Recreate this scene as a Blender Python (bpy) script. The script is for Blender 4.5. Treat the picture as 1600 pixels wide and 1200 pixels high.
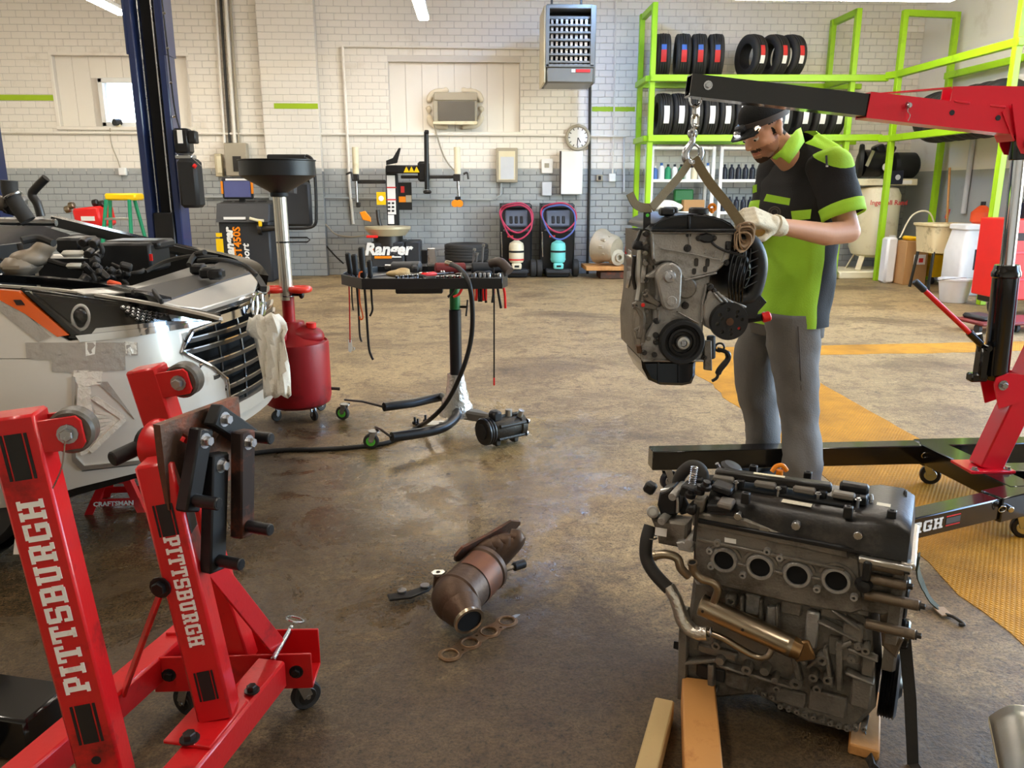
import bpy, math, random
from mathutils import Vector, Matrix, Euler, geometry, noise
random.seed(7)
R = math.radians
PI = math.pi
scene = bpy.context.scene
col = scene.collection
for o in list(bpy.data.objects): bpy.data.objects.remove(o)

# ------------------------------------------------------------ camera, world, exposure
F_PX = 1240.0                       # focal length in pixels of the 1600 px wide frame
PITCH = math.atan(306 / F_PX)       # the camera looks down by about 13.9 degrees
YAW = R(2.59)
CAM_H = 1.35
cam = bpy.data.cameras.new('camera'); camo = bpy.data.objects.new('camera', cam); col.objects.link(camo)
cam.sensor_fit = 'HORIZONTAL'; cam.sensor_width = 36; cam.lens = F_PX * 36 / 1600
cam.clip_start = 0.05; cam.clip_end = 200
camo.location = (0, 0, CAM_H); camo.rotation_euler = (PI / 2 - PITCH, 0, -YAW)
scene.camera = camo
scene.view_settings.view_transform = 'Standard'; scene.view_settings.look = 'None'
scene.view_settings.gamma = 1; scene.view_settings.use_curve_mapping = False
scene.view_settings.exposure = 1.22

world = bpy.data.worlds.new('world'); scene.world = world; world.use_nodes = True
wn = world.node_tree.nodes; wl = world.node_tree.links
bg = wn['Background']
sky = wn.new('ShaderNodeTexSky'); sky.sky_type = 'NISHITA'; sky.sun_disc = False
sky.sun_elevation = R(42); sky.sun_rotation = R(-70); sky.air_density = 1.0; sky.dust_density = 1.2
wl.new(sky.outputs['Color'], bg.inputs['Color']); bg.inputs['Strength'].default_value = 1.3

# portals guide the daylight of the two openings (right hand door, small window)
def portal(loc, rot, sx, sy):
    l = bpy.data.lights.new('daylight_portal', 'AREA'); l.shape = 'RECTANGLE'; l.size = sx; l.size_y = sy
    l.cycles.is_portal = True
    o = bpy.data.objects.new('daylight_portal', l); col.objects.link(o); o.location = loc; o.rotation_euler = rot

F_ = (math.sin(YAW) * math.cos(PITCH), math.cos(YAW) * math.cos(PITCH), -math.sin(PITCH))
RT_ = (math.cos(YAW), -math.sin(YAW), 0.0)
FW, RT = Vector(F_), Vector(RT_)
UP = RT.cross(FW)
EYE = Vector((0, 0, CAM_H))
def sight(px, py):
    return FW + RT * ((px - 800) / F_PX) - UP * ((py - 600) / F_PX)
def on_z(px, py, z=0.0):
    d = sight(px, py); return EYE + d * ((z - CAM_H) / d.z)
def on_y(px, py, y):
    d = sight(px, py); return EYE + d * (y / d.y)
def on_x(px, py, x):
    d = sight(px, py); return EYE + d * (x / d.x)
def on_plane(px, py, p, n):
    d = sight(px, py); p = Vector(p); n = Vector(n)
    return EYE + d * ((p - EYE).dot(n) / d.dot(n))

# ------------------------------------------------------------ mesh builder
def V(*a): return Vector(a)
def frame(axis, ref=None):
    z = Vector(axis).normalized()
    if ref is None: ref = V(0, 0, 1) if abs(z.z) < .9 else V(1, 0, 0)
    ref = Vector(ref)
    x = ref - z * ref.dot(z)
    if x.length < 1e-6: x = V(1, 0, 0) - z * z.x
    x.normalize(); y = z.cross(x)
    return x, y, z
def mtx(loc=(0, 0, 0), rot=(0, 0, 0), sc=(1, 1, 1)):
    return Matrix.LocRotScale(Vector(loc), Euler(rot), Vector(sc))
def mframe(o, x, y, z):
    m = Matrix.Identity(4)
    for i in range(3):
        m[i][0] = x[i]; m[i][1] = y[i]; m[i][2] = z[i]; m[i][3] = o[i]
    return m
def catmull(pts, k=6, closed=False):
    pts = [Vector(p) for p in pts]; n = len(pts); out = []
    rng = range(n if closed else n - 1)
    for i in rng:
        if closed: p0, p1, p2, p3 = pts[(i-1) % n], pts[i], pts[(i+1) % n], pts[(i+2) % n]
        else: p0, p1, p2, p3 = pts[max(i-1, 0)], pts[i], pts[i+1], pts[min(i+2, n-1)]
        for j in range(k):
            t = j / k
            out.append(.5 * ((2*p1) + (p2-p0)*t + (2*p0-5*p1+4*p2-p3)*t*t + (3*p1-p0-3*p2+p3)*t**3))
    if not closed: out.append(pts[-1])
    return out
def arc(cx, cy, r, a0, a1, n=8, ry=None):
    ry = r if ry is None else ry
    return [(cx + r*math.cos(R(a0 + (a1-a0)*i/n)), cy + ry*math.sin(R(a0 + (a1-a0)*i/n))) for i in range(n+1)]
def rrect(w, h, r, n=3, cx=0, cy=0):
    p = []
    for sx, sy, a in ((1, 1, 0), (-1, 1, 90), (-1, -1, 180), (1, -1, 270)):
        p += arc(cx + sx*(w/2-r), cy + sy*(h/2-r), r, a, a+90, n)
    return p

class MB:
    def __init__(s, M=None):
        s.v = []; s.f = []; s.mi = []; s.cur = 0; s.M = M
    def mat(s, i): s.cur = i; return s
    def add(s, vs, fs, M=None):
        n = len(s.v)
        if M is not None: vs = [M @ Vector(v) for v in vs]
        if s.M is not None: vs = [s.M @ Vector(v) for v in vs]
        s.v += [tuple(v) for v in vs]
        s.f += [tuple(i + n for i in f) for f in fs]; s.mi += [s.cur] * len(fs)
        return s
    def box(s, c, size, rot=(0, 0, 0), bev=0.0, M=None):
        hx, hy, hz = size[0]/2, size[1]/2, size[2]/2
        T = Matrix.Translation(Vector(c)) @ Euler(rot).to_matrix().to_4x4()
        if M is not None: T = M @ T
        b = min(bev, hx*.9, hy*.9, hz*.9)
        if b <= 0:
            vs = [(sx*hx, sy*hy, sz*hz) for sx in (-1, 1) for sy in (-1, 1) for sz in (-1, 1)]
            fs = [(0, 1, 3, 2), (4, 6, 7, 5), (0, 4, 5, 1), (2, 3, 7, 6), (0, 2, 6, 4), (1, 5, 7, 3)]
            return s.add(vs, fs, T)
        vs = []; idx = {}
        for sx in (-1, 1):
            for sy in (-1, 1):
                for sz in (-1, 1):
                    for a in range(3):
                        h = [hx-b, hy-b, hz-b]; h[a] = (hx, hy, hz)[a]
                        idx[(sx, sy, sz, a)] = len(vs); vs.append((sx*h[0], sy*h[1], sz*h[2]))
        fs = []
        for a in range(3):
            u, w = (a+1) % 3, (a+2) % 3
            for sg in (-1, 1):
                q = []
                for su, sw in ((-1, -1), (1, -1), (1, 1), (-1, 1)):
                    k = [0, 0, 0]; k[a] = sg; k[u] = su; k[w] = sw; q.append(idx[(k[0], k[1], k[2], a)])
                fs.append(tuple(q if sg > 0 else q[::-1]))
            for su in (-1, 1):
                for sw in (-1, 1):
                    k0 = [0, 0, 0]; k0[u] = su; k0[w] = sw
                    A = list(k0); A[a] = -1; B = list(k0); B[a] = 1
                    q = [idx[(*A, u)], idx[(*B, u)], idx[(*B, w)], idx[(*A, w)]]
                    fs.append(tuple(q if su*sw < 0 else q[::-1]))
        for sx in (-1, 1):
            for sy in (-1, 1):
                for sz in (-1, 1):
                    q = [idx[(sx, sy, sz, a)] for a in range(3)]
                    fs.append(tuple(q if sx*sy*sz > 0 else q[::-1]))
        return s.add(vs, fs, T)
    def bar(s, p0, p1, w, h, bev=0.0, ref=None, ext=0.0):
        p0, p1 = Vector(p0), Vector(p1)
        x, y, z = frame(p1-p0, ref)          # h runs along ref (x), w across (y)
        L = (p1-p0).length + 2*ext
        return s.box((0, 0, 0), (h, w, L), bev=bev, M=mframe((p0+p1)/2, x, y, z))
    def cyl(s, p0, p1, r, r2=None, n=16, cap=True, bev=0.0, ref=None):
        p0, p1 = Vector(p0), Vector(p1); r2 = r if r2 is None else r2
        L = (p1-p0).length
        if bev > 0: prof = [(r-bev, 0), (r, bev), (r2, L-bev), (r2-bev, L)]
        else: prof = [(r, 0), (r2, L)]
        return s.lathe(prof, p0, p1-p0, n, cap, ref)
    def lathe(s, prof, p0=(0, 0, 0), axis=(0, 0, 1), n=20, cap=True, ref=None, a0=0, a1=360):
        x, y, z = frame(axis, ref); p0 = Vector(p0); vs = []; fs = []
        full = abs(a1-a0) >= 359.9; m = n if full else n+1
        for r, h in prof:
            for i in range(m):
                a = R(a0 + (a1-a0)*i/n); vs.append(p0 + z*h + (x*math.cos(a) + y*math.sin(a))*r)
        for j in range(len(prof)-1):
            for i in range(n):
                k = (i+1) % m
                fs.append((j*m+i, j*m+k, (j+1)*m+k, (j+1)*m+i))
        if cap and full:
            if prof[0][0] > 1e-6: fs.append(tuple(range(m-1, -1, -1)))
            if prof[-1][0] > 1e-6: fs.append(tuple((len(prof)-1)*m+i for i in range(m)))
        return s.add(vs, fs)
    def tube(s, path, r, n=8, closed=False, cap=True, flat=None, ref=None):
        path = [Vector(p) for p in path]; N = len(path)
        rad = r if isinstance(r, (list, tuple)) else [r]*N
        rings = []; x = None
        for i in range(N):
            if closed: t = path[(i+1) % N]-path[i-1]
            else: t = path[min(i+1, N-1)]-path[max(i-1, 0)]
            if t.length < 1e-9: t = V(0, 0, 1)
            t.normalize()
            if x is None: x = frame(t, ref)[0]
            else:
                x = x - t*x.dot(t)
                x = x.normalized() if x.length > 1e-6 else frame(t)[0]
            y = t.cross(x)
            if flat:                                   # rectangular strap, flat = thickness / half width ratio
                w, h = rad[i], rad[i]*flat
                ring = [path[i]+x*h+y*w, path[i]+x*h-y*w, path[i]-x*h-y*w, path[i]-x*h+y*w][::-1]
            else:
                ring = [path[i] + (x*math.cos(2*PI*k/n)+y*math.sin(2*PI*k/n))*rad[i] for k in range(n)]
            rings.append(ring)
        return s.loft(rings, cap and not closed, closed)
    def loft(s, rings, cap=True, loop=False):
        m = len(rings[0]); vs = [p for r_ in rings for p in r_]; fs = []
        N = len(rings)
        for j in range(N if loop else N-1):
            j2 = (j+1) % N
            for i in range(m):
                k = (i+1) % m
                fs.append((j*m+i, j*m+k, j2*m+k, j2*m+i))
        if cap and not loop:
            fs.append(tuple(range(m-1, -1, -1))); fs.append(tuple((N-1)*m+i for i in range(m)))
        return s.add(vs, fs)
    def grid(s, rows, flip=False):
        m = len(rows[0]); vs = [p for r_ in rows for p in r_]; fs = []
        for j in range(len(rows)-1):
            for i in range(m-1):
                q = (j*m+i, j*m+i+1, (j+1)*m+i+1, (j+1)*m+i); fs.append(q[::-1] if flip else q)
        return s.add(vs, fs)
    def prism(s, poly, h, M=None, holes=(), z0=0.0, bev=0.0):
        loops = [list(poly)] + [list(q) for q in holes]
        def area(p): return sum(p[i][0]*p[(i+1) % len(p)][1]-p[(i+1) % len(p)][0]*p[i][1] for i in range(len(p)))
        if area(loops[0]) < 0: loops[0].reverse()
        for q in loops[1:]:
            if area(q) > 0: q.reverse()
        flat = [p for q in loops for p in q]; n = len(flat)
        vs = [(p[0], p[1], z0) for p in flat] + [(p[0], p[1], z0+h) for p in flat]; fs = []
        if len(loops) == 1 and bev > 0:
            q = loops[0]; m = len(q); ins = []
            for i in range(m):
                a, b, c = Vector(q[i-1]), Vector(q[i]), Vector(q[(i+1) % m])
                e1 = (b-a); e2 = (c-b)
                if e1.length < 1e-9 or e2.length < 1e-9: ins.append(tuple(b)); continue
                e1.normalize(); e2.normalize()
                nn = Vector((-e1.y-e2.y, e1.x+e2.x)); L = nn.length
                nn = nn/L if L > 1e-6 else Vector((0, 0)); d = bev/max(.4, nn.dot(Vector((-e1.y, e1.x))))
                ins.append((b.x+nn.x*d, b.y+nn.y*d))
            vs = [(p[0], p[1], z0) for p in q]+[(p[0], p[1], z0+h-bev) for p in q]+[(p[0], p[1], z0+h) for p in ins]
            for i in range(m):
                k = (i+1) % m
                fs.append((i, k, m+k, m+i)); fs.append((m+i, m+k, 2*m+k, 2*m+i))
            for t in geometry.tessellate_polygon([[Vector((p[0], p[1], 0)) for p in ins]]): fs.append(tuple(2*m+i for i in s._ccw(t, ins)))
            for t in geometry.tessellate_polygon([[Vector((p[0], p[1], 0)) for p in q]]): fs.append(tuple(s._ccw(t, q))[::-1])
            return s.add(vs, fs, M)
        off = 0
        for q in loops:
            m = len(q)
            for i in range(m):
                k = (i+1) % m; fs.append((off+i, off+k, n+off+k, n+off+i))
            off += m
        for t in geometry.tessellate_polygon([[Vector((p[0], p[1], 0)) for p in q] for q in loops]):
            t = s._ccw(t, flat)
            fs.append(tuple(n+i for i in t)); fs.append(tuple(t)[::-1])
        return s.add(vs, fs, M)
    @staticmethod
    def _ccw(t, p):
        a, b, c = (p[i] for i in t)
        return list(t) if (b[0]-a[0])*(c[1]-a[1])-(c[0]-a[0])*(b[1]-a[1]) > 0 else [t[0], t[2], t[1]]
    def torus(s, c, axis, R0, r, n=24, m=8, ref=None):
        x, y, z = frame(axis, ref); c = Vector(c)
        return s.tube([c+(x*math.cos(2*PI*i/n)+y*math.sin(2*PI*i/n))*R0 for i in range(n)], r, m, closed=True)
    def ell(s, c, rad, rot=(0, 0, 0), n=16, m=10, M=None):
        T = mtx(c, rot, rad)
        if M is not None: T = M @ T
        vs = [(0, 0, -1)]; fs = []
        for j in range(1, m):
            a = -PI/2+PI*j/m
            for i in range(n):
                b = 2*PI*i/n; vs.append((math.cos(a)*math.cos(b), math.cos(a)*math.sin(b), math.sin(a)))
        vs.append((0, 0, 1)); L = len(vs)-1
        for i in range(n):
            k = (i+1) % n
            fs.append((0, 1+k, 1+i)); fs.append((L, L-n+i, L-n+k))
            for j in range(m-2): fs.append((1+j*n+i, 1+j*n+k, 1+(j+1)*n+k, 1+(j+1)*n+i))
        return s.add(vs, fs, T)
    def hexb(s, p, axis, r, h, washer=True):
        p = Vector(p); a = Vector(axis).normalized()
        if washer: s.cyl(p, p+a*h*.25, r*1.5, n=12)
        return s.cyl(p, p+a*h, r, n=6, bev=r*.15)
    def build(s, name, mats, parent=None, ang=38, smooth=True):
        me = bpy.data.meshes.new(name); me.from_pydata(s.v, [], s.f)
        if not isinstance(mats, (list, tuple)): mats = [mats]
        for m in mats: me.materials.append(MT[m] if isinstance(m, str) else m)
        if len(mats) > 1: me.polygons.foreach_set('material_index', s.mi)
        if smooth:
            me.polygons.foreach_set('use_smooth', [True]*len(me.polygons))
            me.set_sharp_from_angle(angle=R(ang))
        me.update()
        o = bpy.data.objects.new(name, me); col.objects.link(o)
        if parent is not None: o.parent = parent
        return o

def tag(o, label=None, cat=None, group=None, kind=None):
    if label: o['label'] = label
    if cat: o['category'] = cat
    if group: o['group'] = group
    if kind: o['kind'] = kind
    return o
def thing(name, label, cat, loc=(0, 0, 0), rz=0.0, group=None, rot=None):
    o = bpy.data.objects.new(name, None); col.objects.link(o); o.empty_display_size = .1
    o.location = loc; o.rotation_euler = rot if rot else (0, 0, rz)
    return tag(o, label, cat, group)
def struct(o): o['kind'] = 'structure'; return o
def rebase(o, loc):
    loc = Vector(loc); o.location = loc
    for ch in o.children: ch.location = ch.location-loc
def copy_tree(o, parent=None):
    c = o.copy(); col.objects.link(c); c.parent = parent
    for ch in o.children: copy_tree(ch, c)
    return c
def evaluated(o, name, parent=None, mats=None):
    dg = bpy.context.evaluated_depsgraph_get()
    me = bpy.data.meshes.new_from_object(o.evaluated_get(dg)); me.name = name
    n = bpy.data.objects.new(name, me); col.objects.link(n)
    if parent is not None: n.parent = parent
    n.matrix_basis = o.matrix_basis.copy()
    bpy.data.objects.remove(o)
    return n
def clay(mb, name, mats, parent=None, voxel=.006, smooth=4, fac=.5, dec=None):
    """fuse the closed shapes of a builder into one continuous smooth surface"""
    o = mb.build(name+'_tmp', mats, None)
    m = o.modifiers.new('r', 'REMESH'); m.mode = 'VOXEL'; m.voxel_size = voxel
    m2 = o.modifiers.new('s', 'SMOOTH'); m2.factor = fac; m2.iterations = smooth
    if dec: m3 = o.modifiers.new('d', 'DECIMATE'); m3.ratio = dec
    n = evaluated(o, name, parent)
    n.data.polygons.foreach_set('use_smooth', [True]*len(n.data.polygons))
    return n
def text(body, size, M, mat, name='lettering', parent=None, bold=0.0, shear=0.0, depth=.0008, align='CENTER', sx=1.0):
    cu = bpy.data.curves.new('t', 'FONT'); cu.body = body; cu.size = size; cu.extrude = depth; cu.offset = bold
    cu.shear = shear; cu.align_x = align; cu.align_y = 'CENTER'; cu.resolution_u = 2
    o = bpy.data.objects.new('t', cu); col.objects.link(o)
    o.matrix_basis = M @ Matrix.Scale(sx, 4, (1, 0, 0))
    n = evaluated(o, name, parent); n.data.materials.clear(); n.data.materials.append(MT[mat])
    return n
# slab serif capitals on a 6 x 8 grid: each letter a list of rectangles (x0, y0, x1, y1)
SLAB = {
 'P': (6, [(0,0,3.4,1.2),(.8,0,2.6,8),(0,6.8,5,8),(4.2,3.4,6,7.6),(2,2.8,5.2,4)]),
 'I': (3.6, [(0,0,3.6,1.2),(.9,0,2.7,8),(0,6.8,3.6,8)]),
 'T': (6.2, [(1.4,0,4.8,1.2),(2.2,0,4,8),(0,6.8,6.2,8),(0,5.2,1.2,8),(5,5.2,6.2,8)]),
 'S': (5.6, [(0,0,1.1,2.6),(0,0,5,1.3),(3.9,.4,5.6,4.2),(.6,3.3,5,4.7),(0,3.8,1.7,7.6),(.6,6.7,5.6,8),(4.5,5.4,5.6,8)]),
 'B': (6.2, [(0,0,5.4,1.2),(.8,0,2.6,8),(0,6.8,5.2,8),(4.3,4.2,6,7.6),(2,3.5,5.4,4.7),(4.5,.4,6.2,4)]),
 'U': (6.4, [(0,6.8,3,8),(.7,.8,2.4,8),(1.2,0,5.2,1.4),(4,.8,5.7,8),(3.4,6.8,6.4,8)]),
 'R': (6.4, [(0,0,3.2,1.2),(.8,0,2.6,8),(0,6.8,5,8),(4.2,4,6,7.6),(2,3.2,5.2,4.4),(3.7,1,5.4,3.6),(4.2,0,6.4,1.2)]),
 'G': (6, [(0,.8,1.8,7.2),(.7,0,5.4,1.3),(.7,6.7,5.2,8),(4.7,5.4,5.9,8),(4.2,.4,6,4),(3.2,3,6,4.2)]),
 'H': (6.8, [(0,0,3,1.2),(.7,0,2.4,8),(0,6.8,3,8),(3.8,0,6.8,1.2),(4.4,0,6.1,8),(3.8,6.8,6.8,8),(2,3.4,5,4.7)]),
}
def slab_text(word, M, height, length, mat, parent, name='lettering'):
    tot = sum(SLAB[c][0] for c in word) + 1.1*(len(word)-1)
    mb = MB(M); x = 0; kx = length/tot; ky = height/8
    for c in word:
        w, rs = SLAB[c]
        for i, (x0, y0, x1, y1) in enumerate(rs):
            mb.box(((x+(x0+x1)/2)*kx, ((y0+y1)/2)*ky, .0002+i*.00002), ((x1-x0)*kx, (y1-y0)*ky, .0016))
        x += w + 1.1
    return mb.build(name, mat, parent)

# ------------------------------------------------------------ materials
MT = {}
def lin(c):
    return tuple((x/255/12.92 if x/255 <= .04045 else ((x/255+.055)/1.055)**2.4) for x in c[:3]) + (1,)
def mat(name, c, rough=.5, metal=0.0, var=.12, scale=6.0, bump=0.0, bscale=60.0, dirt=None, dscale=3.0, damt=.5,
        emit=None, estr=0.0, coat=0.0, rvar=.0, trans=0.0, alpha=1.0, spec=.5, ior=1.45):
    m = bpy.data.materials.new(name); m.use_nodes = True; nt = m.node_tree; n = nt.nodes; l = nt.links
    b = n['Principled BSDF']; c = lin(c)
    b.inputs['Roughness'].default_value = rough; b.inputs['Metallic'].default_value = metal
    b.inputs['Coat Weight'].default_value = coat; b.inputs['Coat Roughness'].default_value = .08
    b.inputs['Transmission Weight'].default_value = trans; b.inputs['Alpha'].default_value = alpha
    b.inputs['Specular IOR Level'].default_value = spec; b.inputs['IOR'].default_value = ior
    tc = n.new('ShaderNodeTexCoord')
    nz = n.new('ShaderNodeTexNoise'); nz.inputs['Scale'].default_value = scale; nz.inputs['Detail'].default_value = 5
    l.new(tc.outputs['Object'], nz.inputs['Vector'])
    mx = n.new('ShaderNodeMix'); mx.data_type = 'RGBA'
    mx.inputs['A'].default_value = tuple(x*(1-var) for x in c[:3])+(1,)
    mx.inputs['B'].default_value = tuple(min(1, x*(1+var)) for x in c[:3])+(1,)
    l.new(nz.outputs['Fac'], mx.inputs['Factor'])
    out = mx.outputs['Result']
    if dirt:
        d = n.new('ShaderNodeTexNoise'); d.inputs['Scale'].default_value = dscale; d.inputs['Detail'].default_value = 8
        d.inputs['Roughness'].default_value = .7; l.new(tc.outputs['Object'], d.inputs['Vector'])
        rp = n.new('ShaderNodeMapRange'); rp.inputs['From Min'].default_value = .62-damt*.3; rp.inputs['From Max'].default_value = .80-damt*.3
        l.new(d.outputs['Fac'], rp.inputs['Value'])
        m2 = n.new('ShaderNodeMix'); m2.data_type = 'RGBA'; m2.inputs['B'].default_value = lin(dirt)
        l.new(out, m2.inputs['A']); l.new(rp.outputs['Result'], m2.inputs['Factor']); out = m2.outputs['Result']
        if metal > 0:
            mm = n.new('ShaderNodeMapRange'); mm.inputs['To Min'].default_value = metal; mm.inputs['To Max'].default_value = metal*.3
            l.new(rp.outputs['Result'], mm.inputs['Value']); l.new(mm.outputs['Result'], b.inputs['Metallic'])
    l.new(out, b.inputs['Base Color'])
    if rvar > 0:
        rr = n.new('ShaderNodeMapRange'); rr.inputs['To Min'].default_value = max(.02, rough-rvar); rr.inputs['To Max'].default_value = min(1, rough+rvar)
        rr.inputs['From Min'].default_value = .3; rr.inputs['From Max'].default_value = .7
        l.new(nz.outputs['Fac'], rr.inputs['Value']); l.new(rr.outputs['Result'], b.inputs['Roughness'])
    if bump > 0:
        bn = n.new('ShaderNodeTexNoise'); bn.inputs['Scale'].default_value = bscale; bn.inputs['Detail'].default_value = 3
        l.new(tc.outputs['Object'], bn.inputs['Vector'])
        bp = n.new('ShaderNodeBump'); bp.inputs['Strength'].default_value = bump; bp.inputs['Distance'].default_value = .01
        l.new(bn.outputs['Fac'], bp.inputs['Height']); l.new(bp.outputs['Normal'], b.inputs['Normal'])
    if emit:
        b.inputs['Emission Color'].default_value = lin(emit); b.inputs['Emission Strength'].default_value = estr
    MT[name] = m
    return m
# paints and plastics
mat('wall_white', (236, 230, 219), .5, var=.04, scale=1.2, bump=.12, bscale=25, dirt=(212, 202, 184), dscale=1.3, damt=.12)
mat('wall_grey', (166, 169, 168), .42, var=.05, scale=1.5, bump=.12, bscale=25, dirt=(140, 140, 136), dscale=1.6, damt=.15)
mat('mortar_white', (214, 208, 199), .8, var=.06, scale=3)
mat('mortar_grey', (134, 136, 137), .8, var=.06, scale=3)
mat('lime_paint', (158, 206, 24), .38, var=.07, scale=3, dirt=(120, 160, 30), dscale=4, damt=.15)
mat('lime_wall_paint', (164, 196, 32), .6, var=.06, scale=4)
mat('ceiling_white', (214, 210, 202), .8, var=.04)
mat('red_paint', (196, 22, 26), .32, var=.08, scale=5, dirt=(92, 14, 14), dscale=7, damt=.22, bump=.05, bscale=90, coat=.2)
mat('crane_red', (214, 18, 44), .28, var=.04, scale=5, coat=.35)
mat('tank_red', (150, 12, 20), .42, var=.12, scale=4, dirt=(92, 8, 12), dscale=5, damt=.35)
mat('bright_red', (224, 34, 30), .35, var=.08)
mat('black_gloss', (13, 13, 15), .18, var=.1, coat=.4)
mat('black_paint', (20, 20, 22), .34, var=.15, scale=10)
mat('black_matte', (24, 24, 25), .62, var=.15, scale=10)
mat('black_plastic', (20, 20, 22), .42, var=.15, scale=12, bump=.06, bscale=200)
mat('grey_plastic', (72, 74, 78), .5, var=.1)
mat('dark_plastic', (44, 45, 48), .5, var=.12)
mat('rubber', (46, 44, 42), .7, var=.15, scale=14, bump=.1, bscale=90)
mat('blue_paint', (30, 43, 84), .32, var=.08, scale=4, coat=.2)
mat('white_paint', (236, 236, 232), .4, var=.03)
mat('cream_paint', (226, 216, 184), .4, var=.05, scale=3, dirt=(196, 180, 140), dscale=4, damt=.2)
mat('beige_metal', (168, 158, 138), .45, var=.08)
mat('tan_metal', (196, 184, 152), .4, metal=.2, var=.06)
mat('yellow_plastic', (244, 196, 8), .45, var=.06)
mat('orange_plastic', (240, 138, 14), .45, var=.06)
mat('green_paint', (34, 112, 54), .35, var=.1)
mat('ladder_green', (28, 140, 96), .45, var=.08)
mat('lime_rubber', (96, 210, 70), .5, var=.08)
mat('tape_white', (226, 222, 212), .5, var=.06, bump=.1)
# metals
mat('steel', (176, 176, 178), .28, metal=1, var=.1, scale=9, rvar=.08)
mat('dark_steel', (70, 68, 66), .42, metal=.9, var=.2, scale=9, dirt=(40, 34, 30), dscale=8, damt=.3)
mat('chrome', (214, 216, 220), .08, metal=1, var=.03)
mat('zinc', (190, 194, 200), .22, metal=1, var=.08)
mat('alu_cast', (160, 157, 152), .42, metal=.45, var=.16, scale=9, bump=.25, bscale=160, dirt=(96, 90, 82), dscale=7, damt=.36, rvar=.08)
mat('alu_dark', (122, 116, 107), .46, metal=.4, var=.2, scale=9, bump=.25, bscale=160, dirt=(64, 56, 46), dscale=6, damt=.46, rvar=.08)
mat('alu_bright', (186, 184, 178), .32, metal=.9, var=.1, scale=12, bump=.1, bscale=120)
mat('rusty_steel', (92, 70, 58), .55, metal=.6, var=.25, scale=10, bump=.2, bscale=90, dirt=(138, 64, 30), dscale=9, damt=.45)
mat('brown_steel', (104, 76, 56), .42, metal=.75, var=.25, scale=7, bump=.12, bscale=60, dirt=(64, 42, 30), dscale=5, damt=.5)
mat('brass_steel', (158, 144, 124), .28, metal=1, var=.12, scale=6, dirt=(116, 92, 68), dscale=5, damt=.3)
mat('orange_scale', (176, 84, 40), .55, metal=.3, var=.2, scale=16, dirt=(70, 60, 52), dscale=10, damt=.5)
mat('silver_foil', (206, 200, 190), .3, metal=.9, var=.15, scale=20, bump=.6, bscale=50)
# other
mat('wood', (196, 140, 78), .6, var=.25, scale=5, bump=.1, bscale=60, dirt=(150, 88, 40), dscale=5, damt=.4)
mat('wood_pale', (186, 160, 112), .65, var=.2, scale=7, bump=.1, bscale=60, dirt=(140, 110, 70), dscale=6, damt=.35)
mat('cardboard', (178, 136, 88), .7, var=.08)
mat('cloth_white', (242, 238, 226), .85, var=.06, scale=16, bump=.4, bscale=120, dirt=(180, 168, 146), dscale=14, damt=.2)
mat('paper_white', (236, 234, 230), .6, var=.02)
mat('glove', (226, 216, 192), .8, var=.06, scale=30, bump=.3, bscale=240, dirt=(176, 160, 132), dscale=20, damt=.25)
mat('strap', (112, 98, 70), .75, var=.15, scale=40, bump=.3, bscale=300)
mat('orange_red', (214, 74, 30), .5)
def clear_cover(name):
    m = bpy.data.materials.new(name); m.use_nodes = True; n = m.node_tree.nodes; k = m.node_tree.links
    n.remove(n['Principled BSDF']); t = n.new('ShaderNodeBsdfTransparent'); g = n.new('ShaderNodeBsdfGlossy'); g.inputs['Roughness'].default_value = .04
    f = n.new('ShaderNodeFresnel'); f.inputs['IOR'].default_value = 1.5; x = n.new('ShaderNodeMixShader')
    k.new(f.outputs[0], x.inputs[0]); k.new(t.outputs[0], x.inputs[1]); k.new(g.outputs[0], x.inputs[2]); k.new(x.outputs[0], n['Material Output'].inputs['Surface']); MT[name] = m
clear_cover('lens_clear')
mat('strap_pale', (176, 150, 122), .75, var=.15, scale=40, bump=.3, bscale=300)
mat('alu_hole', (44, 40, 36), .6, var=.2)
mat('screen_blue', (78, 82, 122), .3, var=.1, emit=(88, 92, 140), estr=.12)
mat('glass', (235, 240, 245), .03, trans=1.0, var=0)
mat('clear_plastic', (240, 240, 240), .12, trans=.9, var=0)
mat('lens_grey', (120, 122, 126), .08, var=.05, trans=.5)
mat('led', (255, 255, 255), .5, emit=(255, 244, 228), estr=25)
mat('cool_fill', (255, 255, 255), .5, emit=(150, 192, 255), estr=44)  # bluish glow of the added fill strip, stands in for daylight
mat('lamp_spot', (255, 255, 255), .5, emit=(255, 255, 255), estr=14)
mat('lamp_warm', (255, 220, 180), .5, emit=(255, 214, 170), estr=1.2)
mat('label_blue', (70, 110, 180), .5); mat('label_red', (206, 48, 44), .5); mat('label_dark', (24, 26, 40), .5)
mat('ink_black', (20, 20, 20), .5); mat('ink_white', (238, 236, 230), .5, dirt=(180, 150, 140), dscale=12, damt=.15)
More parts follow.
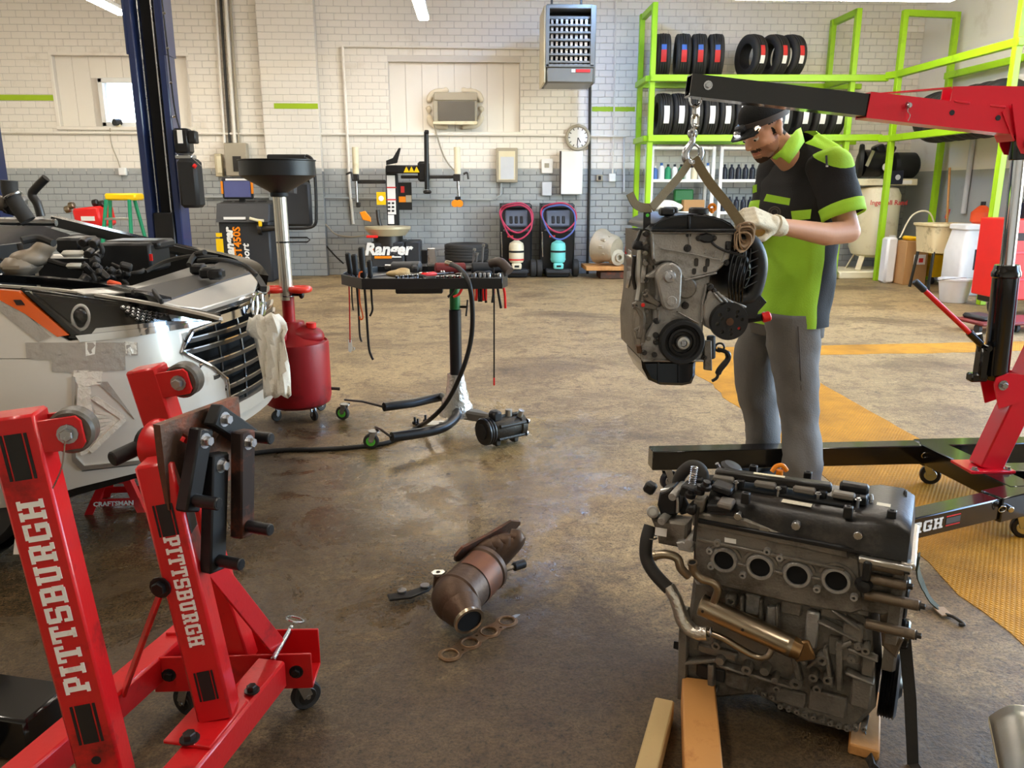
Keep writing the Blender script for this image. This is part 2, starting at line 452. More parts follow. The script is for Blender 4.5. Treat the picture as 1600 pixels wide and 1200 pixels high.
# ============================================================ the room
YB = 12.9; XR = 6.95; XL = -9.0; YF = -3.5; ZC = 4.5
portal((XR+.12, 4.7, 1.9), (0, R(90), 0), 3.8, 7.4)
NT = {}
def floor_material():
    m = bpy.data.materials.new('stained_concrete'); m.use_nodes = True; nt = m.node_tree; n = nt.nodes; l = nt.links
    b = n['Principled BSDF']; tc = n.new('ShaderNodeTexCoord')
    def nz(scale, detail=6, rough=.6, dist=0.0, sc=(1, 1, 1)):
        mp = n.new('ShaderNodeMapping'); mp.inputs['Scale'].default_value = sc; l.new(tc.outputs['Object'], mp.inputs['Vector'])
        t = n.new('ShaderNodeTexNoise'); t.inputs['Scale'].default_value = scale; t.inputs['Detail'].default_value = detail
        t.inputs['Roughness'].default_value = rough; t.inputs['Distortion'].default_value = dist
        l.new(mp.outputs['Vector'], t.inputs['Vector']); return t.outputs['Fac']
    def rng(x, a, b_, c=0., d=1.):
        r_ = n.new('ShaderNodeMapRange'); r_.inputs['From Min'].default_value = a; r_.inputs['From Max'].default_value = b_
        r_.inputs['To Min'].default_value = c; r_.inputs['To Max'].default_value = d; l.new(x, r_.inputs['Value']); return r_.outputs['Result']
    def mix(a, b_, f):
        x = n.new('ShaderNodeMix'); x.data_type = 'RGBA'
        for k, v in (('A', a), ('B', b_)):
            if isinstance(v, tuple): x.inputs[k].default_value = lin(v)
            else: l.new(v, x.inputs[k])
        l.new(f, x.inputs['Factor']); return x.outputs['Result']
    def math2(op, a, b_):
        x = n.new('ShaderNodeMath'); x.operation = op
        for i, v in enumerate((a, b_)):
            if isinstance(v, (int, float)): x.inputs[i].default_value = v
            else: l.new(v, x.inputs[i])
        return x.outputs[0]
    c = mix((140, 116, 78), (186, 160, 114), nz(1.6, 10, .72, .5))
    c = mix(c, (96, 74, 46), rng(nz(.9, 8, .66, .5, (1, 1.5, 1)), .47, .68))
    c = mix(c, (108, 84, 56), rng(nz(6.5, 8, .75, .4), .50, .66))
    c = mix(c, (200, 182, 144), rng(nz(3.6, 10, .8, .6, (1, 1.8, 1)), .60, .74))          # pale scuffs
    # oil: a broad soaked area on the working side, broken up by noise
    gx = n.new('ShaderNodeSeparateXYZ'); l.new(tc.outputs['Object'], gx.inputs[0])
    def blob(cx, cy, rx, ry):
        dx = math2('DIVIDE', math2('SUBTRACT', gx.outputs['X'], cx), rx); dy = math2('DIVIDE', math2('SUBTRACT', gx.outputs['Y'], cy), ry)
        return math2('SUBTRACT', 1.0, math2('ADD', math2('MULTIPLY', dx, dx), math2('MULTIPLY', dy, dy)))
    area = math2('MAXIMUM', math2('MAXIMUM', blob(-1.2, 2.7, 1.5, 1.5), blob(.1, 1.7, 1.0, 1.1)), math2('MAXIMUM', blob(-2.3, 4.0, 1.9, 1.4), blob(.75, 1.6, .7, .8)))
    oil = rng(math2('ADD', math2('MULTIPLY', area, .40), nz(2.6, 10, .78, .5)), .48, .76)
    c = mix(c, (60, 44, 27), math2('MULTIPLY', oil, .84))
    spots = rng(nz(7.5, 7, .7, .4), .61, .69)
    c = mix(c, (58, 46, 34), math2('MULTIPLY', spots, .75))
    grit = math2('MULTIPLY', rng(nz(26, 8, .85), .40, .60, .66, 1.25), math2('MULTIPLY', rng(nz(120, 4, .7), .42, .52, .6, 1.06), rng(nz(48, 6, .7), .56, .63, 1.0, .45)))
    hv = n.new('ShaderNodeMix'); hv.data_type = 'RGBA'; hv.blend_type = 'MULTIPLY'; hv.inputs['Factor'].default_value = 1
    l.new(c, hv.inputs['A']); cmb = n.new('ShaderNodeCombineColor')
    for k in ('Red', 'Green', 'Blue'): l.new(grit, cmb.inputs[k])
    l.new(cmb.outputs[0], hv.inputs['B']); l.new(hv.outputs['Result'], b.inputs['Base Color'])
    wet_area = math2('MAXIMUM', blob(-.15, 3.9, 1.2, 1.4), math2('MAXIMUM', blob(-1.4, 2.9, 1.0, 1.0), blob(-.2, 3.0, .8, 1.0)))
    wet = rng(math2('ADD', math2('MULTIPLY', wet_area, .22), nz(2.6, 9, .75, .6)), .57, .70)
    l.new(rng(wet, 0, 1, .55, .16), b.inputs['Roughness'])
    bp = n.new('ShaderNodeBump'); bp.inputs['Distance'].default_value = .006; l.new(rng(wet, 0, 1, .75, .45), bp.inputs['Strength'])
    l.new(math2('ADD', nz(9, 8, .7), math2('MULTIPLY', nz(60, 4, .7), .5)), bp.inputs['Height']); l.new(bp.outputs['Normal'], b.inputs['Normal'])
    MT['concrete'] = m
def yellow_material():
    m = bpy.data.materials.new('yellow_floor_paint'); m.use_nodes = True; nt = m.node_tree; n = nt.nodes; l = nt.links
    b = n['Principled BSDF']; tc = n.new('ShaderNodeTexCoord'); b.inputs['Roughness'].default_value = .75; b.inputs['Specular IOR Level'].default_value = .25
    t = n.new('ShaderNodeTexNoise'); t.inputs['Scale'].default_value = 2.5; t.inputs['Detail'].default_value = 9; t.inputs['Roughness'].default_value = .7
    l.new(tc.outputs['Object'], t.inputs['Vector'])
    cr = n.new('ShaderNodeValToRGB'); l.new(t.outputs['Fac'], cr.inputs['Fac'])
    e = cr.color_ramp.elements; e[0].position = .3; e[0].color = lin((146, 98, 20)); e[1].position = .6; e[1].color = lin((206, 144, 26))
    e2 = cr.color_ramp.elements.new(.76); e2.color = lin((202, 164, 80))
    ws = []
    for rz in (35, -35):
        mp = n.new('ShaderNodeMapping'); mp.inputs['Rotation'].default_value = (0, 0, R(rz)); l.new(tc.outputs['Object'], mp.inputs['Vector'])
        w = n.new('ShaderNodeTexWave'); w.inputs['Scale'].default_value = 21; w.inputs['Distortion'].default_value = 1.2; w.inputs['Detail'].default_value = 2; w.inputs['Detail Scale'].default_value = 3
        l.new(mp.outputs['Vector'], w.inputs['Vector']); ws.append(w.outputs['Fac'])
    mu = n.new('ShaderNodeMath'); mu.operation = 'MULTIPLY'; l.new(ws[0], mu.inputs[0]); l.new(ws[1], mu.inputs[1])
    mr = n.new('ShaderNodeMapRange'); mr.inputs['From Max'].default_value = .5; mr.inputs['To Min'].default_value = .55; l.new(mu.outputs[0], mr.inputs['Value'])
    mx = n.new('ShaderNodeMix'); mx.data_type = 'RGBA'; mx.inputs['A'].default_value = lin((150, 112, 44)); l.new(mr.outputs['Result'], mx.inputs['Factor']); l.new(cr.outputs['Color'], mx.inputs['B'])
    l.new(mx.outputs['Result'], b.inputs['Base Color'])
    bp = n.new('ShaderNodeBump'); bp.inputs['Strength'].default_value = .5; bp.inputs['Distance'].default_value = .006
    l.new(mu.outputs[0], bp.inputs['Height']); l.new(bp.outputs['Normal'], b.inputs['Normal'])
    MT['yellow_floor'] = m
floor_material(); yellow_material()
struct(MB().box(((XL+XR)/2, (YF+YB)/2, -.05), (XR-XL+.4, YB-YF+.4, .1)).build('floor', 'concrete'))
struct(MB().box(((XL+XR)/2, (YF+YB)/2, ZC+.05), (XR-XL+.4, YB-YF+.4, .1)).build('ceiling', 'ceiling_white'))
struct(MB().box((XL-.1, (YF+YB)/2, ZC/2), (.2, YB-YF, ZC)).build('wall_left', 'wall_white'))
# front wall behind the camera
struct(MB().box(((XL+XR)/2, YF-.1, ZC/2), (XR-XL+.4, .2, ZC)).build('wall_front', 'wall_white'))
# right wall with the open roller door at the camera's side of the shelving
w = MB(); w.mat(0)
GZ = on_y(640, 268, YB).z                                   # top of the grey dado
D0, D1, DZ = 1.0, 8.4, 3.8
for y0, y1, z0, z1, k in ((D1, YB+.2, GZ, ZC, 0), (D1, YB+.2, 0, GZ, 1), (YF, D0, GZ, ZC, 0), (YF, D0, 0, GZ, 1), (D0, D1, DZ, ZC, 0)):
    w.mat(k).box((XR+.1, (y0+y1)/2, (z0+z1)/2), (.2, y1-y0, z1-z0))
struct(w.build('wall_right', ['wall_white', 'wall_grey']))
struct(MB().box((XR+8, 4.6, -.06), (15.6, 30, .1)).build('ground_outside', mat('asphalt', (120, 116, 110), .9)))

# back wall: mortar bed with two shallow recesses, painted bricks proud of it
REC = []
for (x0, y0, x1, y1) in ((80, 86, 300, 198), (606, 96, 812, 206)):
    a = on_y(x0, y0, YB); c = on_y(x1, y1, YB); REC.append((a.x, c.x, c.z, a.z))
WIN = (on_y(160, 128, YB+.1), on_y(214, 193, YB+.1))          # small daylight window in the first recess
WX0, WX1, WZ0, WZ1 = WIN[0].x, WIN[1].x+.06, WIN[1].z, WIN[0].z
w = MB()
def wall_cells(y0, y1, x0, x1, z0, z1, holes, cut):
    xs = sorted({x0, x1, *[h[i] for h in holes for i in (0, 1)]}); zs = sorted({z0, z1, *cut, *[h[i] for h in holes for i in (2, 3)]})
    for i in range(len(xs)-1):
        for j in range(len(zs)-1):
            cx, cz = (xs[i]+xs[i+1])/2, (zs[j]+zs[j+1])/2
            if any(h[0] < cx < h[1] and h[2] < cz < h[3] for h in holes): continue
            w.mat(1 if cz < GZ else 0).box((cx, (y0+y1)/2, cz), (xs[i+1]-xs[i], y1-y0, zs[j+1]-zs[j]))
wall_cells(YB, YB+.1, XL, XR+.2, 0, ZC, REC, [GZ])
wall_cells(YB+.1, YB+.25, XL, XR+.2, 0, ZC, [(WX0, WX1, WZ0, WZ1)], [GZ])
wall_back = struct(w.build('wall_back', ['mortar_white', 'mortar_grey'], smooth=False))
# boarded panels inside the recesses
panel = MB()
for (x0, x1, z0, z1) in REC:
    n = max(6, int((x1-x0)/.24)); st = (x1-x0)/n
    for i in range(n):
        xa, xb = x0+i*st+.003, x0+(i+1)*st-.003
        if x0 < WX0 < x1 and xb > WX0-.05 and xa < WX1+.05:
            panel.box(((xa+xb)/2, YB+.095, (WZ1+.05+z1)/2), (xb-xa, .012, z1-WZ1-.05), bev=.002)
            continue
        panel.box(((xa+xb)/2, YB+.095, (z0+z1)/2), (xb-xa, .012, z1-z0), bev=.002)
panel.build('recess_boards', 'wall_white', wall_back)
BL, BH, MO = .2, .087, .01
pil = (on_y(412, 200, YB-.14).x, on_y(499, 200, YB-.14).x)
stuff_b = MB(); singles = []
nrow = int(ZC/(BH+MO))
gz_row = round(GZ/(BH+MO))
tmpl = {}
def brick_mesh(L, k, proud):
    key = (round(L, 3), k, proud)
    if key not in tmpl:
        o = MB().box((0, 0, 0), (L, proud*2, BH), bev=.004).build('brick', 'wall_grey' if k else 'wall_white')
        tmpl[key] = o.data; bpy.data.objects.remove(o)
    return tmpl[key]
cnt = 0
for r_ in range(nrow):
    z = r_*(BH+MO)+BH/2+.004; x = XL+(0 if r_ % 2 else (BL+MO)/2)
    k = 1 if r_ < gz_row else 0
    while x < XR-.05:
        xa, xb = x, min(x+BL, XR); x += BL+MO
        if xb < -8.0 or z > 4.25: continue
        cx = (xa+xb)/2
        for h in REC+[(pil[0], pil[1], -1, 9)]:
            if h[2]-.05 < z < h[3]+.05:
                if xa < h[0]-.01 < xb: xb = h[0]-.01
                elif xa < h[1]+.01 < xb: xa = h[1]+.01
                elif h[0]-.01 <= xa and xb <= h[1]+.01: xb = xa
        if xb-xa < .02: continue
        cx = (xa+xb)/2
        if cnt < 300 and 1.02 < cx < 2.55 and .15 < z < 3.95:
            o = bpy.data.objects.new('brick', brick_mesh(xb-xa, k, .009)); col.objects.link(o); o.parent = wall_back
            o.location = (cx, YB+random.uniform(-.001, .001), z); cnt += 1
        else:
            stuff_b.mat(k).box((cx, YB+random.uniform(-.001, .001), z), (xb-xa, .016 if cx > .5 else .009, BH), bev=.003)
tag(stuff_b.build('painted_bricks', ['wall_white', 'wall_grey'], wall_back), kind='stuff')
# brick pilaster
p = MB(); p.mat(0).box(((pil[0]+pil[1])/2, YB-.06, (GZ+ZC)/2), (pil[1]-pil[0], .12, ZC-GZ)); p.mat(1).box(((pil[0]+pil[1])/2, YB-.06, GZ/2), (pil[1]-pil[0], .12, GZ))
for r_ in range(nrow):
    z = r_*(BH+MO)+BH/2+.004; k = 1 if r_ < gz_row else 0; n = 4; st = (pil[1]-pil[0])/n
    for i in range(n+(r_ % 2)):
        xa = pil[0]+max(0, (i-(.5 if r_ % 2 else 0))*st); xb = pil[0]+min(n*st, (i+1-(.5 if r_ % 2 else 0))*st)
        p.mat(2+k).box(((xa+xb)/2, YB-.12, z), (xb-xa-.006, .010, BH), bev=.003)
struct(p.build('trim_1', ['mortar_white', 'mortar_grey', 'wall_white', 'wall_grey']))
# recess frames (plaster edge) as trims and sills
for i, (x0, x1, z0, z1) in enumerate(REC):
    t = MB()
    t.box(((x0+x1)/2, YB-.012, z0-.03), (x1-x0+.08, .06, .05), bev=.006)
    if i == 0:
        t.box((x0-.02, YB-.006, (z0+z1)/2), (.045, .03, z1-z0+.02), bev=.004); t.box(((x0+x1)/2, YB-.006, z1+.02), (x1-x0+.08, .03, .045), bev=.004)
    struct(t.build('trim_%d' % (i+2), 'wall_white'))
# the small window
wf = struct(thing('window_1', 'small bright window in the recess behind the blue lift post', 'window', ((WX0+WX1)/2, YB+.1, WZ0))); del wf['category']
hw, hh = (WX1-WX0)/2, WZ1-WZ0
f = MB()
for s_ in (-1, 1): f.box((s_*(hw+.02), -.02, hh/2), (.07, .08, hh+.1), bev=.006); f.box((0, -.02, hh/2+s_*(hh/2+.02)), (2*hw+.1, .08, .07), bev=.006)
f.build('window_frame', 'white_paint', wf)
MB().box((0, .07, hh/2), (2*hw, .012, hh)).build('pane', 'glass', wf)
MB().box((0, .05, hh/2), (2*hw, .02, .02)).build('sash_bar', 'white_paint', wf) if False else None

# yellow floor marking: broad strip along the bay and a line across it
def ragged(pts_l, pts_r, name, z=.002):
    L, Rr = [], []
    n = 60
    for i in range(n+1):
        t = i/n
        a = Vector(pts_l[0]).lerp(Vector(pts_l[1]), t); b = Vector(pts_r[0]).lerp(Vector(pts_r[1]), t)
        d = (b-a).normalized()
        L.append(a+d*(.05*noise.noise(V(a.x*2.2, a.y*2.2, 3))+.025*noise.noise(V(a.x*9, a.y*9, 1)))); Rr.append(b+d*(.012*noise.noise(V(b.x*5, b.y*5, 7))))
    mb = MB(); rows = []
    for a, b in zip(L, Rr): rows.append([V(a.x, a.y, .0), V(a.x, a.y, z), V(b.x, b.y, z), V(b.x, b.y, 0)])
    mb.grid(rows)
    return struct(mb.build(name, 'yellow_floor'))
ragged(((1.66, -.5), (1.64, 6.72)), ((2.46, -.5), (2.44, 6.72)), 'trim_5')
ragged(((2.44, 6.32), (6.4, 6.55)), ((2.44, 6.72), (6.4, 6.95)), 'trim_6')
# green stripes painted on the wall
for (x0, x1, y0, y1, dy, lab) in ((0-12, 85, 148, 157, .012, None), (428, 497, 161.5, 170, .13, None), (925, 992, 167, 174, .0105, None)):
    a = on_y(x0, y0, YB-dy); c = on_y(x1, y1, YB-dy)
    mb = MB(); n = 24
    for i in range(n):
        xa = a.x+(c.x-a.x)*i/n; xb = a.x+(c.x-a.x)*(i+1)/n; j = .012*random.random() if x0 > 900 else .002
        mb.box(((xa+xb)/2, YB-dy, (a.z+c.z)/2), (xb-xa, .004, a.z-c.z+j))
    struct(mb.build('trim_%d' % (7+int(x0 > 400)+int(x0 > 900)), 'lime_wall_paint'))

# ------------------------------------------------------------ ceiling lights
def strip_light(c, L, along, label, w=.16, seen=True):
    t = thing('strip_light', label, 'ceiling light', c, 0 if along == 'y' else R(90), 'LED strip lights under the ceiling'); cool = 'cool' in label
    MB().box((0, 0, .03), (w, L, .05), bev=.008).build('housing', 'white_paint', t)
    MB().box((0, 0, -.005), (w*.86, L*.985, .03), bev=.01).build('diffuser', 'cool_fill' if cool else 'led', t)
    top = ZC-c[2]
    for s_ in (-1, 1): MB().cyl((0, s_*L*.4, .05), (0, s_*L*.4, top), .006, n=6).build('hanger', 'steel', t)
    return t
a = on_z(193, 22, 3.5); strip_light((a.x, a.y-1.2, 3.5), 2.4, 'y', 'bright LED strip light left of the blue lift post at the ceiling')
a = on_z(662, 30, 3.6); strip_light((a.x, a.y-1.2, 3.6), 2.4, 'y', 'bright LED strip light hanging above the window air conditioner')
a = on_z(1322, -4, 3.4); strip_light((a.x, a.y, 3.4), 2.5, 'x', 'bright LED strip light at the top right above the green shelving', w=.2)
for x, y, wh in ((-5.5, 9.2, 'far left bay'), (-5.5, 5.2, 'left bay'), (2.2, 5.6, 'hoist'), (-1.6, 5.4, 'tool cart'), (4.6, 6.2, 'open door'), (-1.5, .8, 'engine stand'), (2.8, 1.6, 'floor engine'), (1.75, 10.3, 'cool white refrigerant machine row'), (4.9, 9.4, 'tyre rack, added fill')):
    strip_light((x, y, 4.2), 2.4, 'y', 'ceiling LED strip light above the %s, outside the photograph' % wh)  # the last two are added fill to brighten the right rear corner
mat('roller_rubber', (84, 76, 66), .4, var=.2, scale=14, bump=.15, bscale=60, dirt=(50, 44, 38), dscale=12, damt=.5)
mat('rusty_dark', (44, 32, 28), .5, metal=.5, var=.3, scale=14, dirt=(110, 52, 26), dscale=12, damt=.35)
mat('caster_blue', (22, 26, 40), .3, var=.1)
# ============================================================ red folding engine stand (foreground left)
es = thing('engine_stand', 'red folding engine stand with upright legs and a steel mounting head in the left foreground', 'engine stand')
A0, A1 = V(-.524, 1.80, .163), V(-.70, 1.07, .163)
mb = MB().bar(A1, A0, .075, .075, bev=.006); mb.build('base_beam', 'red_paint', es)
B0, B1 = V(-.80, 1.97, .163), V(-1.02, 1.18, .163)
MB().bar(B1, B0, .07, .075, bev=.006).build('base_beam', 'red_paint', es)
# cross channel, open U profile
cb = MB(); cy = 1.87
cb.box((-.63, cy-.05, .15), (.40, .006, .10), bev=.002); cb.box((-.63, cy+.05, .155), (.40, .006, .11), bev=.002); cb.box((-.63, cy, .105), (.40, .1, .008), bev=.002)
cr = cb.build('cross_channel', 'red_paint', es)
for x in (-.79, -.47):
    MB().hexb((x, cy-.053, .15), (0, -1, 0), .012, .012).build('bolt', 'black_paint', cr)
pin = MB(); pin.cyl((-.52, cy-.075, .2), (-.505, cy+.07, .205), .007, n=10, bev=.002)
pin.torus((-.5, cy+.09, .215), (.3, .3, 1), .024, .003, n=20, m=6); pin.build('locking_pin', 'zinc', cr)
# main post on its plate
P0, P1 = V(-.588, 1.585, .205), V(-.668, 1.605, .80)
fx, fy = V(.996, .09, 0), V(.09, -.996, 0)
MB().bar(P0, P1, .076, .076, bev=.006, ref=fy, ext=.0).build('post', 'red_paint', es)
pp = MB().box((-.605, 1.555, .205), (.11, .16, .009), rot=(0, 0, R(-13)), bev=.002).build('foot_plate', 'red_paint', es)
for s_ in (-.065,):
    MB().hexb((-.62, 1.49, .209), (0, 0, 1), .014, .018).build('bolt', 'dark_steel', pp)
MB().hexb((-.535, 1.66, .205), (0, 0, 1), .012, .016).build('bolt', 'dark_steel', pp)
pz = (P1-P0).normalized()
def post_M(t, side=1):           # frame on the lettered face at height fraction t; text runs downwards
    o = P0.lerp(P1, t)+fy*.0385
    return o
# decal on the post: reads top to bottom
px_ = -pz; py_ = fy.cross(px_)
dm = mframe(post_M(.74)+fy*.001-py_*.014, px_, py_, fy)
slab_text('PITTSBURGH', dm, .032, .255, 'ink_white', es)
for t in (.80, .155):
    st = MB(mframe(post_M(t)+fy*.001, px_, py_, fy))
    st.box((0, 0, 0), (.07, .026, .0012)); st.box((0, .018, 0), (.07, .004, .0012)); st.box((0, -.018, 0), (.07, .004, .0012))
    st.build('stripe_decal', 'ink_black', es)
wl_ = MB(mframe(P0.lerp(P1, .86)+fx*.039, V(0, 0, 1).cross(fx).normalized(), pz, fx)); wl_.box((0, -.02, 0), (.05, .11, .001)); wl_.build('warning_label', 'dark_plastic', es)
# braces from the post to the beams
br = MB(); br.bar(P0.lerp(P1, .55)+V(-.042, -.01, 0), B0.lerp(B1, .33)+V(.03, -.02, .03), .035, .008, bev=.002, ref=(1, .3, 0)); br.build('brace', 'red_paint', es)
MB().hexb(P0.lerp(P1, .55)+V(-.04, -.04, 0), (-.2, -1, 0), .016, .014).build('bolt', 'black_paint', es)
MB().bar(P0.lerp(P1, .62)+V(.02, .05, 0), V(-.52, cy-.02, .2), .05, .008, bev=.002, ref=(1, -.4, 0)).build('brace', 'red_paint', es)
# folded legs with a roller in a fork at the upper end
def folded_leg(b, t, wd, dp, fn, lettered):
    b, t = Vector(b), Vector(t); fn = Vector(fn).normalized(); z = (t-b).normalized(); fn = (fn-z*fn.dot(z)).normalized(); rx = z.cross(fn).normalized()*-1
    if rx.x < 0: rx = -rx
    lg = MB().bar(b, t, wd, dp, bev=.005, ref=fn).build('folded_leg', 'red_paint', es)
    # fork on the right hand side
    fo = t - z*.045 + rx*(wd/2)
    fk = MB()
    for s_ in (-1, 1): fk.prism([(-.01, -.03), (.062, -.03), (.07, -.02), (.07, .02), (.062, .03), (-.01, .03)], .006, mframe(fo+fn*(s_*.026)-fn*.003, rx, z, rx.cross(z)), bev=.001)
    fk.build('fork', 'red_paint', lg)
    wc = fo+rx*.045; ax = fn
    rl = MB(); rl.lathe([(.012, -.021), (.036, -.021), (.041, -.015), (.041, .015), (.036, .021), (.012, .021)], wc-ax*0, ax, 28)
    rl.build('roller', 'roller_rubber', lg)
    MB().hexb(wc+fn*.03, fn, .012, .014).build('bolt', 'steel', lg)
    if lettered:
        q = b.lerp(t, .365)+fn*(dp/2+.0008); xx = z; yy = fn.cross(xx)
        slab_text('PITTSBURGH', mframe(q-yy*.022, xx, yy, fn), .044, .395, 'ink_white', lg)
        for k in (.285, .915):
            st = MB(mframe(b.lerp(t, k)+fn*(dp/2+.0008), xx, yy, fn))
            st.box((0, 0, 0), (.085, .028, .0012)); st.box((0, .020, 0), (.085, .005, .0012)); st.box((0, -.020, 0), (.085, .005, .0012)); st.build('stripe_decal', 'ink_black', lg)
        MB().cyl(b.lerp(t, .19)+fn*(dp/2-.004), b.lerp(t, .19)+fn*(dp/2+.001), .009, n=12).build('pin_hole', 'black_matte', lg)
        tg = MB(); tg.tube(catmull([fo+V(.05, -.035, .0), fo+V(.04, -.04, -.05), fo+V(.02, -.042, -.09)], 4), .0015, 4)
        tg.build('tie_wire', 'steel', lg)
    return lg
folded_leg((-.742, 1.40, .10), (-.822, 1.40, .962), .082, .07, (.16, -1, 0), True)
folded_leg((-.62, 1.86, .16), (-.772, 1.845, .945), .075, .06, (-.12, -1, 0), False)
MB().prism([(-.012, 0), (.006, .0), (.012, .04), (.0, .05), (-.008, .03)], .001, mframe(V(-.845, 1.385, .695), V(1, 0, 0), V(.1, 0, 1), V(0, -1, 0))).build('paper_tag', 'paper_white', es)
# mounting head: sleeve, handle, slotted plate, four arms
hu = V(.388, .922, 0).normalized()              # along the plate
hn = V(hu.y, -hu.x, 0)                          # plate normal, towards the right and the camera
hc = V(-.60, 1.675, .795)                       # plate centre
hv = V(0, 0, 1)
def H(u, v, n=0): return hc+hu*u+hv*v+hn*n
hd = MB(); hd.lathe([(.048, 0), (.058, .004), (.058, .02), (.047, .035), (.047, .115)], H(0, .0, -.13), hn, 26)
head = hd.build('rotating_sleeve', 'red_paint', es)
MB().cyl(H(0, 0, -.16), H(0, 0, -.125), .038, n=22, bev=.004).build('sleeve_end', 'black_paint', head)
hb = MB(); hb.cyl(H(-.01, 0, -.15), H(-.09, -.012, -.165), .017, n=14, bev=.003); hb.build('turning_handle', 'black_matte', head)
pl = MB(); hw_, hh_ = .12, .092
slots = []
for sx in (-1, 1):
    for sz in (-1, 1):
        a = math.atan2(sz, sx); c_, s2 = math.cos(a), math.sin(a); q = []
        for (l_, w_) in ((.035, -.008), (.085, -.008), (.085, .008), (.035, .008)): q.append((sx*0+c_*l_*1.1-s2*w_, s2*l_*.85+c_*w_))
        slots.append(q)
pl.prism([(-hw_, -hh_), (hw_, -hh_), (hw_, hh_), (-hw_, hh_)], .018, mframe(H(0, 0, -.009), hu, hv, hn), holes=slots)
pl.build('mounting_plate', 'rusty_steel', head)
def arm(u0, v0, u1, v1, n, m, w=.042, bolt=True):
    a = MB(); p, q = H(u0, v0, n), H(u1, v1, n); d = (q-p).normalized()
    a.bar(p-d*.025, q+d*.025, w, .032, bev=.004, ref=hn); o = a.build('mounting_arm', m, head)
    MB().hexb(p+hn*.012, hn, .011, .018).build('bolt', 'steel', o)
    s3 = MB(); s3.cyl(q+hn*.01, q+hn*.075, .0135, n=16, bev=.002); s3.cyl(q+hn*.0752, q+hn*.0758, .008, n=12)
    s3.build('mounting_stud', 'black_paint', o)
    return o
arm(-.055, .045, -.10, -.07, .045, 'black_paint')
arm(-.02, -.02, -.055, -.225, .05, 'black_matte', .05)
arm(.03, .02, .005, -.165, .085, 'rusty_dark', .046)
arm(.02, .07, .095, .01, .035, 'black_matte', .05)
# casters
def swivel(p, r, parent, face=0, wheelmat='rubber', hub='grey_plastic', h=None):
    p = Vector(p); t = MB(); hz = h or r*2.4
    d = V(math.cos(face), math.sin(face), 0); ax = V(-d.y, d.x, 0)
    wc = p+d*r*.45+V(0, 0, r)
    fk = MB(); fk.cyl(p+V(0, 0, hz-.008), p+V(0, 0, hz), r*.75, n=14)
    for s_ in (-1, 1): fk.bar(wc+ax*s_*r*.42, p+V(0, 0, hz-.006)+ax*s_*r*.42, r*.7, .004, bev=.001, ref=ax)
    fk.cyl(wc-ax*r*.5, wc+ax*r*.5, r*.16, n=8)
    f_ = fk.build('caster_fork', 'zinc', parent)
    wh = MB(); wh.lathe([(r*.3, -r*.3), (r*.9, -r*.3), (r, -r*.18), (r, r*.18), (r*.9, r*.3), (r*.3, r*.3)], wc, ax, 22); wh.build('caster_wheel', wheelmat, f_)
    h2 = MB(); h2.cyl(wc-ax*r*.34, wc+ax*r*.34, r*.62, n=18, bev=r*.05); h2.build('hub', hub, f_)
    return f_
swivel((-.615, 1.40, 0), .045, es, 2.0, 'roller_rubber', 'brown_steel', .126)
swivel((-.76, 1.86, 0), .04, es, 2.6, 'rubber', 'dark_steel', .102)
swivel((-.48, 1.87, 0), .04, es, .6, 'rubber', 'dark_steel', .102)
swivel((-.98, 1.25, 0), .045, es, 2.6, 'rubber', 'dark_steel', .126)
rebase(es, (-.7, 1.5, 0))
# black steel ramp behind it
rp = thing('steel_channel', 'long black steel channel lying on the floor behind the engine stand', 'steel channel', (0, 0, 0))
a = on_z(115, 1066, .12); b = on_z(-140, 1030, .12)
d = (b-a).normalized(); nrm = V(-d.y, d.x, 0)
if nrm.y > 0: nrm = -nrm
MB().box((0, 0, 0), ((b-a).length, .16, .118), bev=.008, M=mframe((a+b)/2+nrm*.08+V(0, 0, -.059), d, V(0, 0, 1).cross(d), V(0, 0, 1))).build('beam', 'black_gloss', rp)
a2 = a+nrm*.20-d*-.13; b2 = b+nrm*.20
MB().tube([V(a2.x, a2.y, .045), V((a2.x+b2.x)/2, (a2.y+b2.y)/2, .045), V(b2.x, b2.y, .045)], .044, 16).build('edge_tube', 'dark_steel', rp)
rebase(rp, ((a.x+b.x)/2, (a.y+b.y)/2, 0))

# ============================================================ engine hoist
ho = thing('engine_hoist', 'red and black hydraulic engine hoist lifting an engine beside the mechanic', 'engine hoist')
YH = 3.08
bt = V(.792, YH, 1.717); be = V(2.62, YH, 1.532); bd = (be-bt).normalized()
bn = V(-bd.z, 0, bd.x)                                    # up across the boom
if bn.z < 0: bn = -bn
js = on_y(1350, 165, YH); L1 = (V(js.x, YH, 0)-V(bt.x, YH, 0)).length
# inner black boom: hollow square tube
def hollow(mb, p0, p1, w, h, t, ref):
    x, y, z = frame(Vector(p1)-Vector(p0), ref); L = (Vector(p1)-Vector(p0)).length
    mb.prism([(-h/2, -w/2), (h/2, -w/2), (h/2, w/2), (-h/2, w/2)], L, mframe(Vector(p0), x, y, z), holes=[[(-h/2+t, -w/2+t), (h/2-t, -w/2+t), (h/2-t, w/2-t), (-h/2+t, w/2-t)]])
mb = MB(); hollow(mb, bt, bt+bd*(L1+.3), .076, .078, .005, bn); inner = mb.build('inner_boom', 'black_gloss', ho)
MB().hexb(bt+bd*.062+V(0, -.039, 0)+bn*.004, (0, -1, 0), .011, .014).build('bolt', 'zinc', inner)
mb = MB(); hollow(mb, bt+bd*L1, be, .09, .092, .005, bn); outer = mb.build('outer_boom', 'crane_red', ho)
pn = MB(); q = bt+bd*(L1+.145)+V(0, -.047, 0)+bn*.012; pn.cyl(q, q+V(0, -.018, 0), .010, n=12, bev=.002)
pn.torus(q+V(-.006, -.012, 0), (1, 0, .2), .012, .0015, n=14, m=5)
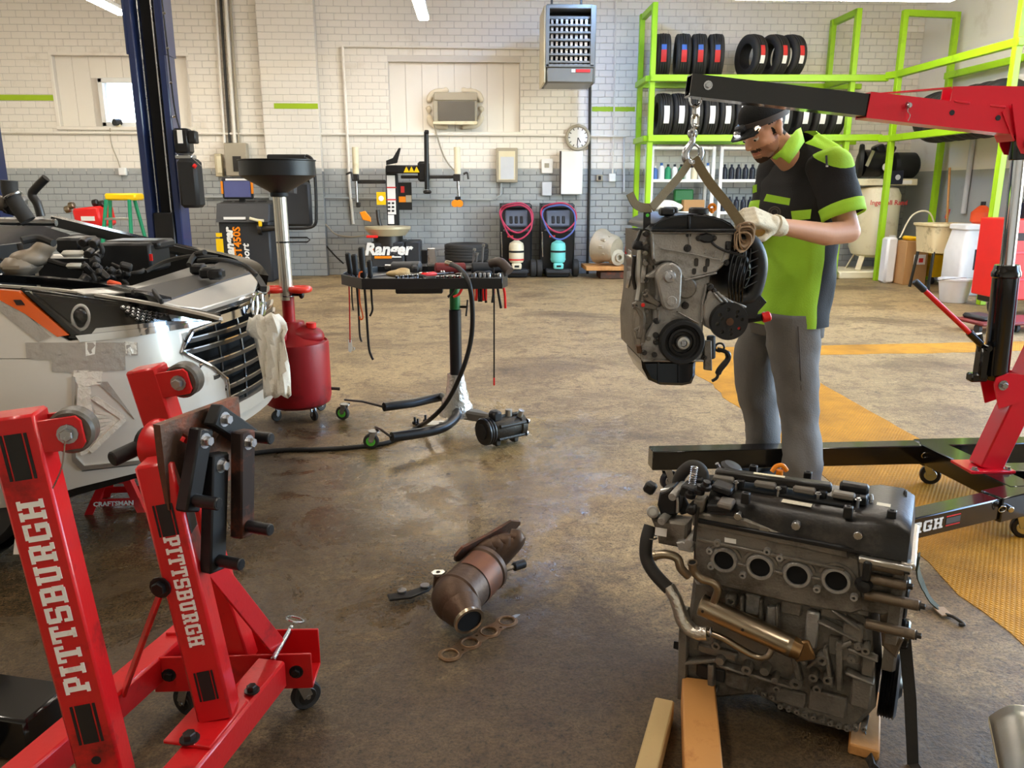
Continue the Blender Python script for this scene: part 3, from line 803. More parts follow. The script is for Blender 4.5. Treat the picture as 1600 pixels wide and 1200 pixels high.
pn.tube(catmull([q+V(0, -.016, 0), q+V(-.006, -.016, -.02), q+V(.006, -.016, -.035), q+V(0, -.016, -.055)], 4), .002, 5); pn.build('hitch_pin', 'zinc', outer)
for k in (.32, .50):
    q = bt+bd*(L1+k)+V(0, -.0455, 0)+bn*.006; MB().cyl(q, q+V(0, -.0012, 0), .010, n=14).build('pin_hole', 'black_matte', outer)
# truss plate welded on the boom
g0 = bt+bd*(L1+.31)+bn*.046; 
tp = MB(); xx = bd; zz = V(0, -1, 0); yy = zz.cross(xx)
if yy.z < 0: yy = -yy
tp.prism([(0, 0), (0.0, .052), (.12, .068), (.75, .125), (.86, .0)], .006, mframe(g0+V(0, .036, 0), xx, yy, xx.cross(yy)))
tp.prism([(0, 0), (0.0, .052), (.12, .068), (.75, .125), (.86, .0)], .006, mframe(g0+V(0, -.030, 0), xx, yy, xx.cross(yy)))
tp.bar(g0+yy*.05+V(0, .0, 0), g0+xx*-.27-yy*.0, .05, .005, ref=yy); tp.build('truss_plate', 'crane_red', outer)
for k in (.02, .16, .30): MB().box((0, 0, 0), (.06, .01, .008), bev=.002, M=mframe(g0+xx*(k+.02)+V(0, -.043, 0), xx, V(0, 1, 0), xx.cross(V(0, 1, 0)))).build('weld_tab', 'crane_red', outer)
# post
f0, f1 = V(2.14, YH, .205), V(2.60, YH, 1.62)
MB().bar(f0, f1, .09, .10, bev=.006, ref=(1, 0, 0)).build('post', 'crane_red', ho)
MB().box((2.13, YH, .208), (.19, .15, .012), bev=.002).build('post_plate', 'crane_red', ho)
for dx in (-.07, .07): MB().hexb((2.13+dx, YH-.055, .213), (0, 0, 1), .011, .014).build('bolt', 'zinc', ho)
# ram bracket on the post and pump
r0, r1 = V(2.128, YH, .575), V(2.085, YH, 1.545)
lb = MB()
for s_ in (-1, 1): lb.prism([(0, -.10), (.12, -.06), (.16, .03), (.02, .05), (-.03, .03), (-.035, 0)], .006, mframe(r0+V(0, s_*.045, -.0), V(1, 0, 0), V(0, 0, 1), V(0, -1, 0)))
lb.build('ram_bracket', 'crane_red', ho)
MB().hexb(r0+V(0, -.052, 0), (0, -1, 0), .014, .018).build('bolt', 'zinc', ho)
rd = (r1-r0).normalized()
ub = MB()
for s_ in (-1, 1): ub.prism([(-.10, .13), (.10, .13), (.045, -.02), (.02, -.04), (-.02, -.04), (-.045, -.01)], .006, mframe(r1+V(.0, s_*.05, -.03), V(1, 0, -.09).normalized(), V(.09, 0, 1).normalized(), V(0, -1, 0)))
ub.box(r1+V(-.085, 0, .03), (.006, .1, .12), rot=(0, R(-30), 0)); ub.build('boom_bracket', 'crane_red', ho)
MB().lathe([(.0, .02), (.012, .02), (.014, .012), (.026, .010), (.026, 0)], r1+V(0, -.057, -.03), (0, -1, 0), 18).build('clevis_bolt', 'chrome', ho)
ram = MB().lathe([(.03, 0), (.045, .02), (.048, .03), (.048, .42), (.053, .425), (.053, .44), (.048, .45), (.044, .47)], r0+rd*.01, rd, 26).build('ram_cylinder', 'black_gloss', ho)
MB().cyl(r0+rd*.46, r1-rd*.03, .026, n=22).build('piston_rod', 'chrome', ram)
MB().cyl(r1-rd*.09, r1+rd*.0, .034, n=18, bev=.003).build('rod_end', 'black_gloss', ram)
pu = MB(); pb = r0+V(-.075, -.01, .085); pu.box(pb, (.04, .05, .14), bev=.008); pu.box(pb+V(-.01, 0, -.06), (.07, .045, .035), bev=.006); pu.cyl(pb+V(-.01, 0, .05), pb+V(-.03, 0, .12), .014, n=12); pu.cyl(pb+V(.0, -.04, .065), pb+V(0, .03, .065), .012, n=10)
pump = pu.build('hand_pump', 'black_gloss', ram)
h0 = pb+V(-.02, -.01, .08); h1 = on_y(1430, 440, YH)
hd_ = (h1-h0).normalized()
MB().cyl(h0, h0+hd_*.07, .015, n=12).build('handle_socket', 'black_gloss', ram)
MB().cyl(h0+hd_*.05, h1, .0105, n=12).build('pump_handle', 'bright_red', ram)
MB().cyl(h1-hd_*.055, h1+hd_*.004, .0135, n=14, bev=.003).build('handle_grip', 'dark_plastic', ram)
# base frame
lt, le = V(.785, 3.40, .155), V(2.75, 3.445, .155)
bl = MB().bar(lt, le, .085, .09, bev=.004, ref=(0, 0, 1)).build('hoist_leg', 'black_gloss', ho)
nl0, nl1 = V(.98, 2.40, .155), V(2.35, 2.93, .155)
nl = MB().bar(nl0, nl1, .08, .085, bev=.004, ref=(0, 0, 1)).build('hoist_leg', 'black_gloss', ho)
ls = MB().bar(V(2.05, 3.43, .153), V(2.75, 3.445, .153), .098, .102, bev=.004, ref=(0, 0, 1)).build('leg_socket', 'black_gloss', ho)
ns = MB().bar(V(1.98, 2.785, .153), V(2.55, 3.01, .153), .096, .1, bev=.004, ref=(0, 0, 1)).build('leg_socket', 'black_gloss', ho)
MB().bar(V(2.10, 3.42, .16), V(2.16, 2.86, .16), .12, .09, bev=.004, ref=(0, 0, 1)).build('base_cross_beam', 'black_gloss', ho)
MB().bar(V(2.12, YH, .16), V(2.8, YH, .16), .1, .09, bev=.004, ref=(0, 0, 1)).build('base_spine', 'black_gloss', ho)
MB().bar(V(2.30, YH-.06, .22), V(2.78, YH-.06, .95), .05, .05, bev=.004, ref=(0, 1, 0)).build('post_stay', 'crane_red', ho)
for q, par in ((V(2.07, 3.375, .165), ls), (V(2.02, 2.748, .165), ns)):
    p_ = MB(); p_.cyl(q+V(0, .02, 0), q+V(0, -.03, 0), .012, n=12, bev=.003); p_.torus(q+V(-.03, -.02, 0), (0, 1, .3), .014, .0022, n=14, m=5); p_.build('leg_pin', 'zinc', par)
nd = (nl1-nl0).normalized(); nf = V(nd.y, -nd.x, 0)
mt_ = on_plane(1300, 850, nl0+nf*.0405, nf); e_ = on_plane(1474, 808, nl0+nf*.0405, nf)
s0 = e_-nd*.50; slab_text('PITTSBURGH', mframe(V(s0.x, s0.y, .137)+nf*.0004, nd, V(0, 0, 1), nf), .042, .50, 'ink_white', nl)
lg_ = MB(mframe(V(e_.x, e_.y, .158)+nf*.0006+nd*.055, nd, V(0, 0, 1), nf))
lg_.box((0, .0, 0), (.075, .022, .0012)); lg_.build('stripe_decal', 'grey_plastic', nl)
lg_ = MB(mframe(V(e_.x, e_.y, .158)+nf*.0006+nd*.055, nd, V(0, 0, 1), nf)); lg_.box((0, .018, 0), (.075, .004, .0012)); lg_.box((0, -.018, 0), (.075, .004, .0012)); lg_.build('stripe_decal', 'bright_red', nl)
for p_, fc in ((V(.86, 3.40, 0), .3), (V(2.10, 3.43, 0), -.4), (V(2.14, 2.835, 0), -.3), (V(1.05, 2.43, 0), .5), (V(2.62, 3.44, 0), -.3), (V(2.5, 2.99, 0), -.5)):
    swivel(p_, .046, ho, fc, 'caster_blue', 'zinc', .112)
rebase(ho, (2.13, 3.08, 0))

# ============================================================ engine hanging from the hoist
YE = 2.86
ME = mframe(V(0, YE, 0), V(1, 0, 0), V(0, 0, 1), V(0, -1, 0))       # local x right, y up, z towards the camera
he = thing('hanging_engine', 'four cylinder engine with black valve cover hanging from the hoist hook', 'engine')
def hp(cx, cy, dy=0):
    p = on_y(940+cx/3.75, 300+cy/3.75, YE+dy); return (p.x, p.z)
HS = on_y(1070, 450, YE); HU = (on_y(1170, 450, YE).x-HS.x)/375       # metres per crop unit
def hpoly(pts, h, z0, m, name, parent=he, bev=.004, holes=()):
    mb = MB(ME)
    if holes: mb.prism([hp(*p) for p in pts], h, z0=z0, holes=holes)
    else: mb.prism([hp(*p) for p in pts], h, z0=z0, bev=bev)
    return mb.build(name, m, parent)
def hw3(cx, cy, z): u, v = hp(cx, cy); return V(u, YE-z, v)           # z towards camera
def hcyl(cx, cy, r, z0, z1, m, name, parent=he, n=20, bev=.002):
    return MB().cyl(hw3(cx, cy, z0), hw3(cx, cy, z1), r*HU, n=n, bev=bev).build(name, m, parent)
def hbolt(cx, cy, z, r=9, parent=he, boss=True):
    mb = MB()
    if boss: mb.cyl(hw3(cx, cy, z-.02), hw3(cx, cy, z+.004), r*2*HU, n=16, bev=.002)
    mb.hexb(hw3(cx, cy, z+.003), (0, -1, 0), r*HU, .008); return mb.build('bolt', 'dark_steel', parent)
# block and head behind the covers
blk = hpoly([(262, 420), (640, 420), (640, 560), (600, 760), (590, 985), (238, 985), (232, 800), (255, 640)], .42, -.44, 'alu_dark', 'engine_block', bev=.01)
hed = hpoly([(272, 245), (770, 245), (760, 330), (735, 430), (640, 470), (300, 470), (272, 400)], .42, -.44, 'alu_dark', 'cylinder_head', bev=.008)
# timing cover in two tiers with a raised rim
tc1 = hpoly([(285, 236), (770, 240), (757, 320), (744, 392), (712, 430), (668, 470), (606, 486), (520, 506), (478, 516), (452, 470), (436, 430), (402, 410), (350, 408), (312, 420), (296, 392)], .030, -.02, 'alu_cast', 'timing_cover', bev=.006)
tc2 = hpoly([(312, 430), (440, 430), (470, 520), (545, 512), (640, 480), (628, 560), (600, 640), (597, 760), (596, 975), (575, 992), (240, 990), (234, 905), (270, 820), (306, 760), (300, 690), (322, 600)], .022, -.022, 'alu_cast', 'timing_cover', bev=.006)
for a_, b_, wd in (((285, 236), (768, 240), 12), ((292, 240), (298, 392), 12), ((345, 330), (560, 368), 6), ((560, 368), (690, 398), 6), ((478, 516), (668, 472), 10), ((596, 360), (610, 330), 12), ((650, 380), (668, 345), 12), ((700, 410), (735, 320), 12), ((585, 650), (610, 540), 12), ((585, 650), (582, 760), 10), ((440, 700), (560, 765), 8), ((330, 690), (330, 760), 8), ((240, 985), (590, 985), 12), ((505, 240), (510, 310), 10)):
    p, q = Vector(hp(*a_)), Vector(hp(*b_)); d = (q-p); L = d.length; d.normalize(); nn = Vector((-d.y, d.x))*(wd*HU/2)
    MB(ME).prism([tuple(p-nn), tuple(q-nn), tuple(q+nn), tuple(p+nn)], .024, z0=-.006, bev=.003).build('cover_rib', 'alu_cast', he)
for cx, cy in ((550, 410), (615, 412), (537, 463), (602, 450)):
    u, v = hp(cx, cy); MB(ME).prism(rrect(24*HU, 48*HU if cy < 430 else 36*HU, 10*HU, 3, u, v), .003, z0=.009).build('slot_recess', 'alu_hole', he)
for cx, cy, z, r_ in ((498, 328, .012, 11), (488, 664, .006, 11), (322, 755, .006, 9), (308, 952, .006, 8), (262, 245, .0, 9), (262, 320, 0, 9), (316, 838, .006, 9), (318, 878, .006, 9), (600, 968, .006, 9), (626, 552, .02, 10), (258, 606, .01, 9), (330, 655, .008, 9), (726, 412, .006, 10), (648, 572, .02, 7), (505, 250, .006, 10), (780, 345, -.02, 9), (252, 515, .0, 9), (200, 665, .0, 9), (248, 940, .004, 8)):
    hbolt(cx, cy, z, r_)
# engine mount arm: racetrack plate
p, q = Vector(hp(380, 487)), Vector(hp(393, 632)); d = (q-p).normalized(); a0 = math.degrees(math.atan2(d.y, d.x))
r1, r2 = 76*HU, 54*HU
arm_ = MB(ME); arm_.prism(arc(p.x, p.y, r1, a0+97, a0+263, 14)+arc(q.x, q.y, r2, a0-83, a0+83, 12), .040, z0=.005, bev=.006)
arm_.prism([hp(250, 492), hp(330, 440), hp(340, 500), hp(260, 500)], .02, z0=.0, bev=.003)
am = arm_.build('mount_arm', 'alu_cast', he)
MB().lathe([(36*HU, 0), (36*HU, .004), (30*HU, .006), (30*HU, .013), (12*HU, .014), (10*HU, .009), (0, .009)], hw3(380, 487, .044), (0, -1, 0), 24).build('mount_bolt', 'steel', am)
hcyl(393, 630, 30, .043, .049, 'alu_cast', 'boss', am)
hcyl(490, 560, 64, -.004, .014, 'alu_dark', 'oil_filter_boss', he, bev=.006)
# crank pulley
c = hw3(458, 870, 0)
pr = [(20, .0), (128, 0), (130, .004), (130, .040), (124, .046), (104, .046), (98, .034), (82, .030), (80, .038), (66, .040), (62, .030), (44, .030), (42, .046)]
MB().lathe([(r_*HU, z) for r_, z in pr], c, (0, -1, 0), 44, cap=False).build('crank_pulley', 'black_matte', he)
MB().lathe([(42*HU, .030), (40*HU, .050), (34*HU, .056), (22*HU, .057), (20*HU, .050)], c, (0, -1, 0), 28, cap=False).build('pulley_hub', 'alu_bright', he)
MB().hexb(c+V(0, -.046, 0), (0, -1, 0), 16*HU, .014).build('bolt', 'steel', he)
for k in range(3):
    a = R(90+120*k+20); MB().prism(arc(0, 0, 60*HU, -38, 38, 8)+arc(0, 0, 46*HU, 38, -38, 8), .003, mframe(c+V(0, -.031, 0), V(math.cos(a), 0, math.sin(a)), V(-math.sin(a), 0, math.cos(a)), V(0, -1, 0))).build('pulley_slot', 'alu_hole', he)
# water pump pulley with holes
wc = hw3(728, 748, .03)
pump = hpoly([(590, 660), (628, 560), (680, 590), (740, 630), (830, 660), (800, 800), (700, 840), (610, 790), (585, 720)], .05, -.03, 'alu_cast', 'water_pump', bev=.008)
for a_, b_ in (((645, 585), (690, 640)), ((665, 580), (720, 640)), ((690, 600), (760, 650)), ((740, 632), (830, 668))):
    MB().bar(hw3(*a_, .022), hw3(*b_, .03), 12*HU, .016, bev=.002, ref=(0, -1, 0)).build('pump_rib', 'alu_cast', pump)
hl = []
for r_, n_, rr, of in ((72, 8, 11, 10), (50, 3, 10, 40)):
    for k in range(n_):
        a = 2*PI*k/n_+R(of); hl.append((r_*math.cos(a)*HU, r_*math.sin(a)*HU, rr*HU))
ring = [(108*HU*math.cos(2*PI*k/40), 108*HU*math.sin(2*PI*k/40)) for k in range(40)]
pm = mframe(wc+V(0, -.012, 0), V(1, 0, 0), V(0, 0, 1), V(0, -1, 0))
mb = MB(); mb.prism(ring, .004, pm, holes=[arc(x, y, r_, 0, 330, 11) for x, y, r_ in hl]); mb.lathe([(108*HU, 0), (110*HU, -.004), (110*HU, -.028), (104*HU, -.03), (104*HU, -.002)], wc+V(0, -.016, 0), (0, -1, 0), 40, cap=False)
wp = mb.build('water_pump_pulley', 'black_paint', he)
MB().cyl(wc+V(0, .0, 0), wc+V(0, -.002, 0), 100*HU, n=32).build('pump_face', 'alu_dark', wp)
MB().cyl(wc+V(0, -.01, 0), wc+V(0, -.02, 0), 22*HU, n=18).build('pulley_centre', 'brown_steel', wp)
for x, y in ((58, -50), (42, -62), (70, -38)): MB().cyl(wc+V(x*HU, -.004, y*HU+10*HU), wc+V(x*HU, -.010, y*HU+10*HU), 9*HU, n=12).build('red_paint_mark', 'bright_red', wp)
# valve cover: domed black cover running back
rows = []
prof = [(286, 224), (288, 205), (300, 188), (330, 168), (380, 148), (440, 136), (505, 130), (570, 131), (640, 140), (700, 158), (745, 180), (768, 205), (772, 224)]
for z, k in ((.010, .0), (.016, .12), (.0, .0), (-.10, -.02), (-.25, -.02), (-.42, -.02)):
    pass
ring = [hp(*p) for p in prof]
rings = []
for z, sc_ in ((.012, .93), (.018, 1.0), (.010, 1.0), (-.43, 1.0), (-.44, .95)):
    cx, cy = hp(528, 224); rings.append([V(cx+(x-cx)*sc_, YE-z, cy+(y-cy)*sc_) for x, y in ring])
vc = MB().loft(rings).build('valve_cover', 'black_plastic', he)
for a_, b_ in (((300, 222), (500, 222)), ((535, 222), (760, 222))):
    pass
MB().bar(hw3(505, 140, .016), hw3(505, 216, .018), 16*HU, .012, bev=.003, ref=(0, -1, 0)).build('cover_rib', 'black_plastic', vc)
MB().bar(hw3(282, 222, .006), hw3(776, 222, .006), .05, 14*HU, bev=.003, ref=(0, 0, 1)).build('cover_flange', 'black_plastic', vc)
bw = MB(); pts = [hw3(300, 196, .019), hw3(330, 174, .019), hw3(380, 154, .019), hw3(440, 142, .019), hw3(490, 138, .019)]; bw.tube(catmull(pts, 4), .0025, 6)
pts = [hw3(528, 138, .019), hw3(600, 142, .019), hw3(690, 164, .019), hw3(745, 194, .019)]; bw.tube(catmull(pts, 4), .0025, 6); bw.build('cover_edge_bead', 'black_gloss', vc)
for cx, z in ((400, -.05), (480, -.20), (610, -.12)):
    MB().box(hw3(cx, 118, z), (.05, .05, .028), bev=.006).build('ignition_coil', 'black_plastic', vc)
MB().lathe([(.02, 0), (.032, .004), (.032, .02), (.028, .024), (.0, .024)], hw3(620, 138, -.1), (0, 0, 1), 20).build('oil_cap', 'black_plastic', vc)
ys = MB(); ys.cyl(hw3(695, 130, -.1), hw3(695, 98, -.1), .006, n=8); ys.torus(hw3(695, 96, -.1), (0, 1, .3), .012, .006, n=14, m=6); ys.build('dipstick_handle', 'orange_plastic', he)
# cam sensor cap
cs = hpoly([(552, 270), (575, 245), (605, 236), (632, 246), (660, 266), (650, 282), (625, 296), (590, 296), (560, 282)], .018, .008, 'black_plastic', 'sensor_cover', bev=.006)
hbolt(562, 270, .018, 8, cs); hbolt(650, 268, .018, 8, cs)
MB().tube(catmull([hw3(635, 290, .02), hw3(660, 315, .022), hw3(720, 345, .02), hw3(770, 355, .015), hw3(826, 375, .02), hw3(830, 330, .02)], 5), .0045, 8).build('sensor_cable', 'dark_plastic', he)
MB().box(hw3(735, 312, .012), (.02, .02, .03), bev=.003).build('connector', 'black_plastic', he)
# oil pan
c0 = [hp(238, 990), hp(560, 992), hp(556, 1080), hp(535, 1130), hp(480, 1142), hp(350, 1138), hp(280, 1108), hp(262, 1070), hp(245, 1040)]
op = MB(ME); op.prism(c0, .30, z0=-.31, bev=.012); opn = op.build('oil_pan', 'black_gloss', he)
for cx in (335, 455): MB().bar(hw3(cx, 1000, -.008), hw3(cx, 1120, -.008), .006, .008, ref=(0, -1, 0)).build('pan_rib', 'black_gloss', opn)
# right hand side: intake manifold of curved runners
im = MB(); base = hw3(770, 420, -.12)
man = MB()
for k in range(4):
    yy = -.02-.09*k
    man.tube(catmull([hw3(700, 330, yy), hw3(800, 275, yy), hw3(890, 300, yy), hw3(935, 400, yy), hw3(925, 520, yy), hw3(880, 620, yy), hw3(800, 640, yy)], 5), [.030]*31, 12)
imn = man.build('intake_runners', 'black_plastic', he)
MB().ell(hw3(810, 480, -.16), (.075, .17, .10), n=18, m=12).build('intake_plenum', 'black_plastic', imn)
for k in range(5):
    MB().tube(catmull([hw3(745+18*k, 640, .01), hw3(735+22*k, 520, .016), hw3(755+26*k, 400, .014), hw3(790+20*k, 330, .006)], 5), .0035, 6).build('plenum_rib', 'black_gloss', imn)
for k in range(5):
    MB().bar(hw3(830+8*k, 560-50*k, .012), hw3(905+2*k, 520-45*k, .008), .004, .006, ref=(0, -1, 0)).build('plenum_rib', 'black_gloss', imn)
ab = hpoly([(800, 690), (820, 650), (930, 605), (965, 645), (915, 700), (905, 740), (850, 740)], .006, .0, 'black_paint', 'support_bracket', bev=.001)
hcyl(925, 640, 7, .005, .007, 'alu_hole', 'bracket_hole', ab)
MB().lathe([(26*HU, 0), (30*HU, .004), (30*HU, .026), (24*HU, .03)], hw3(935, 735, .01), (1, 0, .25), 18).build('red_cap', 'bright_red', he)
MB().cyl(hw3(860, 760, -.04), hw3(940, 730, .01), 22*HU, n=14).build('stub_pipe', 'black_plastic', he)
# lower right sensor and dangling plug
MB().cyl(hw3(655, 850, -.03), hw3(655, 985, -.03), 26*HU, n=16, bev=.004).build('oil_filter', 'dark_plastic', he)
hpoly([(595, 870), (640, 870), (645, 1045), (600, 1040)], .02, -.01, 'alu_dark', 'side_bracket', bev=.003)
MB().torus(hw3(706, 920, -.03), (.2, 1, .1), 26*HU, .004, n=18, m=6).build('hose_loop', 'black_plastic', he)
MB().tube(catmull([hw3(690, 930, -.03), hw3(740, 945, -.02), hw3(750, 985, -.02), hw3(700, 1050, -.02), hw3(685, 1095, -.02), hw3(655, 1115, -.02)], 5), [.008]*6+[.011]*6+[.012]*6+[.006]*8, 8).build('dangling_connector', 'black_plastic', he)
# left hand side: exhaust shield, stays, water neck
MB().cyl(hw3(270, 330, -.05), hw3(200, 310, -.05), 28*HU, n=16, bev=.004).build('water_neck', 'dark_plastic', he)
hpoly([(240, 225), (255, 225), (215, 345), (195, 335)], .02, -.06, 'black_plastic', 'sensor_housing', bev=.003)
sh = MB(); rows = []
for k in range(7):
    t = k/6; rows.append([hw3(172+8*math.sin(t*3), 380+t*200, -.1), hw3(190+14*math.sin(t*5), 372+t*205, -.06), hw3(205+10*math.sin(t*4), 360+t*205, -.1), hw3(215, 360+t*205, -.2)])
sh.grid(rows); so = sh.build('heat_shield', 'silver_foil', he); so.modifiers.new('s', 'SOLIDIFY').thickness = .002
for pts, r_, m in (([(235, 345, -.03), (228, 470, -.02), (230, 560, -.02), (215, 640, -.01)], .011, 'alu_bright'), ([(262, 400, -.03), (245, 480, 0), (240, 530, 0)], .009, 'alu_cast'), ([(205, 380, -.04), (200, 500, -.05), (215, 580, -.05)], .007, 'dark_steel'), ([(190, 665, 0), (235, 700, 0), (240, 780, 0), (225, 850, 0)], .012, 'alu_dark'), ([(205, 820, -.02), (240, 800, .0), (240, 880, 0)], .01, 'alu_dark')):
    MB().tube(catmull([hw3(*p) for p in pts], 5), r_, 8).build('exhaust_stay', m, he)
hpoly([(180, 655), (205, 640), (330, 655), (320, 690), (250, 680), (235, 750), (215, 720)], .02, -.01, 'alu_dark', 'side_bracket', bev=.003)
hpoly([(240, 600), (265, 585), (340, 650), (320, 670), (250, 630)], .02, -.0, 'alu_dark', 'side_bracket', bev=.003)
hpoly([(205, 905), (232, 900), (240, 950), (210, 945)], .03, -.03, 'brown_steel', 'side_lug', bev=.003)
hpoly([(198, 812), (235, 820), (235, 865), (205, 860)], .03, -.03, 'alu_dark', 'side_lug', bev=.003)
hcyl(238, 660, 12, .01, .016, 'bright_red', 'red_plug')
for cy in (250, 300, 360, 420, 520, 580, 700, 780, 860): hcyl(258+(cy % 3)*8, cy, 14, -.02, .002, 'alu_dark', 'boss')
hpoly([(258, 120), (300, 120), (300, 190), (255, 225)], .006, -.04, 'black_paint', 'lifting_eye', bev=.001)
hcyl(281, 138, 10, -.035, -.033, 'lime_rubber', 'painted_dot')
rebase(he, (HS.x, YE+.2, hp(400, 1140)[1]))

# chain, hook and strap of the hoist
ch = thing('hoist_chain', 'short steel chain with a forged hook hanging from the boom tip', 'chain', (0, 0, 0))
hk = on_y(1087, 205, YH); cx = on_y(1087, 150, YH).x
zt = on_y(1087, 152, YH).z
def link(c, L, w, ax, r=.0048):
    c = Vector(c); pts = []
    side = V(0, 1, 0) if ax else V(1, 0, 0)
    for k in range(20):
        a = 2*PI*k/20; pts.append(c+side*(w*math.cos(a))+V(0, 0, 1)*((L-w)*(1 if math.sin(a) > 0 else -1)*(abs(math.sin(a)) > .3)+w*math.sin(a)))
    MB().tube(pts, r, 7, closed=True).build('chain_link', 'chrome', ch)
link((cx, YH, zt-.003), .030, .020, 0, .006); 
zz_ = zt-.050
for k in range(3): link((cx+(.003 if k % 2 else -.002), YH, zz_), .023, .012, k % 2 == 0); zz_ -= .034
MB().cyl(V(cx, YH-.03, zt+.026), V(cx, YH+.03, zt+.026), .007, n=10).build('shackle_bolt', 'zinc', ch)
hz = zz_-.02; q = V(cx, YH, hz)
pts = [q+V(-.004, 0, .036), q+V(-.004, 0, .014), q+V(-.014, 0, -.002), q+V(-.026, 0, -.024), q+V(-.024, 0, -.05), q+V(-.004, 0, -.066), q+V(.02, 0, -.056), q+V(.032, 0, -.032), q+V(.028, 0, -.006)]
pp_ = catmull(pts, 5); MB().tube(pp_, [.010+.005*math.sin(PI*k/(len(pp_)-1)) for k in range(len(pp_))], 12).build('hook', 'zinc', ch)
MB().torus(q+V(-.004, 0, .042), (0, 1, 0), .013, .007, n=18, m=8).build('hook_eye', 'zinc', ch)
lt_ = catmull([q+V(-.004, 0, .012), q+V(.012, 0, .002), q+V(.026, 0, -.012)], 3); MB().tube(lt_, .004, 6).build('safety_latch', 'zinc', ch)
rebase(ch, (cx, YH, zt))
sb = q+V(.0, 0, -.052)
sl = thing('lifting_strap', 'tan webbing strap running from the hook to both sides of the hanging engine', 'strap')
lp = on_y(1018, 325, YE+.05); rp_ = on_y(1158, 350, YE+.02)
def strap(pts, w, name, k=6, ref=None):
    return MB().tube(catmull(pts, k), w, flat=.12, ref=ref).build(name, 'strap', sl)
strap([sb+V(-.004, 0, .004), sb.lerp(lp, .35)+V(.004, 0, 0), sb.lerp(lp, .7)+V(.002, 0, 0), lp], .0155, 'strap_leg', ref=(.3, -1, 0))
strap([sb+V(.006, -.004, .006), sb.lerp(rp_, .35), sb.lerp(rp_, .7)+V(.003, 0, 0), rp_], .0175, 'strap_leg', ref=(-.45, -1, 0))
tl = on_y(984, 302, YE+.03); 
strap([lp, on_y(1003, 324, YE+.04), on_y(992, 318, YE+.03), tl], .016, 'strap_tail', ref=(0, -1, .2))
kn = MB()
for k in range(9):
    a = random.uniform(0, 6.28); c_ = rp_+V(.008*math.cos(a), -.03+.02*math.sin(a), -.02-.012*k*.4)
    kn.tube(catmull([c_+V(-.02, 0, .02), c_+V(.012, -.015, .026), c_+V(.024, 0, -.004), c_+V(.006, .01, -.035), c_+V(-.018, 0, -.03)], 4, closed=True), .012, flat=.2, closed=True)
kn.build('strap_knot', 'strap_pale', sl)
rebase(sl, lp)
mat('port_black', (5, 5, 5), .9, var=.1)
mat('cover_black', (26, 24, 23), .34, var=.15, scale=14, bump=.08, bscale=120, dirt=(74, 66, 58), dscale=5, damt=.25)
mat('grey_coil', (112, 106, 98), .5, var=.12, scale=20)
mat('sticker_print', (206, 198, 178), .5, var=.35, scale=140)
mat('copper_steel', (158, 126, 88), .3, metal=1, var=.2, scale=12)
mat('brown_alu', (118, 104, 88), .45, metal=.7, var=.18, scale=10, bump=.15, bscale=120, dirt=(66, 54, 42), dscale=8, damt=.4)
mat('olive_strap', (70, 72, 56), .8, var=.15, scale=40, bump=.3, bscale=300)
# ============================================================ engine standing on wooden blocks (foreground right)
FU = V(.86, -.51, 0).normalized(); FN = V(FU.y, -FU.x, 0); FO = V(.62, 1.827, 0)     # along the engine, towards the camera, foot of the side plane
MF = mframe(FO, FU, V(0, 0, 1), FN)
fe = thing('floor_engine', 'greasy four cylinder engine standing on wooden blocks in the right foreground', 'engine')
def fp(px, py, n=0.0):
    p = on_plane(px, py, FO+FN*n, FN); return ((p-FO).dot(FU), p.z)
def fw(px, py, n=0.0): return on_plane(px, py, FO+FN*n, FN)
FS = abs(fp(1300, 950)[0]-fp(1200, 950)[0])/100
def fpoly(pts, h, z0, m, name, parent=fe, bev=.004):
    return MB(MF).prism([fp(x, y, z0+h) for x, y in pts], h, z0=z0, bev=bev).build(name, m, parent)
def fcyl(px, py, r, z0, z1, m, name, parent=fe, n=20, bev=.0015):
    u, v = fp(px, py, z1); o = FO+FU*u+V(0, 0, v)
    return MB().cyl(o+FN*z0, o+FN*z1, r*FS, n=n, bev=bev).build(name, m, parent)
def fboss(px, py, z=.02, r=9, hole=4, parent=fe, m='alu_dark'):
    u, v = fp(px, py, z); o = FO+FU*u+V(0, 0, v)
    mb = MB(); mb.lathe([(r*FS*1.15, -.05), (r*FS, z-.002), (r*FS*.9, z), (hole*FS, z), (hole*FS*.9, z-.012), (0, z-.012)], o, FN, 18, cap=False)
    return mb.build('bolt_boss', m, parent)
DEP = -.235
fblock = fpoly([(1082, 905), (1340, 955), (1362, 985), (1368, 1108), (1330, 1148), (1262, 1132), (1215, 1106), (1180, 1088), (1090, 1096), (1068, 1085), (1066, 1010), (1075, 960)], -DEP, DEP, 'alu_dark', 'engine_block', bev=.012)
fhead = fpoly([(1084, 806), (1150, 816), (1310, 858), (1345, 872), (1352, 955), (1330, 962), (1240, 946), (1100, 912), (1082, 900)], .03-DEP, DEP, 'alu_dark', 'cylinder_head', bev=.008)
# cam carrier ledge with rim
fpoly([(1080, 800), (1165, 812), (1230, 838), (1325, 858), (1326, 874), (1180, 842), (1082, 822)], .012, .026, 'alu_dark', 'head_ledge', bev=.004)
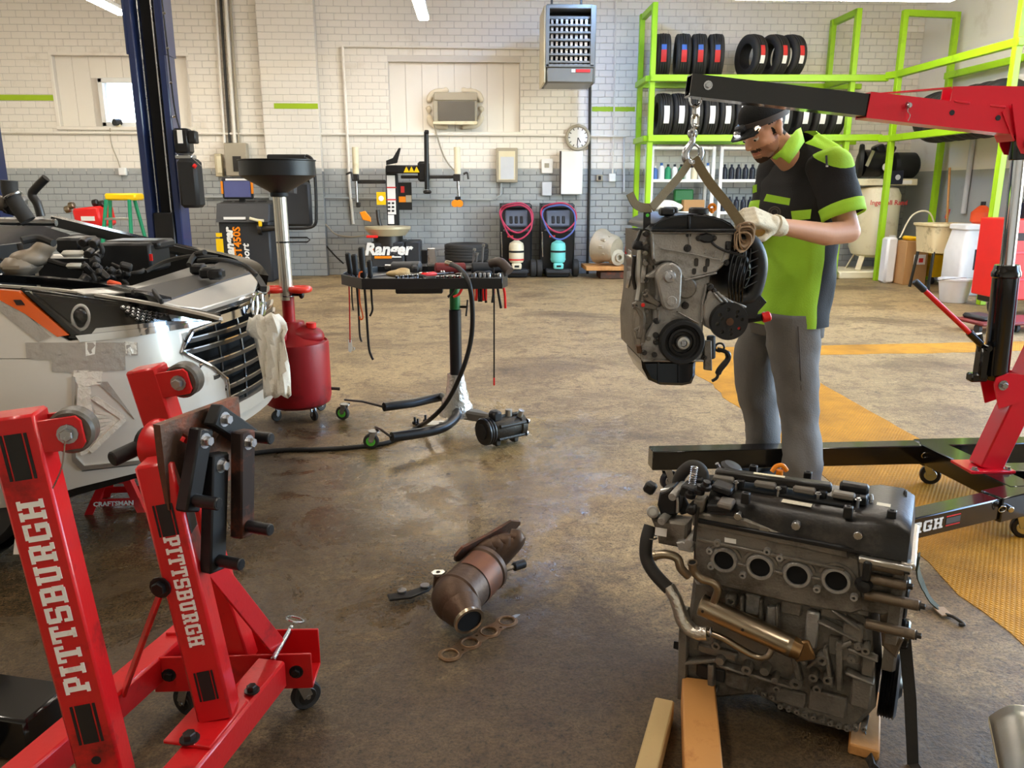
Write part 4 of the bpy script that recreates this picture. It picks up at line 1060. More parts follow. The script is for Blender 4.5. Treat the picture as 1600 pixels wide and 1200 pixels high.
# intake ports
for px, py in ((1132, 874), (1188, 885), (1246, 897), (1307, 906)):
    u, v = fp(px, py, .03); o = FO+FU*u+V(0, 0, v)
    pr = MB().lathe([(25*FS, .02), (23*FS, .036), (21*FS, .040), (17*FS, .040), (16.4*FS, .036), (16*FS, -.03), (.0, -.03)], o, FN, 30, cap=False).build('intake_port', 'alu_cast', fe)
    MB().lathe([(16*FS, .036), (15.8*FS, .0325), (0, .0315)], o, FN, 26, cap=False).build('port_shade', 'port_black', pr)  # black disc, paints the shade inside the port
    ar = MB(MF); uu, vv = u, v
    ar.prism(arc(uu, vv, 30*FS, 20, 160, 12)+arc(uu, vv, 26*FS, 160, 20, 12), .008, z0=.028); ar.build('port_rib', 'alu_dark', pr)
for px, py in ((1108, 862), (1110, 886), (1160, 900), (1218, 873), (1276, 922), (1198, 863), (1334, 935), (1120, 850)):
    fboss(px, py, .042, 6, 2.5, m='alu_cast')
for a_, b_ in (((1152, 880), (1166, 884)), ((1209, 892), (1224, 896)), ((1268, 902), (1284, 905)), ((1090, 842), (1320, 890))):
    MB().bar(fw(*a_, .034), fw(*b_, .034), .008, .012, bev=.002, ref=FN).build('head_rib', 'alu_dark', fhead)
fpoly([(1132, 840), (1150, 843), (1150, 850), (1132, 847)], .002, .031, 'paper_white', 'sticker', bev=0)
fpoly([(1187, 824), (1201, 826), (1200, 835), (1186, 833)], .003, .038, 'steel', 'metal_tab', bev=0)
# valve cover: lofted body
def cs(u, n_off, z): return FO+FU*u+FN*n_off+V(0, 0, z)
zr = fp(1200, 815, .03)[1]                     # rim height
u0 = fp(1095, 795, .03)[0]; u1 = fp(1425, 860, .0)[0]
zR = .545; zT = .612
rings = []
for t, up in ((0, .0), (.03, 1), (.70, 1), (.76, 1.0), (.82, 1.12), (.93, 1.12), (.985, .9), (1, .0)):
    u = u0+(u1-u0)*t; zt = zR+(zT-zR)*up; ins = .0 if 0 < t < 1 else .01
    back = -.20 if t < .72 else -.235
    fr = .035 if t < .72 else .045
    rings.append([cs(u, fr-ins, zR-.004), cs(u, fr-.002-ins, zR+.012), cs(u, fr-.020-ins, zt-.012), cs(u, fr-.034, zt), cs(u, -.04, zt+.004), cs(u, (back+.03), zt+.006), cs(u, back+.012, zt-.012), cs(u, back, zR-.004)])
vcv = MB().loft(rings).build('valve_cover', 'cover_black', fe)
fl = MB(); fl.bar(cs(u0-.004, .03, zR-.002), cs(u1-.08, .03, zR-.002), .03, .012, bev=.003, ref=(0, 0, 1)); fl.build('cover_flange', 'black_plastic', vcv)
# hump flange on the right end: bright gasket edge and end cover
MB().bar(cs(u1-.105, .045, zR-.014), cs(u1+.004, .045, zR-.014), .03, .014, bev=.003, ref=(0, 0, 1)).build('gasket_edge', 'alu_bright', vcv)
MB().bar(cs(u1-.004, .05, zR-.012), cs(u1-.004, -.2, zR-.012), .03, .016, bev=.003, ref=(0, 0, 1)).build('gasket_edge', 'alu_bright', vcv)
# coil trough and coil tops
tr = MB(); tr.box((0, 0, 0), (.30, .052, .01), bev=.003, M=mframe(cs(u0+.03+.16, -.055, zT+.004), FU, FN, V(0, 0, 1))); tr.build('coil_trough', 'port_black', vcv)
for px, py in ((1131, 748), (1196, 757), (1257, 765), (1318, 774)):
    p = on_z(px, py, zT+.022)
    c_ = MB(); c_.box((0, 0, 0), (.052, .026, .016), bev=.004, M=mframe(p, FU, FN, V(0, 0, 1))); co = c_.build('ignition_coil', 'grey_coil', vcv)
    MB().box((0, 0, 0), (.02, .022, .022), bev=.003, M=mframe(p+FU*.042-FN*.004+V(0, 0, -.006), FU, FN, V(0, 0, 1))).build('coil_connector', 'black_plastic', co)
    b_ = MB(); b_.cyl(p+FU*.034+FN*.016+V(0, 0, -.02), p+FU*.034+FN*.016+V(0, 0, .004), .004, n=8); b_.hexb(p+FU*.034+FN*.016+V(0, 0, .0), (0, 0, 1), .005, .006); b_.build('bolt', 'steel', co)
# rear raised rail with lettering label
q0, q1 = on_z(1118, 738, zT+.030), on_z(1300, 762, zT+.030)
MB().bar(q0, q1, .030, .022, bev=.005, ref=(0, 0, 1)).build('cover_rail', 'cover_black', vcv)
lb_ = (q1-q0).normalized(); MB().box((0, 0, 0), (.075, .012, .001), M=mframe(q0.lerp(q1, .47)+V(0, 0, .0116), lb_, V(0, 0, 1).cross(lb_), V(0, 0, 1))).build('label', 'cream_paint', vcv)
# front shelf of the cover with white sticker
p = on_z(1245, 786, zT+.003); MB().box((0, 0, 0), (.068, .022, .001), M=mframe(p, FU, FN, V(0, 0, 1))).build('sticker', 'sticker_print', vcv)
p = on_z(1381, 787, zR+(zT-zR)*1.12+.004); MB().box((0, 0, 0), (.03, .034, .001), M=mframe(p, FU, FN, V(0, 0, 1))).build('sticker', 'sticker_print', vcv)
for px, py in ((1165, 778), (1325, 800), (1393, 806), (1177, 735), (1262, 745)):
    p = on_z(px, py, zT+.012); c_ = MB(); c_.box((0, 0, 0), (.020, .018, .028), bev=.002, M=mframe(p, FU, FN, V(0, 0, 1))); co = c_.build('clip_bracket', 'black_plastic', vcv)
    MB().box((0, 0, 0), (.009, .006, .0012), M=mframe(p+V(0, 0, .0146), FU, FN, V(0, 0, 1))).build('clip_slot', 'port_black', co)
for px, py in ((1182, 766), (1360, 790)):
    p = on_z(px, py, zT); c_ = MB(); c_.lathe([(.009, 0), (.005, .006), (.004, .014), (.006, .016), (.003, .028), (.0, .03)], p, (0, 0, 1), 12); c_.build('stud', 'steel', vcv)
p = on_z(1335, 762, zT+.03); 
MB().box((0, 0, 0), (.066, .03, .024), bev=.006, M=mframe(p, FU, FN, V(0, 0, 1))).build('oil_cap_grip', 'black_plastic', vcv)
MB().lathe([(.034, -.035), (.034, -.012), (.028, -.008)], p, (0, 0, 1), 22).build('oil_cap', 'black_plastic', vcv)
p = on_z(1218, 738, zT+.04); d_ = MB(); d_.cyl(p+V(0, 0, -.03), p+V(0, 0, .006), .009, n=10); d_.tube(catmull([p+V(-.02, 0, .002), p+V(-.01, 0, .016), p+V(.006, 0, .018), p+V(.018, 0, .004)], 4), .006, 8); d_.build('dipstick_handle', 'orange_plastic', fe)
MB().torus(on_z(1414, 778, zT), FU, .016, .005, n=18, m=8).build('lifting_ring', 'black_plastic', fe)
for px, py in ((1243, 823), (1340, 838), (1152, 808)): fcyl(px, py, 7, .03, .05, 'steel', 'cover_bolt', vcv, n=8)
MB().lathe([(.026, 0), (.03, .006), (.022, .014), (.0, .016)], on_z(1142, 733, zT+.02), (.3, -.2, 1), 20).build('breather', 'dark_plastic', vcv)
MB().cyl(on_z(1120, 724, zT+.05), on_z(1126, 735, zT+.03), .005, n=8).build('breather_pipe', 'zinc', vcv)
# solenoid and fuel pump jumble on the left end of the head
MB().tube(catmull([fw(1072, 800, -.06), fw(1060, 770, -.06), fw(1062, 745, -.06), fw(1080, 728, -.06), fw(1096, 735, -.06), fw(1100, 760, -.05)], 5), .016, 10).build('breather_hose', 'rubber', fe)
for px, py, w_, h_, n_, m in ((1078, 765, 26, 20, .0, 'black_plastic'), (1092, 748, 20, 12, -.05, 'black_plastic'), (1108, 750, 22, 10, -.06, 'black_plastic'), (1130, 762, 34, 12, .0, 'black_plastic'), (1126, 790, 40, 14, .03, 'black_plastic'), (1095, 786, 18, 22, .02, 'alu_dark'), (1084, 792, 14, 14, .04, 'black_plastic'), (1135, 786, 24, 10, .04, 'grey_coil')):
    MB().box((0, 0, 0), (w_*FS, .05, h_*FS), bev=.004, M=mframe(fw(px, py, n_), FU, FN, V(0, 0, 1)) @ Matrix.Rotation(random.uniform(-.2, .2), 4, 'Y')).build('valve_solenoid', m, fe)
for k in range(9): MB().torus(fw(1081+k*.5, 756-k*3.2, .02), (.1, 0, 1), .008, .0016, n=12, m=5).build('spring_coil', 'steel', fe)
for px, py in ((1080, 800), (1092, 770), (1078, 776), (1102, 764)): MB().lathe([(.014, 0), (.014, .01), (.009, .012), (.009, .022), (.0, .023)], fw(px, py, .03), (.1, -.2, 1), 14).build('sensor', 'black_plastic', fe)
MB().tube(catmull([fw(1091, 793, .05), fw(1088, 815, .05), fw(1085, 845, .05)], 4), .0045, 8).build('dipstick_tube', 'dark_steel', fe)
# water outlet housing at the far left
wo = fpoly([(1012, 800), (1022, 812), (1074, 818), (1072, 842), (1058, 856), (1028, 850), (1026, 835)], .05, -.03, 'alu_dark', 'water_outlet', bev=.006)
fpoly([(1024, 824), (1042, 827), (1041, 839), (1023, 836)], .002, .021, 'paper_white', 'label', wo, bev=0)
MB().cyl(fw(1020, 800, -.03), fw(1020, 800, .03), 11*FS, n=20, bev=.003).build('thermostat_cap', 'alu_cast', wo)
MB().cyl(fw(1020, 800, .03), fw(1020, 800, .034), 6*FS, n=16).build('thermostat_boss', 'alu_bright', wo)
fpoly([(1030, 770), (1050, 762), (1058, 780), (1056, 806), (1032, 806), (1026, 790)], .06, -.05, 'black_plastic', 'valve_body', wo, bev=.006)
MB().tube(catmull([fw(1034, 768, .0), fw(1050, 766, .0), fw(1058, 778, .0), fw(1058, 800, .0)], 4), .007, 8).build('water_pipe', 'steel', wo)
MB().box((0, 0, 0), (.03, .03, .03), bev=.006, M=mframe(fw(1016, 762, -.02), FU, FN, V(0, 0, 1)) @ Matrix.Rotation(.4, 4, 'Y')).build('plug_connector', 'black_plastic', wo)
for px, py in ((1050, 777), (1075, 850), (1033, 815)): fboss(px, py, .045, 7, 1, m='alu_cast')
fpoly([(1056, 848), (1066, 846), (1082, 855), (1082, 864), (1060, 860)], .02, .02, 'alu_cast', 'side_bracket', bev=.003)
MB().tube(catmull([fw(1016, 822, -.01), fw(1010, 845, .01), fw(1010, 872, .02), fw(1022, 895, .03), fw(1045, 920, .03)], 6), .017, 12).build('coolant_hose', 'rubber', fe)
MB().torus(fw(1016, 838, -.0), (0.1, 0, 1), .0175, .0025, n=18, m=6).build('hose_clamp', 'steel', fe)
MB().tube(catmull([fw(1044, 916, .03), fw(1055, 935, .035), fw(1063, 958, .04), fw(1070, 974, .045), fw(1086, 988, .05), fw(1106, 990, .05)], 6), [.017]*12+[.019]*10+[.018]*9, 12).build('foil_hose', 'silver_foil', fe)
MB().torus(fw(1110, 988, .05), (1, -.4, -.1), .011, .003, n=16, m=6).build('hose_clamp', 'steel', fe)
MB().tube(catmull([fw(1106, 988, .05), fw(1130, 997, .055), fw(1160, 1015, .06), fw(1182, 1026, .06), fw(1198, 1026, .06), fw(1206, 1014, .055)], 5), .0085, 10).build('cooler_pipe', 'brass_steel', fe)
def open_pipe(pts, r_, k=6):
    o = MB().tube(catmull(pts, k), r_, 14).build('coolant_pipe', 'brass_steel', fe)
    d = (pts[0]-pts[1]).normalized(); e = MB(); e.lathe([(r_*.8, -.004), (r_*1.16, -.004), (r_*1.16, .003), (r_*.82, .003), (r_*.8, -.02), (0, -.02)], pts[0], d, 16, cap=False); e.build('pipe_mouth', 'brass_steel', o)
    MB().cyl(pts[0]-d*.003, pts[0]+d*.0008, r_*.8, n=14).build('pipe_bore', 'port_black', o)
open_pipe([fw(1023, 868, .05), fw(1040, 866, .045), fw(1058, 872, .04), fw(1064, 888, .04), fw(1076, 900, .03)], .0115)
open_pipe([fw(1082, 880, .075), fw(1084, 892, .07), fw(1096, 904, .065), fw(1114, 910, .06), fw(1122, 922, .055), fw(1116, 940, .055)], .011)
# long cooler cylinder
e0, e1 = fw(1094, 944, .052), fw(1238, 1010, .06)
ed = (e1-e0).normalized(); L = (e1-e0).length
ec = MB().lathe([(.022, 0), (.0285, .003), (.0285, .008), (.0275, .010), (.0275, L-.014), (.0285, L-.012), (.0285, L-.008), (.0275, L)], e0, ed, 28).build('exhaust_cooler', 'brass_steel', fe)
MB().lathe([(.0275, 0), (.026, .006), (.024, .022), (.016, .024)], e1, ed, 24).build('cooler_end', 'copper_steel', ec)
MB().box(e1+ed*.024, (.05, .012, .05), rot=(0, R(-25), R(-28)), bev=.004).build('cooler_flange', 'copper_steel', ec)
for t in (.06, .5):
    MB().hexb(e0.lerp(e1, t)+FN*.026, FN, .004, .003, False).build('rivet', 'dark_steel', ec)
# block side detail: panels, ribs, bosses
for px, py, w_, h_, z_, m in ((1176, 945, 26, 38, .010, 'alu_cast'), (1205, 970, 18, 52, .012, 'alu_cast'), (1236, 950, 34, 26, .008, 'alu_dark'), (1268, 985, 20, 66, .022, 'alu_cast'), (1302, 960, 40, 18, .010, 'alu_dark'), (1330, 1005, 30, 70, .02, 'alu_dark'), (1306, 1010, 24, 34, .008, 'alu_dark'), (1345, 950, 28, 26, .022, 'alu_dark'), (1356, 1040, 20, 40, .014, 'alu_dark'), (1292, 1100, 60, 40, .014, 'alu_dark'), (1235, 1090, 50, 30, .008, 'alu_dark'), (1110, 1052, 52, 26, .004, 'alu_hole'), (1120, 1020, 70, 16, .014, 'alu_dark'), (1150, 1065, 40, 30, .008, 'alu_dark'), (1345, 1085, 30, 50, .024, 'alu_dark'), (1142, 940, 20, 20, .012, 'alu_cast')):
    MB().box((0, 0, 0), (w_*FS, h_*FS, .02), bev=.004, M=MF @ Matrix.Translation(Vector((*fp(px, py, z_), z_-.008)))).build('block_panel', m, fblock)
for px, py, r_, h_ in ((1118, 1010, 8, 4), (1166, 1048, 9, 4), (1141, 940, 8, 5), (1243, 1070, 10, 4), (1284, 1033, 9, 4), (1270, 1060, 8, 3.5), (1293, 1064, 8, 3.5), (1276, 1078, 7, 3), (1213, 1078, 6, 3), (1194, 1050, 8, 0.5), (1124, 1034, 8, .5), (1210, 1064, 6, .5), (1352, 1018, 7, 3), (1358, 931, 10, 4), (1330, 1032, 7, 1), (1340, 1012, 6, 1)):
    fboss(px, py, .034, r_, h_)
for a_, b_, w_ in (((1064, 1034), (1125, 1028), .010), ((1125, 1036), (1165, 1050), .008), ((1166, 1048), (1240, 1072), .008), ((1300, 950), (1345, 982), .007), ((1278, 968), (1340, 998), .007), ((1070, 950), (1066, 1090), .022), ((1112, 1035), (1112, 1080), .016), ((1068, 1072), (1122, 1078), .012), ((1228, 1000), (1260, 1035), .012), ((1290, 1010), (1300, 1070), .010), ((1312, 1000), (1312, 1075), .014), ((1306, 1012), (1332, 1000), .012), ((1240, 1020), (1250, 1060), .014), ((1322, 1048), (1366, 1066), .008), ((1215, 945), (1215, 985), .008), ((1160, 930), (1160, 970), .008), ((1190, 935), (1190, 975), .008), ((1325, 1010), (1372, 1030), .008), ((1262, 1040), (1290, 1020), .008)):
    MB().bar(fw(*a_, .016), fw(*b_, .016), w_, .03, bev=.003, ref=FN).build('block_rib', 'alu_dark', fblock)
for k in range(14):
    px = 1180+k*13; py = 1092+k*4.4-(1 if k < 3 else 0)*10
    fboss(px, min(py, 1140), .012, 5, 1.5)
# horizontal mount bosses on the right
for a_, b_, r_ in (((1350, 928), (1424, 932), .0125), ((1352, 974), (1420, 988), .012), ((1352, 902), (1408, 905), .012), ((1352, 880), (1404, 880), .012)):
    p, q = fw(*a_, .04), fw(*a_, .04)+FU*((b_[0]-a_[0])*FS*1.05)
    o = MB().cyl(p, q, r_, n=16, bev=.002).build('mount_sleeve', 'brown_alu', fe)
    MB().hexb(q, FU, .0075, .012).build('bolt', 'dark_steel', o)
fpoly([(1340, 865), (1402, 872), (1412, 900), (1408, 955), (1380, 962), (1345, 955)], .02, .008, 'alu_dark', 'timing_cover_side', bev=.004)
fpoly([(1372, 940), (1410, 945), (1398, 985), (1412, 1000), (1400, 1030), (1378, 1010)], .02, .0, 'brown_alu', 'timing_cover_side', bev=.004)
tcz = MB(); ue = u1-.012
tcz.prism([(-.03, .36), (.0, .24), (.22, .10), (.24, .10), (.24, zR), (-.04, zR)], .03, mframe(FO+FU*(ue-.02), -FN, V(0, 0, 1), -FU.cross(V(0, 0, 0))+FU) if False else mframe(FO+FU*(ue-.02), FN*-1, V(0, 0, 1), FU*-1 if (FN*-1).cross(V(0, 0, 1)).dot(FU) < 0 else FU), bev=.006)
tcz.build('timing_cover', 'alu_dark', fe)
MB().box((0, 0, 0), (.018, .03, .05), bev=.004, M=mframe(fw(1355, 890, .05), FU, FN, V(0, 0, 1))).build('cam_sensor', 'black_plastic', fe)
MB().lathe([(.018, 0), (.02, .004), (.014, .02), (0, .022)], fw(1350, 912, .045), FN, 16).build('cam_sensor', 'black_plastic', fe)
# crank pulley seen edge on, belt, black idler
pc = fw(1368, 1064, -.10)+FU*.012
prof = [(.02, 0), (.078, 0)]
for k in range(5): prof += [(.082, .004+k*.006), (.077, .007+k*.006)]
prof += [(.082, .036), (.070, .042), (.03, .042), (.02, .05), (0, .05)]
MB().lathe(prof, pc, FU, 44).build('crank_pulley', 'black_paint', fe)
MB().cyl(fw(1392, 985, -.04), fw(1392, 985, -.04)+FU*.04, .036, n=26, bev=.004).build('idler_pulley', 'black_gloss', fe)
MB().cyl(fw(1398, 930, -.06), fw(1398, 930, -.06)+FU*.03, .05, n=28, bev=.004).build('water_pump_pulley', 'black_paint', fe)
b0 = fw(1404, 985, -.03)+FU*.012; b1 = on_z(1428, 1185, .02)
MB().tube([b0, b0.lerp(b1, .5)+V(.004, 0, -.01), V(b1.x, b1.y, .004), V(b1.x-.02, b1.y-.18, .004)], .0135, flat=.15, ref=FN).build('drive_belt', 'rubber', fe)
b0 = fw(1345, 1140, -.06); b1 = on_z(1362, 1200, .003)
MB().tube([b0, V(b1.x, b1.y, .004), V(b1.x+.03, b1.y-.12, .004)], .0135, flat=.15, ref=FN).build('drive_belt', 'rubber', fe)
MB().box((0, 0, 0), (.20, .17, .14), bev=.02, M=mframe(FO+FU*.245+FN*-.115+V(0, 0, .085), FU, FN, V(0, 0, 1))).build('oil_pan', 'black_gloss', fe)
MB().hexb(fw(1248, 1168, -.03), FN, .010, .010).build('drain_bolt', 'dark_steel', fe)
fpoly([(1053, 1002), (1066, 1004), (1066, 1018), (1052, 1013)], .004, -.02, 'black_paint', 'edge_tab', bev=0)
rebase(fe, (FO.x+.2, FO.y, 0))
# wooden blocks under it
def beam(name, lab, p0, p1, w_, h_, m):
    p0, p1 = Vector(p0), Vector(p1); c_ = (p0+p1)/2; d = (p1-p0); ln = d.length
    o = MB().box((0, 0, h_/2), (ln, w_, h_), bev=.004).build(name, m); o.location = (c_.x, c_.y, 0); o.rotation_euler = (0, 0, math.atan2(d.y, d.x)); return tag(o, lab, 'timber')
a = on_z(1108, 1096, .085); b = on_z(1103, 1250, .085)
beam('wooden_block', 'orange brown timber block under the left end of the floor engine', (a.x, a.y+.10, 0), (b.x, b.y, 0), .085, .085, 'wood')
a = on_z(1062, 1098, .06); b = on_z(1012, 1250, .06)
beam('wooden_block', 'pale weathered timber offcut beside the orange brown block', (a.x-.034, a.y+.02, 0), (b.x-.022, b.y, 0), .05, .06, 'wood_pale')
beam('wooden_block', 'dark timber block under the right end of the floor engine', (.93, 1.62, 0), (1.05, 1.85, 0), .07, .03, 'wood')
# green strap with hook on the floor
st_ = thing('ratchet_strap', 'olive webbing strap with a steel hook lying right of the floor engine', 'strap')
pts = [fw(1434, 872, -.10), fw(1434, 890, -.12), on_z(1438, 905, .12), on_z(1452, 935, .03), on_z(1470, 953, .006)]
MB().tube(catmull(pts, 6), .017, flat=.1, ref=(1, .3, 0)).build('webbing', 'olive_strap', st_)
MB().tube(catmull([on_z(1466, 949, .009), on_z(1473, 956, .009), on_z(1480, 962, .008)], 3), .0185, flat=.14, ref=(0, 0, 1)).build('sewn_end', 'strap_pale', st_)
MB().tube(catmull([on_z(1478, 960, .008), on_z(1490, 964, .012), on_z(1502, 972, .01), on_z(1506, 976, .006), on_z(1499, 976, .006)], 4), .0055, 8).build('hook', 'dark_steel', st_)
rebase(st_, on_z(1452, 935, 0))
# ============================================================ the car under repair
mat('car_silver', (204, 198, 188), .36, metal=.35, var=.03, scale=2, coat=.5, dirt=(170, 160, 146), dscale=3, damt=.12)
mat('car_black', (12, 12, 13), .16, var=.2, scale=8, coat=.2)
mat('bay_black', (17, 17, 17), .6, var=.3, scale=8)
mat('grille_grey', (74, 72, 70), .25, metal=.7, var=.1)
mat('amber_lens', (206, 84, 16), .15, var=.1, coat=.6)
mat('tape_grey', (164, 156, 146), .3, metal=.35, var=.1, scale=12, bump=.5, bscale=40)
mat('tape_clear', (222, 214, 200), .2, metal=.25, var=.12, scale=18, bump=.7, bscale=35)
mat('cover_grey', (58, 56, 55), .4, var=.12, scale=6)
mat('reservoir', (150, 136, 118), .4, var=.1, scale=5)
car = thing('car', 'silver car with its hood off and taped front bumper on the left', 'car')
CY = 3.62
plan = [(-3.6, CY-.93), (-2.4, CY-.925), (-2.0, CY-.915), (-1.72, CY-.895), (-1.50, CY-.855), (-1.34, CY-.79), (-1.22, CY-.70), (-1.13, CY-.58), (-1.07, CY-.44), (-1.03, CY-.29), (-1.008, CY-.14), (-1.0, CY)]
near = catmull([V(x, y, 0) for x, y in plan], 10)
far = [V(p.x, 2*CY-p.y, 0) for p in near[:-1]][::-1]
crv = near+far                                  # from the near rear flank round the nose to the far flank
CS = [0.0]
for i in range(1, len(crv)): CS.append(CS[-1]+(crv[i]-crv[i-1]).length)
smid = CS[len(near)-1]
def c_at(s, off=0.0, z=0.0):
    s = s+smid
    i = 1
    lo, hi = 0, len(CS)-1
    while hi-lo > 1:
        m_ = (lo+hi)//2
        if CS[m_] <= s: lo = m_
        else: hi = m_
    t = (s-CS[lo])/(CS[hi]-CS[lo]); p = crv[lo].lerp(crv[hi], t)
    def nm(k):
        d = crv[min(k+1, len(crv)-1)]-crv[max(k-1, 0)]; return V(d.y, -d.x, 0).normalized()
    n_ = nm(lo).lerp(nm(hi), t).normalized()
    return V(p.x, p.y, z)+n_*off
def bulge(z): return max(-.04, .05*(1-((z-.60)/.36)**2))
def c_hit(px, py, off=0.0):
    d = sight(px, py); z = .7; best = None
    for it in range(3):
        o_ = off+bulge(z); best = None
        pts = [c_at(CS[i]-smid, o_) for i in range(0, len(crv), 2)]
        for i in range(len(pts)-1):
            a, b = pts[i], pts[i+1]; e = b-a
            den = d.x*e.y-d.y*e.x
            if abs(den) < 1e-9: continue
            t = (a.x*e.y-a.y*e.x)/den; u = (a.x*d.y-a.y*d.x)/den
            if t > 0 and -.001 <= u <= 1.001 and (best is None or t < best[0]):
                best = (t, CS[2*i]+(CS[min(2*i+2, len(CS)-1)]-CS[2*i])*u-smid)
        if best is None: return None
        z = CAM_H+d.z*best[0]
    return (best[1], z)
def sz(px, py, off=0.0):
    h = c_hit(px, py, off); k = 0
    while h is None and k < 60: k += 1; h = c_hit(px-k*1.5, py, off)
    return h
def trace(pts, off=0.0, sub=5):
    out = []
    for i in range(len(pts)):
        a, b = pts[i], pts[(i+1) % len(pts)]
        for k in range(sub): out.append(sz(a[0]+(b[0]-a[0])*k/sub, a[1]+(b[1]-a[1])*k/sub, off))
    return out
def clip(poly, s0, s1):
    for lim, sg in ((s0, 1), (s1, -1)):
        out = []
        for i in range(len(poly)):
            a, b = poly[i], poly[(i+1) % len(poly)]; ia, ib = sg*(a[0]-lim) >= 0, sg*(b[0]-lim) >= 0
            if ia: out.append(a)
            if ia != ib:
                t = (lim-a[0])/(b[0]-a[0]); out.append((lim, a[1]+(b[1]-a[1])*t))
        poly = out
        if not poly: return []
    return poly
def skin(poly, off, thick, mb, step=.04, zs=.06):
    """a panel that follows the body: poly in (s, z), off = outside face, thick = depth inwards"""
    smin, smax = min(p[0] for p in poly), max(p[0] for p in poly); zmin, zmax = min(p[1] for p in poly), max(p[1] for p in poly)
    n = max(1, int((smax-smin)/step)+1)
    def W(p, o): return c_at(p[0], o+bulge(p[1]), p[1])
    for i in range(n):
        a, b = smin+(smax-smin)*i/n, smin+(smax-smin)*(i+1)/n
        q = clip(poly, a, b)
        if len(q) < 3: continue
        nz = max(1, int((zmax-zmin)/zs)+1)
        for j in range(nz):
            za, zb = zmin+(zmax-zmin)*j/nz, zmin+(zmax-zmin)*(j+1)/nz
            r_ = [(y, x) for x, y in clip([(y, x) for x, y in q], za, zb)]
            dd = []
            for p_ in r_:
                if not dd or abs(p_[0]-dd[-1][0])+abs(p_[1]-dd[-1][1]) > 1e-5: dd.append(p_)
            while len(dd) > 1 and abs(dd[0][0]-dd[-1][0])+abs(dd[0][1]-dd[-1][1]) < 1e-5: dd.pop()
            r_ = dd
            if len(r_) < 3: continue
            ar = sum(r_[k][0]*r_[(k+1) % len(r_)][1]-r_[(k+1) % len(r_)][0]*r_[k][1] for k in range(len(r_)))
            if abs(ar) < 1e-8: continue
            if ar < 0: r_.reverse()
            vs = [W(p, off) for p in r_]; N_ = len(r_)
            cvx = all((r_[(k+1) % N_][0]-r_[k][0])*(r_[(k+2) % N_][1]-r_[(k+1) % N_][1])-(r_[(k+1) % N_][1]-r_[k][1])*(r_[(k+2) % N_][0]-r_[(k+1) % N_][0]) > -1e-7 for k in range(N_))
            if cvx:
                cc_ = (sum(p[0] for p in r_)/N_, sum(p[1] for p in r_)/N_)
                if N_ <= 4: mb.add(vs, [tuple(range(N_))])
                else: mb.add(vs+[W(cc_, off)], [(k, (k+1) % N_, N_) for k in range(N_)])
            else:
                for t in geometry.tessellate_polygon([[Vector((p[0]*100, p[1]*100, 0)) for p in r_]]):
                    t = MB._ccw(t, r_)
                    mb.add([vs[k] for k in t], [(0, 1, 2)])
    return [[W(poly[i], off), W(poly[i], off-thick), W(poly[(i+1) % len(poly)], off-thick), W(poly[(i+1) % len(poly)], off)] for i in range(len(poly))]
def panel(pts, off, thick, m, name, parent=car, sub=5, ang=50, poly=None):
    import bmesh
    mb = MB(); rim = skin(poly or trace(pts, 0, sub), off, thick, mb)
    o = mb.build(name, m, parent, ang=ang)
    bm = bmesh.new(); bm.from_mesh(o.data); bmesh.ops.remove_doubles(bm, verts=bm.verts, dist=.0004)
    bmesh.ops.dissolve_degenerate(bm, edges=bm.edges, dist=.0002)
    for q in rim:
        try: bm.faces.new([bm.verts.new(p) for p in q])
        except ValueError: pass
    bm.to_mesh(o.data); bm.free()
    o.data.polygons.foreach_set('use_smooth', [True]*len(o.data.polygons)); o.data.set_sharp_from_angle(angle=R(ang))
    return o
HL_BOT = [(345, 500), (300, 509), (200, 524), (125, 531), (108, 532), (0, 468)]
# bumper and fender skin: everything below the lamp down to the lower lip, with the taped opening left free
FOG = [(117, 592), (146, 603), (196, 651), (138, 708), (118, 713)]
panel([(-60, 462), (0, 470), (107, 533), (200, 526), (300, 511), (345, 502), (300, 518), (284, 548), (330, 572), (352, 592), (356, 620), (364, 648), (330, 668), (264, 712), (222, 722), (130, 733), (115, 718), (113, 592), (113, 560), (60, 560), (-60, 560)], 0, .02, 'car_silver', 'bumper_skin')
panel([(-60, 561), (113, 561), (112, 720), (128, 737), (222, 726), (268, 716), (250, 730), (120, 762), (20, 792), (-60, 800)], 0.0, .02, 'car_silver', 'front_fender')
panel([(117, 590), (150, 600), (200, 650), (225, 722), (131, 732), (116, 718)], -.02, .01, 'car_silver', 'fog_recess')
panel([(122, 712), (132, 722), (205, 714), (150, 706)], -.012, .01, 'car_black', 'fog_trim')
panel([(112, 588), (118, 588), (119, 714), (132, 727), (222, 718), (223, 723), (129, 734), (113, 720)], .008, .02, 'alu_bright', 'fog_bezel')
for k in range(8):
    t = k/7
    panel([(148-6*t, 640+58*t), (191-24*abs(t-.4), 648+14*t), (190-24*abs(t-.4), 652+14*t), (148-6*t, 645+58*t)], .002, .006, 'tape_clear', 'tape_strip', sub=2)
panel([(141, 622), (150, 618), (196, 650), (190, 656)], .006, .004, 'tape_clear', 'tape_strip', sub=2)
panel([(138, 702), (190, 652), (198, 656), (144, 708)], .006, .004, 'tape_clear', 'tape_strip', sub=2)
panel([(122, 600), (142, 606), (144, 650), (140, 706), (126, 712), (119, 650)], .004, .004, 'tape_clear', 'tape_strip', sub=3)
